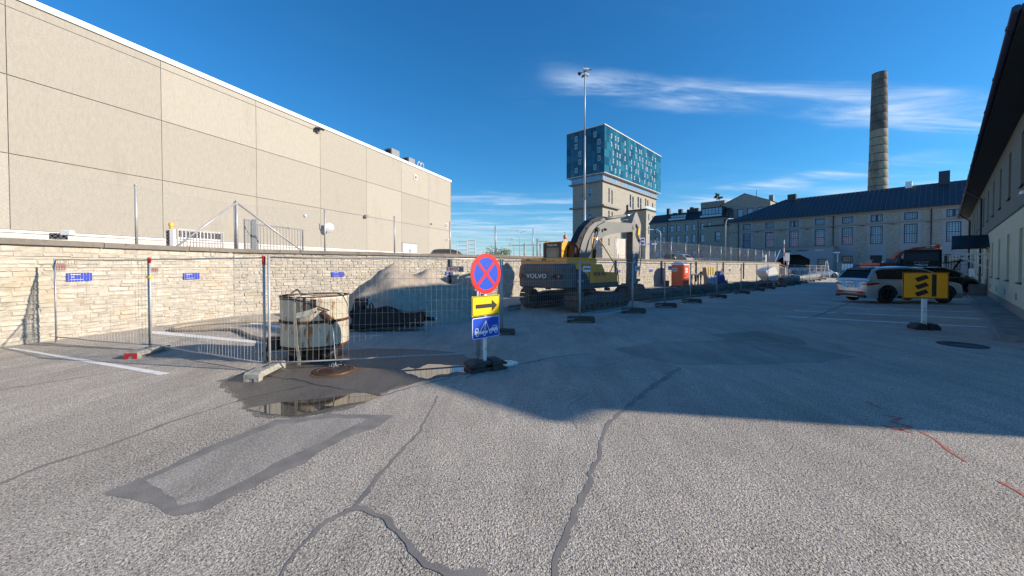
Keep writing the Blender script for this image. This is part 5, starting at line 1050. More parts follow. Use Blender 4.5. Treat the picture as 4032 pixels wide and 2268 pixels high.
# hose on the ground
M['fabric_hose'] = mat('tan hose', (.34, .28, .20), .8, var=.2, scale=8)
hp = [G(u, v) for u, v in S5([(2420,812),(2200,815),(2000,822),(1800,832),(1620,850),(1510,872),(1485,885),(1530,896),(1700,890),(1900,882),(2050,890),(2110,915),(2180,950),(2290,975)], (0, 900), 2.195)]
MB().tube([Vector((p.x, p.y, .05)) for p in hp]+[Vector((-5.0, 8.05, .18))], .045, 8).build('water_hose', M['fabric_hose'], None, label='tan water hose looping over the ground left of the tank', cat='hose')
hp2 = [W(u, v, y) for u, v, y in ((2045, 1180, 16.5), (2005, 1185, 16), (1993, 1178, 16.4), (2003, 1172, 17.2), (2050, 1168, 17.8))]
MB().tube([Vector((p.x, p.y, .05)) for p in hp2], .05, 8).build('water_hose', M['fabric_hose'], None, label='pale hose loop on the ground left of the excavator tracks', cat='hose')
# ================================================================ SAND HEAP
def heap(name, lb, cx_, cy_, lobes, mt, R_, n_=70):
    m_ = MB(); m_.smooth = True; vs = []; 
    def h(x, y):
        z = -1
        for lx, ly, lh, lr, sq in lobes:
            d = math.hypot((x-lx), (y-ly)*sq); z = max(z, lh*(1-d/lr)) if z < 0 or True else z
        # smooth union
        z = 0; 
        for lx, ly, lh, lr, sq in lobes:
            d = math.hypot((x-lx), (y-ly)*sq); q = max(0, lh*(1-d/lr)); z = (z**5+q**5)**.2
        return z
    for i in range(n_+1):
        for j in range(n_+1):
            x, y = (i/n_*2-1)*R_, (j/n_*2-1)*R_; z = h(x, y)
            if z > 0: z += .13*nz((x, y, 0), 1.4)+.08*nz((x, y, 4), 3.7)+.035*nz((x, y, 4), 10)
            vs.append(Vector((x, y, z if z > 0.02 else -.02+.0*z)))
    k = n_+1; m_.add(vs, [(i*k+j, (i+1)*k+j, (i+1)*k+j+1, i*k+j+1) for i in range(n_) for j in range(n_) if max(vs[i*k+j].z, vs[(i+1)*k+j].z, vs[(i+1)*k+j+1].z, vs[i*k+j+1].z) > 0])
    return m_.build(name, mt, None, loc=(cx_, cy_, 0), label=lb, cat='sand heap')
heap('sand_heap', 'peaked heap of pale sand against the fence line behind the black bucket', -3.6, 14.2, [(-.75, -.3, 2.0, 2.55, .95), (.35, .5, 1.75, 2.3, 1.0), (1.6, 1.1, 1.25, 1.9, 1.0)], M['sand'], 4.6)
heap('sand_heap', 'low scraped remnant of sand at the foot of the wall left of the tank', -7.4, 16.0, [(0, 0, .42, 1.5, 1.6)], M['sand'], 2.2, 30)
# ================================================================ EXCAVATOR
M['ex_yellow'] = mat('excavator yellow', (.95, .37, .03), .45, var=.10, scale=3, stain=(.30, .18, .05), st=(.58, .8), sscale=3, coat=.15)
M['ex_grey'] = mat('excavator charcoal', (.065, .063, .066), .55, var=.2, scale=3, stain=(.13, .10, .085), st=(.5, .75), sscale=2)
M['ex_cw'] = mat('counterweight', (.11, .095, .095), .6, var=.15, scale=2.5, stain=(.12, .055, .035), st=(.5, .75), sscale=1.6)
M['ex_boom'] = mat('boom grey', (.175, .185, .18), .5, var=.10, scale=2, stain=(.2, .19, .17), st=(.55, .75), sscale=3)
M['track'] = mat('track steel', (.13, .10, .08), .7, .2, var=.3, scale=10, bump=.4, bscale=50, stain=(.16, .12, .085), st=(.5, .7), sscale=7)
M['cab_glass'] = mat('cab glass', (.10, .13, .12), .05, spec=.8); M['chrome'] = mat('chrome rod', (.7, .72, .75), .2, .9); M['orange_lens'] = mat('beacon', (.85, .16, .02), .25)
EX0 = Vector((3.0, 17.6, 0)); EXA = R(44); ex = thing('excavator', 'large yellow and charcoal crawler excavator with grey arm lowered into the trench', 'excavator', tuple(EX0), -EXA)
ef, er = Vector((sin(EXA), cos(EXA), 0)), Vector((cos(EXA), -sin(EXA), 0))
def EX(px, py, x=0.0):        # (y, z) in excavator coordinates of a point of its plane x = const
    u, v = 1950+px/2.787, 780+py/2.787; d = ray(u, v); o0 = Vector((0, 0, EYE)); t = (EX0-o0+er*x).dot(er)/d.dot(er); p = o0+d*t-EX0
    return p.dot(ef), p.z
# tracks
TL, TRr, TW = 3.55, .44, .62
Lp = 2*TL+2*pi*TRr
def loop(s):
    s %= Lp
    if s < TL: return (-TL/2+s, 0.03, 0)
    s -= TL
    if s < pi*TRr: a = s/TRr; return (TL/2+TRr*sin(a), TRr+.03-TRr*cos(a), a)
    s -= pi*TRr
    if s < TL: return (TL/2-s, 2*TRr+.03, pi)
    s -= TL; a = s/TRr; return (-TL/2-TRr*sin(a), TRr+.03+TRr*cos(a), pi+a)
sh = MB().bb(-TW/2, TW/2, -.088, .088, -.03, .0).bb(-TW/2, TW/2, -.075, -.05, -.055, -.03).bb(-TW/2, TW/2, .0, .022, -.055, -.03).bb(-TW/2, TW/2, .06, .08, -.055, -.03)
shm = sh.mesh('track_shoe', M['track'])
for sx_ in (-1.22, 1.22):
    fr_ = MB().ext([(sx_-.2, -TL/2+.1, .28), (sx_-.2, TL/2-.1, .28), (sx_-.2, TL/2-.15, .62), (sx_-.2, .7, .72), (sx_-.2, -.7, .72), (sx_-.2, -TL/2+.15, .62)], (.4, 0, 0)).build('track_frame', M['ex_grey'], ex)
    n_ = 50
    for k in range(n_):
        y, z, a = loop(Lp*k/n_); o = link('track_shoe', shm, fr_, loc=(sx_, y, z+.03)); o.rotation_euler = (a, 0, 0)
    for y, r_ in ((-TL/2, .36), (TL/2, .36)): MB().cyl((sx_-.13, y, TRr+.06), (sx_+.13, y, TRr+.06), r_, n=24).cyl((sx_-.22, y, TRr+.06), (sx_+.22, y, TRr+.06), .17, n=16).build('sprocket', M['track'], fr_)
    for k in range(8): MB().cyl((sx_-.15, -1.45+.41*k, .17), (sx_+.15, -1.45+.41*k, .17), .10, n=12).build('track_roller', M['track'], fr_)
    for y in (-.6, .6): MB().cyl((sx_-.12, y, .84), (sx_+.12, y, .84), .07, n=10).build('carrier_roller', M['track'], fr_)
MB().bb(-1.05, 1.05, -.75, .75, .42, .72).cyl((0, 0, .7), (0, 0, 1.0), .62, n=24).build('undercarriage', M['ex_grey'], ex)
# upper structure
MB().bb(-1.27, 1.27, -1.75, 1.55, 1.0, 1.14).build('deck', M['ex_grey'], ex)
cw = MB(); prof = [(-1.30, -1.95), (-1.30, -2.35), (-1.15, -2.66), (-.8, -2.80), (.8, -2.80), (1.15, -2.66), (1.30, -2.35), (1.30, -1.95)]
def cwl(k, ins): return [Vector((x*(1-ins), y+(ins*1.2 if y < -2 else 0), k)) for x, y in prof]
lv = [cwl(.98, .05), cwl(1.04, .005), cwl(1.5, .0), cwl(1.86, .01), cwl(1.96, .05)]; n8 = len(prof); vs = [p for l_ in lv for p in l_]
cw.add(vs, [(j*n8+i, j*n8+(i+1) % n8, (j+1)*n8+(i+1) % n8, (j+1)*n8+i) for j in range(4) for i in range(n8)]+[tuple(range(n8))[::-1], tuple(range(4*n8, 5*n8))])
cwo = cw.build('counterweight', M['ex_cw'], ex)
MB().ext([(-.62, -2.81, 1.30), (.42, -2.81, 1.30), (.55, -2.81, 1.42), (.5, -2.81, 1.66), (-.55, -2.81, 1.66), (-.66, -2.81, 1.55)], (0, -.012, 0)).build('name_recess', M['ex_grey'], cwo)
text('lettering', 'VOLVO', .25, M['sign_white'], cwo, (-.06, -2.826, 1.46), (pi/2, 0, 0), .004, sx=1.3)
for s_ in (-1, 1):
    MB().ext([(s_*.68, -2.805, 1.38), (s_*1.12, -2.69, 1.36), (s_*1.18, -2.66, 1.5), (s_*1.1, -2.69, 1.58), (s_*.85, -2.80, 1.56)], (0, -.014, 0)).build('light_recess', M['black'], cwo)
    MB().box((s_*1.02, -2.745, 1.46), (.10, .03, .10)).build('tail_light', M['sign_red'], cwo)
hood = MB(); hood.ext([(-.22, -2.5, 1.965), (-.22, -1.9, 1.965), (-.22, -.32, 1.965), (-.22, -.28, 2.17), (-.22, -.5, 2.22), (-.22, -2.36, 2.22), (-.22, -2.48, 2.16)], (1.44, 0, 0)).ext([(-1.22, -2.5, 1.965), (-1.22, -.9, 1.965), (-1.22, -.9, 2.22), (-1.22, -2.36, 2.22), (-1.22, -2.48, 2.16)], (.999, 0, 0)).build('engine_hood', M['ex_yellow'], ex)
for x in (-.78, .1): MB().tube([(x-.09, -2.44, 2.07), (x-.08, -2.52, 2.12), (x-.03, -2.55, 2.16), (x+.03, -2.55, 2.16), (x+.08, -2.52, 2.12), (x+.09, -2.44, 2.07)], .018, 6).build('hood_handle', M['black'], ex)
for x in (-.55, -.45, .35, .5, .62): MB().cyl((x, -2.47, 2.1), (x, -2.50, 2.1), .02, n=8).build('hood_bolt', M['black'], ex)
# right flank: charcoal curve plus yellow doors
sd_ = 1.272
MB().bb(-.26, 1.26, -1.94, -.36, 1.15, 1.96).bb(-1.26, -.261, -1.94, -.91, 1.15, 1.96).build('engine_bay', M['ex_yellow'], ex)
cv_ = [(-1.945, 1.13), (-.95, 1.13)] + [(-.95-.0-.95*(1-cos(R(9*k))), 1.13+.62*sin(R(9*k))) for k in range(1, 11)]
MB().ext([(sd_-.01, y, z) for y, z in cv_], (.02, 0, 0)).build('charcoal_side_panel', mat('blue grey panel', (.035, .045, .065), .5, var=.1), ex)
MB().bb(sd_-.01, sd_+.006, -.945, -.93, 1.15, 1.95).build('door_gap', M['black'], ex)
for k in range(4): MB().bb(sd_-.01, sd_+.004, -1.5+.13*k, -1.48+.13*k, 1.78, 1.95).build('vent_slot', M['black'], ex)
MB().ext([(.55, -.35, 1.15), (.55, .35, 1.15), (.55, .3, 1.62), (.55, .05, 1.96), (.55, -.35, 1.96)], (.72, 0, 0)).build('tank_housing', M['ex_yellow'], ex)
MB().ext([(.5, .36, 1.15), (.5, 1.45, 1.15), (.5, 1.42, 1.58), (.5, .36, 1.62)], (.77, 0, 0)).build('tool_box', M['ex_yellow'], ex)
MB().ext([(-1.27, -1.94, .92), (1.275, -1.94, .92), (1.275, 1.5, .98), (-1.27, 1.5, .98)], (0, 0, .16)).build('skirt', M['ex_grey'], ex)
text('lettering', 'VOLVO', .24, M['sign_black'], ex, (1.279, -.12, 1.53), (pi/2, 0, pi/2), .003, sx=1.25)
text('lettering', 'EC210B', .15, M['sign_white'], ex, (1.279, -1.62, 1.24), (pi/2, 0, pi/2), .003)
MB().tube([(1.0, 1.2, 1.55), (1.0, 1.62, 2.0), (.98, .25, 3.12), (.98, -.28, 3.12), (.98, -.30, 1.95)], .024, 8).build('hand_rail', M['ex_yellow'], ex); MB().tube([(1.24, 1.55, .95), (1.24, 1.6, 1.3), (1.2, 1.55, 1.75), (1.05, 1.55, 1.8)], .024, 8).build('hand_rail', M['black'], ex)
MB().tube([(.55, -.75, 2.2), (.55, -.75, 2.65), (.55, -.82, 2.78), (.55, -.95, 2.82)], .06, 10).build('exhaust_pipe', M['rust'], ex)
# cab
cb_ = MB(); C1 = [(-.30, 1.14), (-.42, 1.5), (-.40, 2.82), (-.28, 2.98), (1.15, 2.98), (1.42, 2.80), (1.62, 1.9), (1.55, 1.14)]
cab = MB()
def frame_side(x):
    m_ = MB(); 
    for (y0, z0_), (y1, z1_) in zip(C1, C1[1:]+C1[:1]): m_.beam((x, y0, z0_), (x, y1, z1_), .09, .09, up=(1, 0, 0))
    m_.beam((x, .45, 1.14), (x, .45, 2.98), .08, .08, up=(1, 0, 0)); m_.bb(x-.03, x+.03, -.34, 1.5, 1.14, 1.85).bb(x-.03, x+.03, -.38, -.04, 1.85, 2.9); return m_
for x in (-1.24, -.27): frame_side(x).build('cab_frame', M['ex_yellow'], ex, kind='stuff')
rp = MB(); rp.ext([(-1.28, -.42, 2.90), (-1.28, -.28, 3.0), (-1.28, 1.15, 3.02), (-1.28, 1.44, 2.84), (-1.28, 1.42, 2.78), (-1.28, -.40, 2.80)], (1.05, 0, 0)).build('cab_roof', M['ex_yellow'], ex)
rr_ = MB(); rr_.bb(-1.28, -.23, -.47, -.39, 1.14, 1.95).bb(-1.28, -1.14, -.47, -.39, 1.95, 2.72).bb(-.37, -.23, -.47, -.39, 1.95, 2.72).bb(-1.28, -.23, -.47, -.39, 2.72, 2.95); rr_.build('cab_rear_frame', M['black'], ex)
text('lettering', 'VOLVO', .13, M['sign_white'], ex, (-.75, -.476, 2.83), (pi/2, 0, 0), .003, sx=1.3)
MB().bb(-1.14, -.37, -.44, -.42, 1.95, 2.72).build('rear_window', M['cab_glass'], ex); MB().ext([(-.285, -.33, 1.88), (-.285, .40, 1.88), (-.285, .40, 2.82), (-.285, -.30, 2.82)], (.015, 0, 0)).build('side_window', M['cab_glass'], ex)
MB().ext([(-.285, .5, 1.88), (-.285, 1.52, 1.88), (-.285, 1.32, 2.78), (-.285, .5, 2.82)], (.015, 0, 0)).build('side_window', M['cab_glass'], ex); MB().ext([(-1.2, 1.57, 1.6), (-.31, 1.57, 1.6), (-.31, 1.37, 2.75), (-1.2, 1.37, 2.75)], (0, .02, 0)).build('front_window', M['cab_glass'], ex)
MB().bb(-1.0, -.5, .1, .6, 1.15, 1.75).bb(-1.0, -.5, 0, .14, 1.75, 2.45).build('driver_seat', M['black'], ex)
MB().cyl((-.3, -.1, 3.0), (-.3, -.1, 3.12), .02, n=8).lathe([(.075, 3.12), (.085, 3.16), (.08, 3.26), (.04, 3.30), (0, 3.305)], 14, (-.3, -.1, 0)).build('warning_beacon', M['orange_lens'], ex)
MB().box((-.2, 1.7, 1.5), (.02, .3, .5)).build('mirror', M['black'], ex)
for o_ in list(ex.children):
    if o_.name.split('.')[0] in ('cab_frame', 'cab_roof', 'cab_rear_frame', 'rear_window', 'side_window', 'front_window', 'driver_seat', 'warning_beacon') or (o_.name.startswith('lettering') and o_.location.z > 2.7): o_.location.y -= .42
# arm: outlines measured in the photograph, extruded to their real width
def arm(pts, x0, x1, mt, nm, par=None, px=None): return MB().ext([(x0, *EX(a, b, x1 if px is None else px)) for a, b in pts], (x1-x0, 0, 0)).build(nm, mt, par or ex)
boom = arm([(925,690),(925,600),(950,500),(985,400),(1030,320),(1090,268),(1150,250),(1300,262),(1480,275),(1525,278),(1540,300),(1535,345),(1500,368),(1380,378),(1270,395),(1195,420),(1130,460),(1080,540),(1030,640),(1005,700)], -.24, .24, M['ex_boom'], 'boom')
arm([(862,690),(866,600),(890,500),(930,400),(985,310),(1055,240),(1125,205),(1195,212),(1150,245),(1092,262),(1034,315),(990,395),(955,490),(930,600),(925,690)], -.19, .19, M['hose'], 'hose_bundle', boom)
for k in range(5):
    o_ = [(872,690),(880,600),(905,500),(950,400),(1000,310),(1060,245),(1130,205),(1190,212)]; q = [(( -.16+.08*k), *EX(a+ (k % 2)*6, b+(k % 3)*5)) for a, b in o_]; MB().tube(q, .028, 6).build('boom_hose', M['hose'], boom)
q = [(.27, *EX(a, b)) for a, b in [(940,600),(975,470),(1030,360),(1080,300),(1150,262)]]; MB().tube(q, .02, 6).build('boom_pipe', M['hose'], boom)
for a, b in ((905,440),(885,565),(960,330),(1040,270)): y, z = EX(a, b); MB().box((0, y, z), (.46, .07, .09)).build('hose_clamp', M['black'], boom)
stick = arm([(1500,280),(1512,240),(1535,170),(1552,152),(1578,215),(1600,290),(1600,340),(1588,470),(1572,620),(1560,760),(1545,960),(1535,1040),(1490,1040),(1500,900),(1510,700),(1512,420)], -.17, .17, mat('arm grey', (.26, .26, .25), .55, var=.15, scale=2, stain=(.12, .11, .10), st=(.5, .7), sscale=2), 'stick')
arm([(1508,380),(1512,380),(1500,1030),(1492,1030)], -.17, .17, M['ex_grey'], 'stick_shadow_plate', stick)  # shade on the rear face of the stick, painted as a charcoal plate
y0, z0_ = EX(1205, 228); y1, z1_ = EX(1420, 193); y2, z2_ = EX(1530, 173); MB().cyl((0, y0, z0_), (0, y1, z1_), .085, n=14).build('stick_cylinder', M['ex_boom'], boom); MB().cyl((0, y1, z1_), (0, y2, z2_), .045, n=12).build('cylinder_rod', M['chrome'], boom)
y3, z3 = EX(1150, 240); MB().box((0, y3, z3+.02), (.3, .5, .14)).build('cylinder_mount', M['ex_boom'], boom)
for x in (-.34, .34):
    a_ = EX(1075, 690, x); b_ = EX(1092, 565, x); c_ = EX(1128, 360, x); MB().cyl((x, *a_), (x, *b_), .095, n=14).build('lift_cylinder', M['black'], boom); MB().cyl((x, *b_), (x, *c_), .05, n=12).build('cylinder_rod', M['chrome'], boom)
y, z = EX(1115, 345, .3); MB().cyl((-.4, y, z), (.4, y, z), .10, n=14).build('pivot_pin', M['black'], boom)
y, z = EX(1190, 345, .3); MB().cyl((.3, y, z), (.42, y+.1, z), .06, n=10).build('work_light', M['black'], boom)
y, z = EX(1510, 320, .2); MB().cyl((-.27, y, z), (.27, y, z), .13, n=16).build('pivot_pin', M['ex_boom'], boom)
for k in range(4):
    q = [(.20+.02*k, *EX(a-4*k, b)) for a, b in [(1515,290),(1535,330),(1525,400),(1545,455),(1575,500),(1568,600),(1555,740),(1540,860)]]; MB().tube(q, .02, 6).build('stick_hose', M['hose'], stick)
arm([(1560,335),(1582,330),(1582,400),(1562,402)], .172, .178, M['sign_yellow'], 'warning_label', stick, .17); arm([(1510,600),(1535,590),(1535,700),(1508,740)], .172, .178, M['sign_white'], 'stripe_label', stick, .17); arm([(1512,680),(1533,640),(1533,665),(1512,705)], .179, .183, M['sign_red'], 'stripe', stick, .17)
y, z = EX(1495, 990); bk = MB(); bk.ext([(-.55, y-.35, z+.05), (-.55, y-.1, z+.28), (-.55, y+.35, z+.22), (-.55, y+.62, z-.1), (-.55, y+.6, z-.5), (-.55, y+.25, z-.85), (-.55, y-.15, z-.95), (-.55, y-.45, z-.7), (-.55, y-.5, z-.3)], (1.1, 0, 0)).build('bucket', M['track'], ex)
for k in range(5): MB().ext([(-.5+.23*k, y+.2, z-.86), (-.5+.23*k, y+.35, z-.78), (-.5+.23*k, y+.32, z-1.05)], (.08, 0, 0)).build('bucket_tooth', M['track'], ex)
y, z = EX(1555, 900, .1); MB().box((0, y+.1, z), (.3, .4, .14)).beam((0, y+.2, z), (0, y-.1, z-.5), .14, .12).build('bucket_link', M['track'], ex)
# ================================================================ BLACK ATTACHMENT lying by the sand
at0 = G(1530, 1300); AT = thing('digger_attachment', 'black steel digger attachment lying on its side in front of the sand heap', 'attachment', (at0.x, at0.y, 0), R(4))
def AX(px, py): # crop2 coordinates to local x,z on the plane through at0
    u, v = 1000+px/2.195, 900+py/2.195; d = ray(u, v); t = at0.y/d.y; return (d.x*t-at0.x, EYE+d.z*t)
def aex(pts, y0, y1, nm, mt='rubber'): return MB().ext([(AX(a, b)[0], y0, max(0.015, AX(a, b)[1])) for a, b in pts], (0, y1-y0, 0)).build(nm, M[mt], AT)
M['black_steel'] = mat('black steel', (.014, .014, .015), .5, var=.3, scale=8, bump=.3, bscale=40)
aex([(868,860),(872,700),(885,640),(900,600),(935,598),(965,610),(968,660),(945,690),(1000,690),(1100,680),(1130,670),(1200,700),(1300,725),(1420,720),(1450,708),(1475,715),(1472,800),(1440,832),(1300,828),(1100,835),(930,850)], -.18, .28, 'main_body', 'black_steel')
aex([(840,870),(838,820),(860,815),(870,860)], -.25, .3, 'foot_plate', 'black_steel'); aex([(855,730),(870,700),(885,740),(875,760)], -.3, .3, 'ear', 'black_steel')
for nm, a in (('hose', [(1025,690),(1020,650),(1035,635),(1050,660),(1045,685)]), ('hose', [(1090,690),(1130,672),(1200,676),(1260,700),(1300,740),(1320,735)]), ('hose', [(1150,680),(1220,690),(1270,715),(1310,735)])):
    MB().tube([(AX(p, q)[0], -.2, AX(p, q)[1]) for p, q in a], .022, 6).build(nm, M['hose'], AT)
x0, z0_ = AX(1476, 780); x1, z1_ = AX(1552, 785); x2, _ = AX(1580, 778); MB().cyl((x0, 0, z0_), (x1, 0, z1_), .06, n=12).build('pin_sleeve', M['black_steel'], AT); MB().cyl((x1, 0, z1_), (x2, 0, z1_), .035, n=12).build('pin', M['chrome'], AT)
aex([(930,862),(1100,842),(1300,838),(1460,836),(1460,842),(1300,850),(1100,856),(930,876)], -.3, .2, 'timber', 'foot_dark')
# ================================================================ PORTABLE TOILET
tp = G(2692, 1131); wc = thing('portable_toilet', 'bright orange portable toilet with ribbed white roof beside the wall', 'toilet', (tp.x+.05, tp.y+.85, 0), RZ)
M['orange'] = mat('orange plastic', (.72, .10, .012), .45, var=.06, scale=3); M['orange_d'] = mat('dark orange plastic', (.42, .05, .01), .5)
MB().rbox((0, 0, .06), (1.22, 1.22, .12), .03).build('skid', M['black'], wc); MB().rbox((0, 0, 1.06), (1.16, 1.16, 1.9), .06).build('cabin', M['orange'], wc)
for x in (-.5, -.25, 0, .25, .5): MB().box((x, -.588, 1.05), (.05, .02, 1.5)).build('rib', M['orange'], wc)
M['wc_roof'] = mat('white translucent plastic', (.75, .76, .8), .4)
MB().rbox((0, 0, 2.03), (1.2, 1.2, .07), .03).build('roof_rim', M['wc_roof'], wc)
m_ = MB(); m_.smooth = True; pr = [(-.58, 2.07), (-.5, 2.14), (-.3, 2.24), (0, 2.28), (.3, 2.24), (.5, 2.14), (.58, 2.07)]; m_.smooth = False
m_.ext([(x*.95, -.56, z) for x, z in pr], (0, 1.12, 0)); m_.build('roof_dome', M['wc_roof'], wc)
for y in (-.45, -.15, .15, .45): MB().tube([(x*.97, y, z+.02) for x, z in pr], .03, 6).build('roof_rib', M['wc_roof'], wc)
MB().bb(-.52, -.0, -.60, -.582, 1.42, 1.72).build('notice', M['sign_white'], wc)
def wcbox(y0, y1, z0_, z1_, nm, mt, x=.582, d_=.02): return MB().bb(x, x+d_, y0, y1, z0_, z1_).build(nm, mt, wc)
wcbox(-.46, .46, .16, 1.96, 'door', M['orange']); wcbox(-.25, .2, 1.55, 1.72, 'notice', M['sign_white'], .603, .006); wcbox(-.25, .2, 1.3, 1.5, 'notice', M['sign_white'], .603, .006); wcbox(-.36, -.32, .9, 1.1, 'latch', M['black'], .603, .03); wcbox(-.4, .4, .25, .8, 'kick_panel', M['orange_d'], .603, .01)
# hire firm board with letter strip on the shaded side
rb = MB()
for k in range(5): MB().bb(-.62+.02, .0, 0, 0, 0, 0) if False else None
for k in range(5): rb.bb(-.50+.098*k, -.43+.098*k, -.606, -.601, 1.56, 1.66)
rb.build('letter_tiles', mat('notice maroon', (.25, .02, .03), .5), wc)
MB().bb(-.48, -.04, -.606, -.601, 1.46, 1.50).build('text_line', M['ex_grey'], wc)
MB().rbox((-.95, -.55, .28), (.4, .4, .56), .03).build('bin', M['black'], None, loc=tuple(AP(*toap(Vector((tp.x-.0, tp.y+.95, 0))))), rz=RZ, label='dark square bin standing left of the orange toilet', cat='bin')
# ================================================================ BARE THINGS ALONG THE WALL
def at(u, v): p = G(u, v); return Vector((p.x, p.y, 0))
q = at(2752, 1122); tb = thing('trestle_table', 'white topped trestle work table beside the orange toilet', 'table', tuple(q), RZ+R(85))
MB().bb(-1.05, 1.05, -.35, .35, 1.02, 1.12).build('table_top', M['white_pole'], tb)
for x in (-.8, -.2, .45, .9):
    for s_ in (-1, 1): MB().beam((x+.1*s_, -.3, 1.02), (x-.05*s_, -.3, .02), .05, .05).beam((x+.1*s_, .3, 1.02), (x-.05*s_, .3, .02), .05, .05).build('leg', M['foot_dark'], tb)
t_ = thing('work_gloves', 'black bundle of tools with yellow piece on the table end', 'tools', tuple(q+Vector((0, 0, 1.12))), RZ+R(85)); MB().rbox((.7, 0, .12), (.45, .4, .24), .05).build('tool_bag', M['black'], t_); MB().rbox((.8, -.22, .1), (.14, .08, .2), .02).build('yellow_piece', M['sign_yellow'], t_); MB().rbox((-.1, -.1, .05), (.16, .12, .1), .02).build('yellow_piece', M['sign_yellow'], t_)
MB().beam((.0, 0, 0.02), (-.55, 0, 1.7), .35, .05).build('leaning_plank', mat('aged timber', (.33, .31, .22), .9, var=.2), None, loc=tuple(at(2782, 1124)), rz=RZ+R(90), label='pale plank leaning between the trestle table and the sacks', cat='plank')
M['sack_y'] = mat('straw sack', (.62, .48, .16), .85, var=.2, scale=9); M['sack_b'] = mat('pale blue sack', (.42, .50, .60), .7, var=.15, scale=9); M['tarp'] = mat('blue tarp', (.015, .06, .26), .5, var=.2, scale=8, bump=.5, bscale=14)
q = at(2795, 1123); bigs = ['far left', 'second', 'third', 'far right']
sacks = thing('insulation_pack', 'bundle of straw yellow packs standing on pale blue packs', 'bundle', tuple(q), RZ+R(80))
for k in range(4): MB().rbox((-.66+.4*k, .1, 1.38), (.36, .4, .82), .06).build('yellow_pack', M['sack_y'], sacks)
for k in range(3): MB().rbox((-.45+.53*k, 0, .49), (.50, .5, .96), .07).build('blue_pack', M['sack_b'], sacks)
tarp = MB(); tarp.ext([(-.5, -.3, 0), (1.1, -.3, 0), (1.0, -.3, .25), (.55, -.3, .45), (.2, -.3, 1.25), (-.15, -.3, 1.4), (-.45, -.3, 1.2)], (0, .6, 0)); tarp.build('blue_tarpaulin', M['tarp'], None, loc=tuple(at(2833, 1122)), rz=RZ+R(80), label='crumpled blue tarpaulin slumped right of the packs', cat='tarpaulin')
q = W(3018, 1082, 45); wb = MB(); wb.ext([(-.95, -.6, .75), (-.6, -.6, .1), (.1, -.6, -.45), (.85, -.6, -.4), (1.1, -.6, .55), (.55, -.6, 1.25), (-.2, -.6, 1.05)], (0, 1.2, 0))
wb.build('white_bulk_bag', mat('white bag', (.75, .76, .75), .7, var=.06, scale=4), None, loc=(q.x, q.y, .62), rz=RZ+R(70), label='tilted white bulk bag lying by the broken end of the wall', cat='bag')
# pipes
pa_, pb_ = at(3078, 1122), at(3228, 1093); pp = thing('drain_pipe', 'long thick grey plastic pipe lying behind the lane fence', 'pipe', tuple(pa_), 0); dd = pb_-pa_
M['pipe_grey'] = mat('grey plastic pipe', (.20, .22, .24), .45, var=.08)
MB().cyl((0, 0, .42), tuple(dd+Vector((0, 0, .42))), .36, n=20).build('pipe_wall', M['pipe_grey'], pp)
MB().cyl((-.02, -.02, .42), (-.06, -.05, .42), .30, n=20).build('bore', M['black'], pp)
for u, lb in ((3048, 'left yellow pipe end cap beside the grey pipe'), (3067, 'right yellow pipe end cap beside the grey pipe')):
    q = at(u, 1126); t_ = thing('pipe_cap', lb, 'pipe cap', tuple(q), RZ+R(90)); MB().cyl((0, 0, .17), (0, .9, .17), .14, n=16).build('pipe_stub', M['black'], t_); MB().cyl((0, -.03, .17), (0, .04, .17), .165, n=16).build('cap', M['ex_yellow'], t_)
# broken wall end: loose stones
rs = MB()
for k in range(60):
    a = rnd.uniform(63, 74.5); p = rnd.uniform(-17.2, -13.8); s_ = rnd.uniform(.2, .65); rs.tint = rnd.random(); r3 = Matrix.Rotation(rnd.uniform(0, 3), 3, 'Z') @ Matrix.Rotation(rnd.uniform(-.4, .4), 3, 'X')
    rs.box(tuple(AP(a, p, s_*.2 + max(0, (-14.5-p))*.16 + .1)), (s_, s_*.7, s_*.4), rot=r3, top=(.8, .75))
rs.build('rubble', M['stone'], None, kind='stuff')
# water filled barrier beyond the pit
bz = 0.0; b0_, b1_ = AP(84.6, pu(3108, 84.6)), AP(84.6, pu(3238, 84.6)); dd = (b1_-b0_); nb = 3
M['barrier'] = mat('white barrier plastic', (.62, .64, .68), .5, var=.06, scale=3)
for k in range(nb):
    p = b0_+dd*(k/nb); Lk = dd.length/nb-.06; t_ = thing('safety_barrier', ['left white slotted plastic barrier behind the pit, beside the orange striped post', 'middle white slotted plastic barrier behind the pit', 'right white slotted plastic barrier behind the pit'][k], 'barrier', tuple(p), -SA, 'white plastic barriers beyond the pit')
    t_.rotation_euler[2] = math.atan2(dd.y, dd.x); m_ = MB(); Hb = 1.72
    top_ = []; nn_ = 12
    for i in range(nn_+1): top_.append((Lk*i/nn_, Hb-.10+.09*abs(sin(i/nn_*pi*4))))
    zs0, zs1 = .55, 1.15; ns_ = 5
    m_.bb(0, Lk, -.05, .05, .0, zs0)
    for i in range(ns_+1):
        w_ = Lk/(ns_*2+1); m_.bb(2*i*w_, (2*i+1)*w_, -.05, .05, zs0, zs1)
    m_.ext([(0, -.05, zs1), (Lk, -.05, zs1)]+[(x, -.05, z) for x, z in top_[::-1]], (0, .1, 0)); m_.build('barrier_panel', M['barrier'], t_)
    for x in (.1, Lk-.1): MB().box((x, 0, .06), (.2, .6, .12)).build('barrier_foot', M['rubber'], t_)
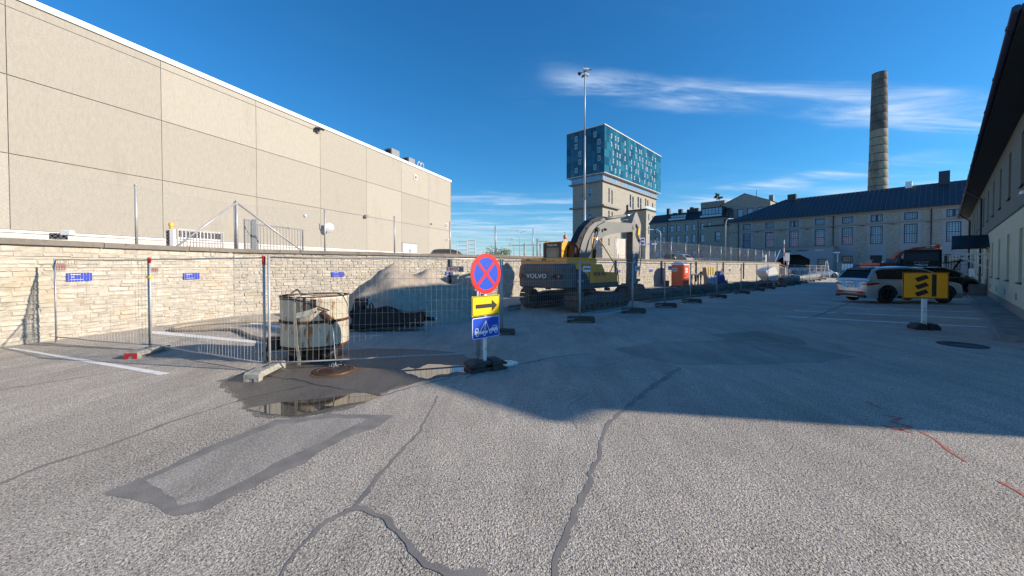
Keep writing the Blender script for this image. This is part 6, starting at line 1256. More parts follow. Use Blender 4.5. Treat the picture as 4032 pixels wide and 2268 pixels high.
# posts, barrier arm and small boxes at the ramp
def simple(nm, lb, cat, loc, rz=0): return thing(nm, lb, cat, tuple(loc), rz)
def zat(u, v, Y): return W(u, v, Y).z
Yr = 62.0
p = W(3087, 1040, Yr); t_ = simple('barrier_arm', 'upright red and white parking barrier arm above the wall end', 'barrier', (p.x, p.y, 2.2)); zt0 = zat(3087, 945, Yr)
for k in range(6):
    za, zb = 2.2+(zt0-2.2)*k/6, 2.2+(zt0-2.2)*(k+1)/6; MB().box((0, 0, (za+zb)/2-2.2), (.13, .05, zb-za-.005)).build('stripe_section', M['sign_white'] if k % 2 else mat('faded red', (.45, .14, .12), .5), t_)
p = W(3099, 1012, Yr+2); t_ = simple('notice_board', 'grey rectangular notice board on a thin post by the archway', 'sign', (p.x, p.y, 0)); MB().cyl((0, 0, 1), (0, 0, p.z), .05, n=6).build('post', M['galv'], t_); MB().box((0, -.06, p.z), (.75, .04, 1.35)).build('board', M['door_grey'], t_)
for u, v0, lb, w_ in ((3009, 1003, 'tall white ticket machine standing on the wall top', .42),):
    p = W(u, 1040, 60); t_ = simple('ticket_machine', lb, 'machine', (p.x, p.y, 2.2), RZ); MB().rbox((0, 0, (zat(u, v0, 60)-2.2)/2), (.5, .45, zat(u, v0, 60)-2.2), .04).build('housing', M['white'], t_); MB().box((0, -.24, .9), (.3, .02, .3)).build('screen', M['black'], t_)
a_, b_ = W(3050, 1034, 61), W(3072, 985, 61); t_ = simple('tilted_barrier', 'raised white barrier arm leaning over the wall end', 'barrier', tuple(a_)); MB().beam((0, 0, 0), tuple(b_-a_), .12, .06).build('arm', M['white'], t_)
a_, b_ = W(3070, 1038, 61), W(3100, 1052, 61); t_ = simple('orange_bar', 'sunlit orange bar sloping down from the wall end', 'bar', tuple(a_)); MB().beam((0, 0, 0), tuple(b_-a_), .12, .10).build('bar', mat('orange bar', (.8, .28, .08), .5), t_)
p = W(3101, 1080, 62); t_ = simple('ramp_post', 'thick white post at the foot of the sloping orange bar', 'post', (p.x, p.y, 0)); MB().cyl((0, 0, 0), (0, 0, zat(3101, 1034, 62)), .13, n=12).cyl((0, 0, zat(3101, 1034, 62)), (0, 0, zat(3101, 1034, 62)+.15), .18, n=12).build('post', M['white_pole'], t_)
p = W(3083, 1070, 62); t_ = simple('cable_cabinet', 'pale green electricity cabinet between the wall end and white post', 'cabinet', (p.x, p.y, .3), RZ); MB().rbox((0, 0, .7), (.75, .4, 1.4), .04).build('cabinet', M['door_grey'], t_)
p = W(3202, 1012, 80); t_ = simple('parking_sign', 'blue parking sign over a small white plate beside the archway', 'sign', (p.x, p.y, 0), -SA); MB().cyl((0, 0, 0), (0, 0, p.z+.5), .05, n=6).build('post', M['galv'], t_); MB().box((0, -.07, p.z), (.85, .03, .95)).build('blue_plate', M['sign_blue'], t_); MB().box((0, -.07, p.z-.75), (.85, .03, .3)).build('white_plate', M['sign_white'], t_); text('lettering', 'P', .7, M['sign_white'], t_, (0, -.09, p.z), (pi/2, 0, 0), .005)
p = at(3252, 1092); 
for u, lb in ((3252, 'white triangular gate frame leaning by the fence end'),):
    Yq = 60.0; p = W(u, 1080, Yq); t_ = simple('gate_trestle', lb, 'frame', (p.x, p.y, 0), RZ); zt1 = zat(u, 1027, Yq); MB().beam((-.3, 0, 0), (.0, 0, zt1), .1, .06).beam((.5, 0, 0), (.15, 0, zt1), .1, .06).bb(-.1, .3, -.03, .03, .8, .9).build('frame', M['white_pole'], t_)
p = W(3297, 1080, 70); t_ = simple('short_lamp_post', 'short white lamp post with hooded head before the mill', 'lamp', (p.x, p.y, 0)); zt1 = zat(3297, 996, 70); MB().cyl((0, 0, 0), (0, 0, zt1), .1, n=8).build('post', M['white_pole'], t_); MB().rbox((-.15, 0, zt1+.08), (.9, .5, .2), .05).build('lamp_head', M['white'], t_)
# railings and stone piers before the mill
RA2 = 90.0; piers = [pu(3304, RA2), pu(3420, RA2), pu(3505, RA2), pu(3560, RA2), pu(3700, RA2)]
rl = thing('iron_railing', 'dark iron railing between stone piers in front of the mill', 'railing')
for i, p in enumerate(piers): MB().ext([AP(RA2, p-.35, 0), AP(RA2, p+.35, 0), AP(RA2+.7, p+.35, 0), AP(RA2+.7, p-.35, 0)], (0, 0, 2.5 if i != 1 else 2.9)).build('stone_pier', M['mill'], rl); MB().ext([AP(RA2-.1, p-.45, 2.5 if i != 1 else 2.9), AP(RA2-.1, p+.45, 2.5 if i != 1 else 2.9), AP(RA2+.8, p+.45, 2.5 if i != 1 else 2.9), AP(RA2+.8, p-.45, 2.5 if i != 1 else 2.9)], (0, 0, .15)).build('pier_cap', M['ledge'], rl)
m_ = MB(); pb0 = piers[0]+.4
MB().ext([AP(RA2+.2, pb0, 0), AP(RA2+.2, 3.0, 0), AP(RA2+.5, 3.0, 0), AP(RA2+.5, pb0, 0)], (0, 0, .7)).build('low_wall', M['mill'], rl)
for z in (1.0, 2.15): m_ = MB().beam(AP(RA2+.35, pb0, z), AP(RA2+.35, 3.0, z), .05, .05).build('rail', M['win_frame'], rl)
bar = MB().cyl((0, 0, .7), (0, 0, 2.4), .018, n=4).mesh('railing_bar', M['win_frame']); x = pb0
while x < 3.0: link('railing_bar', bar, rl, loc=tuple(AP(RA2+.35, x))); x += .16
p = AP(RA2-.1, pu(3336, RA2)); t_ = simple('striped_board', 'small white board with grey stripes hung on the iron railing', 'sign', tuple(p), -SA)
for k in range(4): MB().box((-.6+.4*k, 0, 1.75), (.26, .04, 1.2)).build('white_slat', M['white'], t_)
MB().box((0, .03, 1.75), (1.5, .02, 1.1)).build('backing', M['door_grey'], t_)
# ================================================================ FLOODLIGHT MAST, STREET LAMPS, ROAD SIGNS ON THE UPPER LEVEL
mp_ = W(2301, 1000, 62); mt_ = thing('floodlight_mast', 'very tall slender galvanised mast with three floodlights at its top', 'mast', (mp_.x, mp_.y, 2.2)); zt1 = zat(2301, 272, 62)-2.2
mst = MB().cyl((0, 0, 0), (0, 0, zt1*.33), .21, .195, n=14).cyl((0, 0, zt1*.33), (0, 0, zt1*.66), .165, .14, n=14).cyl((0, 0, zt1*.66), (0, 0, zt1), .12, .095, n=14).build('mast_tube', M['galv'], mt_)
MB().cyl((0, 0, zt1), (0, 0, zt1+.4), .05, n=8).beam((-.85, 0, zt1-.62), (1.0, -.15, zt1-.16), .08, .08).build('cross_arm', M['black'], mt_)
for c_, d_, r3, mt2 in (((-.55, -.05, zt1-.48), (.3, .3, .14), .6, 'black'), ((.05, -.2, zt1-.12), (.55, .35, .10), 0.05, 'white'), ((.22, .1, zt1-.50), (.35, .3, .18), .3, 'white'), ((-.18, .0, zt1-.68), (.3, .25, .12), -.5, 'black')):
    c_ = (c_[0]*1.65, c_[1]*1.65, zt1+(c_[2]-zt1)*1.65); d_ = tuple(q*1.65 for q in d_)
    MB().rbox(c_, d_, .02, Matrix.Rotation(r3, 3, 'Y')).build('floodlight', M[mt2], mt_)
def lamp(lb, u, v0, Y, arm_, zb=2.2, r=.06):
    p = W(u, 1000, Y); z1 = zat(u, v0, Y)-zb; t_ = thing('street_lamp', lb, 'street lamp', (p.x, p.y, zb), 0, 'street lamps beyond the wall'); pts = [(0, 0, 0), (0, 0, z1*.86), (arm_*.12, 0, z1*.95), (arm_*.45, 0, z1*.995), (arm_, 0, z1)]
    MB().tube(pts, r, 8).build('pole', M['galv'], t_); MB().rbox((arm_*1.25, 0, z1), (abs(arm_)*.7, .22, .12), .02).build('lamp_head', M['white'], t_); return t_
lamp('street lamp with short right arm rising before the annex left of the mill', 2856, 861, 75, .9, r=.1)
lamp('street lamp with curved left arm before the stone row building', 2601, 904, 70, -1.6)
lamp('thin street lamp with left arm seen over the wall left of the excavator cab', 2024, 940, 80, -.9); t_ = lamp('taller double armed street lamp just right of a thin one over the wall', 2046, 908, 90, -1.2); MB().rbox((1.2, 0, (zat(2046, 908, 90)-2.2)*.98), (.6, .2, .1), .02).tube([(0, 0, (zat(2046, 908, 90)-2.2)*.93), (.9, 0, (zat(2046, 908, 90)-2.2)*.97)], .05, 6).build('second_arm', M['galv'], t_)
lamp('plain thin pole lamp just left of the fence post over the sign', 1949, 893, 60, -.01, r=.05); lamp('street lamp pole behind the white hoarding', 2445, 865, 70, .9)
def gantry(lb, u0, u1, v, vb, Y, plates):
    p = W(u1, v, Y); t_ = thing('sign_gantry', lb, 'sign gantry', (p.x, p.y, 2.2)); MB().cyl((0, 0, 0), (0, 0, p.z-2.2+.4), .14, n=8).build('pole', M['galv_dark'], t_); q = W(u0, v, Y); MB().beam((0, 0, p.z-2.2), (q.x-p.x, 0, p.z-2.2), .12, .12).build('arm', M['galv_dark'], t_)
    for u, vc, w_, h_ in plates: c_ = W(u, vc, Y); MB().box((c_.x-p.x, -.12, c_.z-2.2), (w_*Y/1500, .08, h_*Y/1500)).build('sign_plate', M['white'], t_)
gantry('road sign gantry with white plates seen over the wall left of the cab', 2003, 2065, 966, 1005, 70, [(2008, 964, 11, 13)]); gantry('second road gantry arm reaching from behind the cab with small plates', 2070, 2128, 965, 1005, 72, [(2094, 960, 9, 9), (2100, 968, 8, 5)])
gantry('traffic light arm above the excavator cab roof', 2162, 2116, 950, 1005, 60, [(2162, 950, 9, 9)])
p = W(2529, 951, 60); t_ = thing('direction_sign', 'white road sign with two blue panels right of the digging arm', 'sign', (p.x, p.y, 2.2)); MB().box((0, 0, p.z-2.2), (20*.04, .08, 30*.04)).build('plate', M['white'], t_); MB().cyl((-.3, .08, 0), (-.3, .08, p.z-2.2), .07, n=6).build('pole', M['galv'], t_)
for v_ in (944, 957): MB().box((.05, -.045, zat(2530, v_, 60)-2.2), (.5, .02, .3)).build('blue_panel', M['sign_blue'], t_)
a_, b_ = W(2541, 961, 62), W(2586, 961, 62); t_ = thing('signal_gantry', 'horizontal white mast arm with small blue sign right of the direction sign', 'sign gantry', tuple(a_)); MB().beam((0, 0, 0), tuple(b_-a_), .2, .2).cyl((.1, .2, 0), (.1, .2, 2.2-a_.z), .08, n=6).build('arm', M['white'], t_); MB().box((.83, -.13, .05), (.3, .03, .55)).build('blue_plate', M['sign_blue'], t_)
p = W(2441, 976, 36); hb = thing('white_hoarding', 'two white hoarding boards standing on the upper yard left of the digging arm', 'hoarding', (p.x, p.y, 2.2), R(38)); zt1 = zat(2441, 940, 36)-2.2
for s_ in (-1, 1): MB().box((s_*.42, 0, zt1/2), (.82, .05, zt1)).build('board', M['plinth'], hb)
MB().box((0, .06, zt1/2), (.06, .06, zt1+.06)).build('post', M['galv'], hb)
for u0, u1, v, lb in ((1812, 1838, 955, 'left tubular ladder frame over the parked dark cars'), (1857, 1870, 950, 'right tubular ladder frame over the parked dark cars')):
    Yq = 34; a_, b_ = W(u0-12, v, Yq), W(u1, v, Yq); t_ = thing('ladder_frame', lb, 'frame', (a_.x, a_.y, 2.2), 0, 'tubular frames beyond the hall corner'); w_ = b_.x-a_.x; h_ = a_.z+(.05)-2.2+.1
    for x in (0, w_): MB().cyl((x, 0, 0), (x, 0, h_), .03, n=6).build('upright', M['galv'], t_)
    for k in range(5): MB().cyl((0, 0, h_-.08-.36*k), (w_, 0, h_-.08-.36*k), .022, n=6).build('rung', M['galv'], t_)
# ================================================================ VEHICLES
M['silver'] = mat('silver paint', (.50, .50, .51), .28, .55, coat=.6); M['car_dark'] = mat('dark green paint', (.010, .014, .016), .2, .3, coat=.6); M['car_black'] = mat('black car paint', (.012, .012, .014), .2, .3, coat=.6)
M['tyre'] = mat('tyre', (.02, .02, .021), .8); M['rim'] = mat('alloy rim', (.35, .35, .36), .3, .8); M['rim_dark'] = mat('dark alloy', (.05, .05, .055), .3, .7); M['car_glass'] = mat('tinted glass', (.006, .008, .010), .08, spec=.25); M['tail_red'] = mat('tail lamp red', (.35, .01, .01), .15, coat=.5); M['lamp_clear'] = mat('lamp glass', (.6, .62, .65), .1, spec=.8); M['trim'] = mat('black trim', (.012, .012, .013), .5)
def wheel(name, r, w_, rimm, par, loc, side, spokes=5):
    wh = MB().lathe([(r*.66, -w_/2), (r*.93, -w_/2), (r, -w_*.32), (r, w_*.32), (r*.93, w_/2), (r*.66, w_/2), (r*.66, -w_/2)], 28, (0, 0, 0), 'Y').build(name, M['tyre'], par, loc=loc)
    y = side*w_*.40
    rm_ = MB(); rm_.lathe([(r*.66, y-side*.10), (r*.66, y), (r*.60, y+side*.012), (r*.58, y-side*.02), (r*.58, y-side*.12)], 28, (0, 0, 0), 'Y')
    for k in range(spokes):
        for o_ in (-.16, .16):
            a = 2*pi*k/spokes; rm_.beam((r*.12*cos(a+o_*2), y, r*.12*sin(a+o_*2)), (r*.60*cos(a+o_), y, r*.60*sin(a+o_)), .035, .03, up=(0, 1, 0))
    rm_.lathe([(0, y+side*.01), (r*.15, y+side*.005), (r*.17, y-side*.03)], 16, (0, 0, 0), 'Y'); rm_.build('rim', rimm, wh)
    MB().lathe([(0, y-side*.125), (r*.6, y-side*.125)], 24, (0, 0, 0), 'Y').build('brake_disc', M['trim'], wh)
def car(name, lb, cat, loc, rz, L_, W_, H_, WB, wr_, top, belt, paint, rimm, detail=True, sc=(1, 1, 1), base=.22, group=None):
    """x forward from the rear bumper (0) to the front (L_); top: roofline (x, z); belt: shoulder line (x, z)"""
    th = thing(name, lb, cat, loc, rz, group); xr = (L_-WB)*.47; xf = xr+WB
    def lerp(c, x):
        for (x0, z0_), (x1, z1_) in zip(c, c[1:]):
            if x0 <= x <= x1: return z0_+(z1_-z0_)*(x-x0)/(x1-x0)
        return c[0][1] if x < c[0][0] else c[-1][1]
    xs = sorted(set([0, .04, .10, .2, L_-.2, L_-.10, L_-.03, L_] + [x for x, _ in belt] + [L_*i/34 for i in range(35)]))
    def halfw(x):
        e = .0
        for d_, k in ((x, 1.0), (L_-x, 1.25)):
            if d_ < .55*k: q = 1-d_/(.55*k); e = max(e, .19*q**2.4)
        return W_/2-e
    def arch(x):
        z = base
        for c in (xr, xf):
            d_ = abs(x-c); R_ = wr_*1.16
            if d_ < R_: z = max(z, wr_+math.sqrt(R_*R_-d_*d_)*.98)
        return z
    bm_ = MB(); bm_.smooth = True; rows = []
    xs2 = []
    for x in xs: xs2.append(x)
    for c in (xr, xf):
        for q in (-1.161, -1.155, -1.1, -1.0, -.85, -.65, -.35, 0, .35, .65, .85, 1.0, 1.1, 1.155, 1.161): xs2.append(c+q*wr_)
    xs2 = sorted(set(round(x, 4) for x in xs2))
    for x in xs2:
        hw_ = halfw(x); zb_ = lerp(belt, x); za = arch(x); up_ = 0
        endf = min(1, min(x, L_-x)/.12); zl = za if za > base+.01 else base+(1-endf)*.16
        mid = max(zl+.02, .58*zb_+.1)
        rows.append([Vector((x, hw_-.02, zl)), Vector((x, hw_, zl+.05 if zl+.05 < mid else mid-.01)), Vector((x, hw_+.0, mid)), Vector((x, hw_-.015, zb_-.10)), Vector((x, hw_-.05, zb_)), Vector((x, 0, zb_+.02))])
    vs = []; nr = 6
    for r_ in rows: vs += r_ + [Vector((p.x, -p.y, p.z)) for p in r_[:5][::-1]]
    kk = 11; fs = [(i*kk+j, (i+1)*kk+j, (i+1)*kk+j+1, i*kk+j+1) for i in range(len(rows)-1) for j in range(kk-1)]
    fs += [tuple(range(kk)), tuple((len(rows)-1)*kk+j for j in range(kk))[::-1]]
    # underside
    fs += [(i*kk, i*kk+kk-1, (i+1)*kk+kk-1, (i+1)*kk) for i in range(len(rows)-1)]
    bm_.add(vs, fs); body = bm_.build('body', paint, th)
    # cabin: roof skin over glass sides
    x0, x1 = top[0][0], top[-1][0]; xt = sorted(set([x for x, _ in top]+[x0+(x1-x0)*i/22 for i in range(23)])); cabw = W_/2-.06; m_ = MB(); m_.smooth = True; rr2 = []
    for x in xt:
        zt_ = lerp(top, x); zb_ = lerp(belt, x)-.03; q = max(0.0, (zt_-zb_))/.62; wt_ = cabw-.20*min(1, q)**1.2
        rr2.append([Vector((x, cabw-.0, zb_)), Vector((x, (cabw+wt_)/2+.012, zb_+(zt_-zb_)*.5)), Vector((x, wt_, zt_-.07*min(1, q))), Vector((x, wt_-.12, zt_-.012*min(1, q))), Vector((x, 0, zt_+.012))])
    vs = []; kk = 9
    for r_ in rr2: vs += r_+[Vector((p.x, -p.y, p.z)) for p in r_[:4][::-1]]
    fs = [(i*kk+j, (i+1)*kk+j, (i+1)*kk+j+1, i*kk+j+1) for i in range(len(rr2)-1) for j in range(kk-1)]+[tuple(range(kk)), tuple((len(rr2)-1)*kk+j for j in range(kk))[::-1]]
    m_.add(vs, fs); m_.build('cabin', paint, th)
    def glasspts(xa, xb, za_, zb_, inset=0):       # side glass following the cabin skin
        for s_ in (1, -1):
            g_ = MB(); pts = []; n_ = 10; col_ = []
            for i in range(n_+1):
                x = xa+(xb-xa)*i/n_; zt_ = lerp(top, x)-.11; zb2 = lerp(belt, x)+.035; zt_ = max(zt_, zb2+.004); tot = lerp(top, x)-(lerp(belt, x)-.03); q = max(0, tot)/.62; wt_ = cabw-.20*min(1, q)**1.2
                def yy(z):
                    f_ = (z-(lerp(belt, x)-.03))/max(tot, .01); 
                    return (cabw+((cabw+wt_)/2+.012-cabw)*f_*2 if f_ < .5 else (cabw+wt_)/2+.012+(wt_-(cabw+wt_)/2-.012)*min(1, (f_-.5)/.42))+.006
                zm = (zt_+zb2)/2; col_.append([Vector((x, s_*yy(zb2), zb2)), Vector((x, s_*yy(zm), zm)), Vector((x, s_*yy(zt_), zt_))])
            vs_ = [p for c in col_ for p in c]; g_.smooth = True; g_.add(vs_, [(i*3+j, i*3+j+1, (i+1)*3+j+1, (i+1)*3+j) for i in range(n_) for j in range(2)]); g_.build('side_window', M['car_glass'], th)
    gx0, gx1 = top[0][0]+(.42 if detail else .3), top[-1][0]-.35
    cuts = [gx0, gx0+(gx1-gx0)*.30, gx0+(gx1-gx0)*.62, gx1]
    for i in range(3): glasspts(cuts[i]+(.004 if i else 0), cuts[i+1]-(.004 if i < 2 else 0), 0, 0)
    # rear and front glass laid on the cabin ends
    def endglass(xa, xb, nm):
        g_ = MB(); g_.smooth = True; n_ = 5; c_ = []
        for i in range(n_+1):
            x = xa+(xb-xa)*i/n_; zt_ = lerp(top, x); q = max(0, zt_-(lerp(belt, x)-.03))/.62; wt_ = cabw-.20*min(1, q)**1.2-.10
            dx = -.006 if nm == 'rear_window' else .006; c_.append([Vector((x+dx, -wt_, zt_+.004)), Vector((x+dx, 0, zt_+.022)), Vector((x+dx, wt_, zt_+.004))])
        g_.add([p for c in c_ for p in c], [(i*3+j, i*3+j+1, (i+1)*3+j+1, (i+1)*3+j) for i in range(n_) for j in range(2)]); g_.build(nm, M['car_glass'], th)
    endglass(top[0][0]+.03, top[1][0]-.02, 'rear_window'); endglass(top[-2][0]+.02, top[-1][0]-.03, 'windscreen')
    for c, nm in ((xr, 'r'), (xf, 'f')):
        for s_ in (1, -1):
            wheel('wheel', wr_, .23, rimm, th, (c, s_*(W_/2-.13), wr_), s_)
            m_ = MB(); pts = [(c+wr_*1.19*cos(R(a)), wr_+wr_*1.17*sin(R(a))) for a in range(0, 181, 12)]; pin = [(c+wr_*1.10*cos(R(a)), wr_+wr_*1.10*sin(R(a))) for a in range(180, -1, -12)]
            m_.ext([(x, s_*(W_/2-.03), z) for x, z in pts+pin], (0, s_*.045, 0)); m_.build('wheel_arch', M['trim'], th)
            MB().ext([(c+wr_*1.1*cos(R(a)), s_*(W_/2-.30), wr_+wr_*1.1*sin(R(a))) for a in range(0, 181, 15)], (0, s_*.02, 0)).build('arch_liner', M['trim'], th)
    if WB > 2: MB().bb(xr+wr_*1.2, xf-wr_*1.2, -W_/2-.005, -W_/2+.03, base, base+.12).build('side_skirt', M['trim'], th); MB().bb(xr+wr_*1.2, xf-wr_*1.2, W_/2-.03, W_/2+.005, base, base+.12).build('side_skirt', M['trim'], th)
    th.scale = sc
    return th, lerp
# silver SUV: rear right wheel near (18.0, 18.6); it points along +X
L_, W_, H_ = 4.7, 1.88, 1.66
svx = W(3420, 1100, 18.6).x
suv, lp_ = car('parked_suv', 'large silver estate style off roader parked behind the amber diversion board', 'car', (svx+.08, 18.7+.98, .04), R(2), L_, W_, H_, 2.79, .385,
    [(.05, 1.08), (.40, 1.54), (.75, 1.64), (2.0, 1.68), (2.9, 1.61), (3.35, 1.43), (3.75, 1.08)], [(0, 1.02), (.3, 1.06), (1.5, 1.04), (3.6, 1.02), (4.2, .93), (4.55, .84), (4.7, .70)], M['silver'], M['rim_dark'], sc=(1.08, 1.05, 1.09))
ys = -W_/2
for s_ in (-1, 1):
    MB().ext([(.0, s_*.62, .83), (.02, s_*.80, .82), (.14, s_*.925, .82), (.42, s_*.950, .86), (.50, s_*.952, .93), (.30, s_*.945, .945), (.05, s_*.84, .92), (-.01, s_*.60, .88)], (-.02, s_*.008, 0)).build('tail_light', M['tail_red'], suv)
    MB().box((2.35, s_*.945, .28), (1.2, .02, .03)).build('sill_strip', M['chrome'], suv)
    for x in (1.75, 2.75): MB().box((x, s_*.948, .88), (.19, .03, .035)).build('door_handle', M['chrome'], suv)
    MB().ext([(4.15, s_*.90, .76), (4.55, s_*.80, .74), (4.55, s_*.80, .82), (4.2, s_*.88, .86)], (0, s_*.03, 0)).build('headlight', M['lamp_clear'], suv)
    MB().tube([(.75, s_*.66, 1.66), (1.2, s_*.66, 1.72), (2.4, s_*.66, 1.73), (3.0, s_*.66, 1.64)], .018, 6).build('roof_rail', M['trim'], suv)
    MB().rbox((3.35, s_*1.03, 1.08), (.14, .22, .15), .03).build('door_mirror', M['silver'], suv)
    MB().box((-.02, s_*.60, .46), (.04, .34, .05)).build('reflector', M['tail_red'], suv)
MB().box((-.03, 0, .50), (.02, 1.35, .035)).build('dark_strip', M['trim'], suv); MB().box((-.0, 0, .30), (.12, 1.5, .14)).build('diffuser', M['trim'], suv); MB().box((-.065, 0, .27), (.02, .9, .03)).build('chrome_strip', M['chrome'], suv)
MB().ext([(.30, -.60, 1.50), (.62, -.58, 1.60), (.62, .58, 1.60), (.30, .60, 1.50)], (0, 0, .03)).build('roof_spoiler', M['trim'], suv)
npl = MB().box((-.025, 0, .76), (.02, .52, .115)).build('number_plate', M['sign_white'], suv); MB().box((-.037, .245, .76), (.004, .03, .10)).build('blue_band', M['sign_blue'], npl); text('lettering', '502 CHW', .085, M['sign_black'], npl, (-.038, -.015, .76), (pi/2, 0, -pi/2), .001)
text('lettering', 'SKODA', .07, M['chrome'], suv, (-.03, .0, .93), (pi/2, 0, -pi/2), .004, sx=1.8)
# dark hatchback beyond it
bx_ = W(3650, 1100, 24.5).x; hat, _ = car('dark_hatchback', 'small dark hatchback parked beyond the silver car by the side door', 'car', (bx_-.6, 25.6, .12), R(-3), 3.9, 1.72, 1.5, 2.5, .32,
    [(.04, .98), (.35, 1.42), (.8, 1.52), (1.9, 1.52), (2.5, 1.36), (3.15, .96)], [(0, .9), (.4, .95), (2.8, .94), (3.4, .84), (3.8, .68), (3.9, .55)], M['car_dark'], M['rim_dark'], sc=(1.12, 1.05, 1.12))
for s_ in (-1, 1): MB().rbox((2.6, s_*.95, 1.02), (.13, .2, .14), .03).build('door_mirror', M['silver'], hat); MB().box((1.8, s_*.865, .82), (.18, .03, .035)).build('door_handle', M['chrome'], hat)
# silver car at the lane end
sx2 = W(3300, 1080, 62); fc2, _ = car('silver_hatchback', 'silver car nose showing behind the fence at the far lane end', 'car', (sx2.x-3.9, 63.0, 0.1), R(-8), 4.0, 1.75, 1.5, 2.5, .32,
    [(.04, .98), (.35, 1.42), (.8, 1.5), (1.9, 1.5), (2.5, 1.36), (3.0, .96)], [(0, .9), (.4, .95), (2.8, .94), (3.4, .84), (3.85, .68), (4.0, .55)], M['silver'], M['rim'])
MB().box((3.9, -.7, .7), (.12, .3, .16)).build('headlight', M['lamp_clear'], fc2)
for u, Y, rz, pt, lb in ((1770, 40, .3, 'car_black', 'dark car roof showing over the wall at the hall corner'), (2690, 52, .75, 'car_black', 'dark car behind the wall coping left of the red canopied car'), (2722, 56, .75, 'silver', 'pale grey car behind the wall coping above the toilet')):
    p = W(u, 1000, Y); car('upper_car', lb, 'car', (p.x-2.0, p.y, 2.2), rz if u > 2000 else .1, 4.3, 1.8, 1.5, 2.6, .32, [(.04, .98), (.4, 1.42), (.9, 1.5), (2.1, 1.5), (2.8, 1.34), (3.35, .98)], [(0, .9), (.4, .95), (3.0, .94), (3.7, .84), (4.15, .68), (4.3, .55)], M[pt], M['rim'], group='cars on the upper yard')
# tipper truck
tu = W(3630, 1050, 36.5); tkk = thing('tipper_truck', 'black heavy truck facing down the lane behind the parked cars', 'truck', (tu.x, tu.y, 0), RZ)
M['truck'] = mat('black truck paint', (.010, .011, .013), .6, spec=.3)
zc1 = zat(3630, 983, 36.5)
MB().rbox((0, 1.05, (zc1+.75)/2), (2.5, 2.1, zc1-.75), .12).build('cab', M['truck'], tkk); MB().ext([(-1.1, -.012, 2.42), (1.1, -.012, 2.42), (1.05, -.012, 3.2), (-1.05, -.012, 3.2)], (0, -.03, 0)).build('windscreen', mat('truck screen', (.012, .025, .05), .25, spec=.2), tkk)
MB().bb(-1.15, 1.15, -.16, -.001, 3.22, 3.42).build('sun_visor', M['truck'], tkk); MB().bb(-1.0, 1.0, -.04, -.001, .95, 1.95).build('grille', M['trim'], tkk); MB().bb(-1.25, 1.25, -.12, .3, .35, .9).build('bumper', M['truck'], tkk)
text('lettering', 'IVECO', .24, M['sign_white'], tkk, (-.05, -.05, 2.02), (pi/2, 0, 0), .01, sx=1.3); text('lettering', 'STRALIS', .12, M['galv'], tkk, (-.05, -.05, 2.30), (pi/2, 0, 0), .005, sx=2.4)
for s_ in (-1, 1):
    m_ = MB().beam((s_*1.25, .0, 2.95), (s_*1.5, -.15, 2.95), .04, .04).rbox((s_*1.5, -.15, 2.5), (.2, .12, .75), .03).build('mirror', M['trim'], tkk); MB().box((s_*1.0, -.13, .62), (.35, .04, .2)).build('headlight', M['lamp_clear'], tkk)
    for y in (.9, 4.4, 5.75): MB().cyl((s_*.85, y, .5), (s_*1.22, y, .5), .5, n=24).build('wheel', M['tyre'], tkk)
MB().rbox((.0, 4.9, 1.9), (2.5, 5.0, 1.7), .08).build('tipper_body', M['truck'], tkk); MB().bb(-.5, .5, 2.0, 7.3, .6, .95).build('chassis', M['trim'], tkk)
MB().beam((1.3, 2.6, 2.2), (2.9, 3.2, 2.45), .16, .12).beam((1.9, 2.9, 1.3), (2.6, 3.1, 2.9), .12, .12).build('loader_arm', M['truck'], tkk)
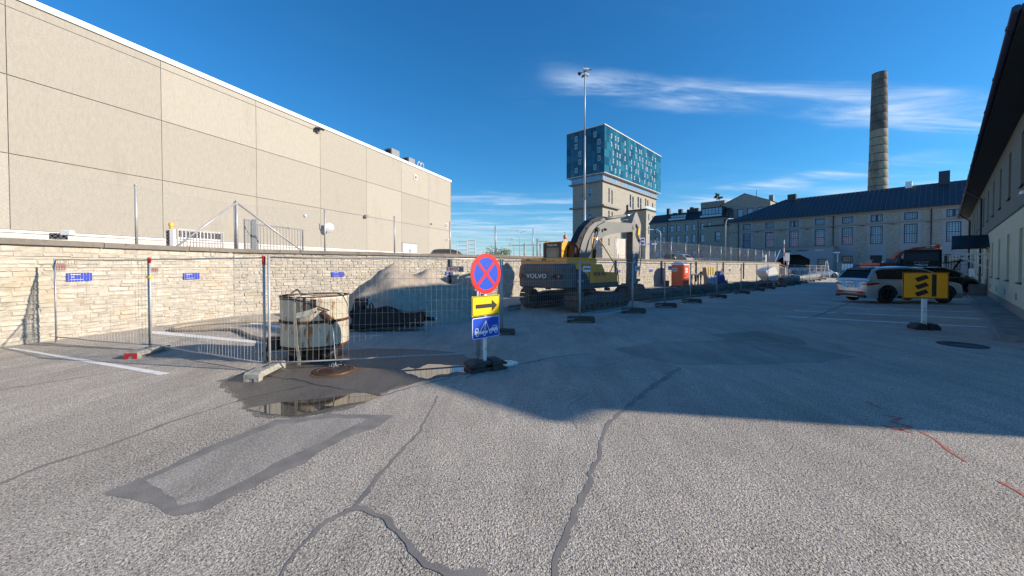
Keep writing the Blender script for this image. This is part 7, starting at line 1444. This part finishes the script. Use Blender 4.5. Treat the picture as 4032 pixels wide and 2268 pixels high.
# orange excavator behind the truck
oy = 43.0; oe0 = W(3480, 1060, oy); oe = thing('orange_excavator', 'orange excavator with bent arm reaching over the black truck', 'excavator', (oe0.x, oe0.y, 0), 0)
M['ex_orange'] = mat('faded orange', (.66, .13, .05), .5, var=.15, scale=2, stain=(.22, .07, .04), st=(.5, .75), sscale=2)
def OX(cx_, cy_): u, v = 3280+cx_/4.155, 930+cy_/4.155; p = W(u, v, oy); return (p.x-oe0.x, p.z)
def oex(pts, y0, y1, mt, nm, par=None): return MB().ext([(OX(a, b)[0], y0, OX(a, b)[1]) for a, b in pts], (0, y1-y0, 0)).build(nm, mt, par or oe)
ob = oex([(900,480),(905,440),(960,370),(1010,310),(1080,255),(1170,225),(1210,215),(1400,205),(1640,190),(1640,208),(1400,222),(1210,235),(1130,270),(1080,330),(1040,400),(980,470),(960,490)], -.25, .25, M['ex_orange'], 'boom')
a_, b_, c_ = OX(1260, 205), OX(1495, 178), OX(1690, 150); MB().cyl((a_[0], -.05, a_[1]), (b_[0], -.05, b_[1]), .11, n=12).build('cylinder', M['ex_orange'], ob); MB().cyl((b_[0], -.05, b_[1]), (c_[0], -.05, c_[1]), .06, n=10).build('cylinder_rod', M['chrome'], ob)
a_, b_ = OX(1045, 372), OX(1092, 300); MB().cyl((a_[0], -.35, a_[1]), (b_[0], -.35, b_[1]), .06, n=10).build('cylinder_rod', M['chrome'], ob)
oex([(1640,200),(1660,150),(1700,132),(1728,145),(1742,205)], -.2, .2, M['ex_orange'], 'stick')
oex([(595,445),(600,440),(850,440),(860,450),(860,520),(595,520)], -1.2, 1.2, M['ex_orange'], 'engine_hood'); oex([(860,520),(862,440),(900,370),(1080,375),(1100,520)], -1.2, 0.2, M['ex_grey'], 'cab'); oex([(590,520),(590,680),(1150,680),(1150,520)], -1.3, 1.3, M['track'], 'tracks')
a_ = OX(795, 415); MB().cyl((a_[0]+.1, -.2, a_[1]-.25), (a_[0]+.1, -.2, a_[1]+.1), .22, n=12).build('exhaust_cap', M['galv'], oe)
# chairs and rails of the terrace behind the fence are too small to tell apart: a white railing
tr_ = thing('terrace_railing', 'low white railing along the terrace in front of the row building', 'railing'); Yq = 78.0
a_, b_ = W(2590, 1010, Yq), W(2840, 1010, Yq); MB().beam((a_.x, Yq, 3.45), (b_.x, Yq, 3.45), .07, .07).build('rail', M['white_pole'], tr_); bar = MB().box((0, 0, .6), (.07, .07, 1.2)).mesh('railing_post', M['white_pole']); x = a_.x
while x < b_.x: link('railing_post', bar, tr_, loc=(x, Yq, 2.22)); x += .62
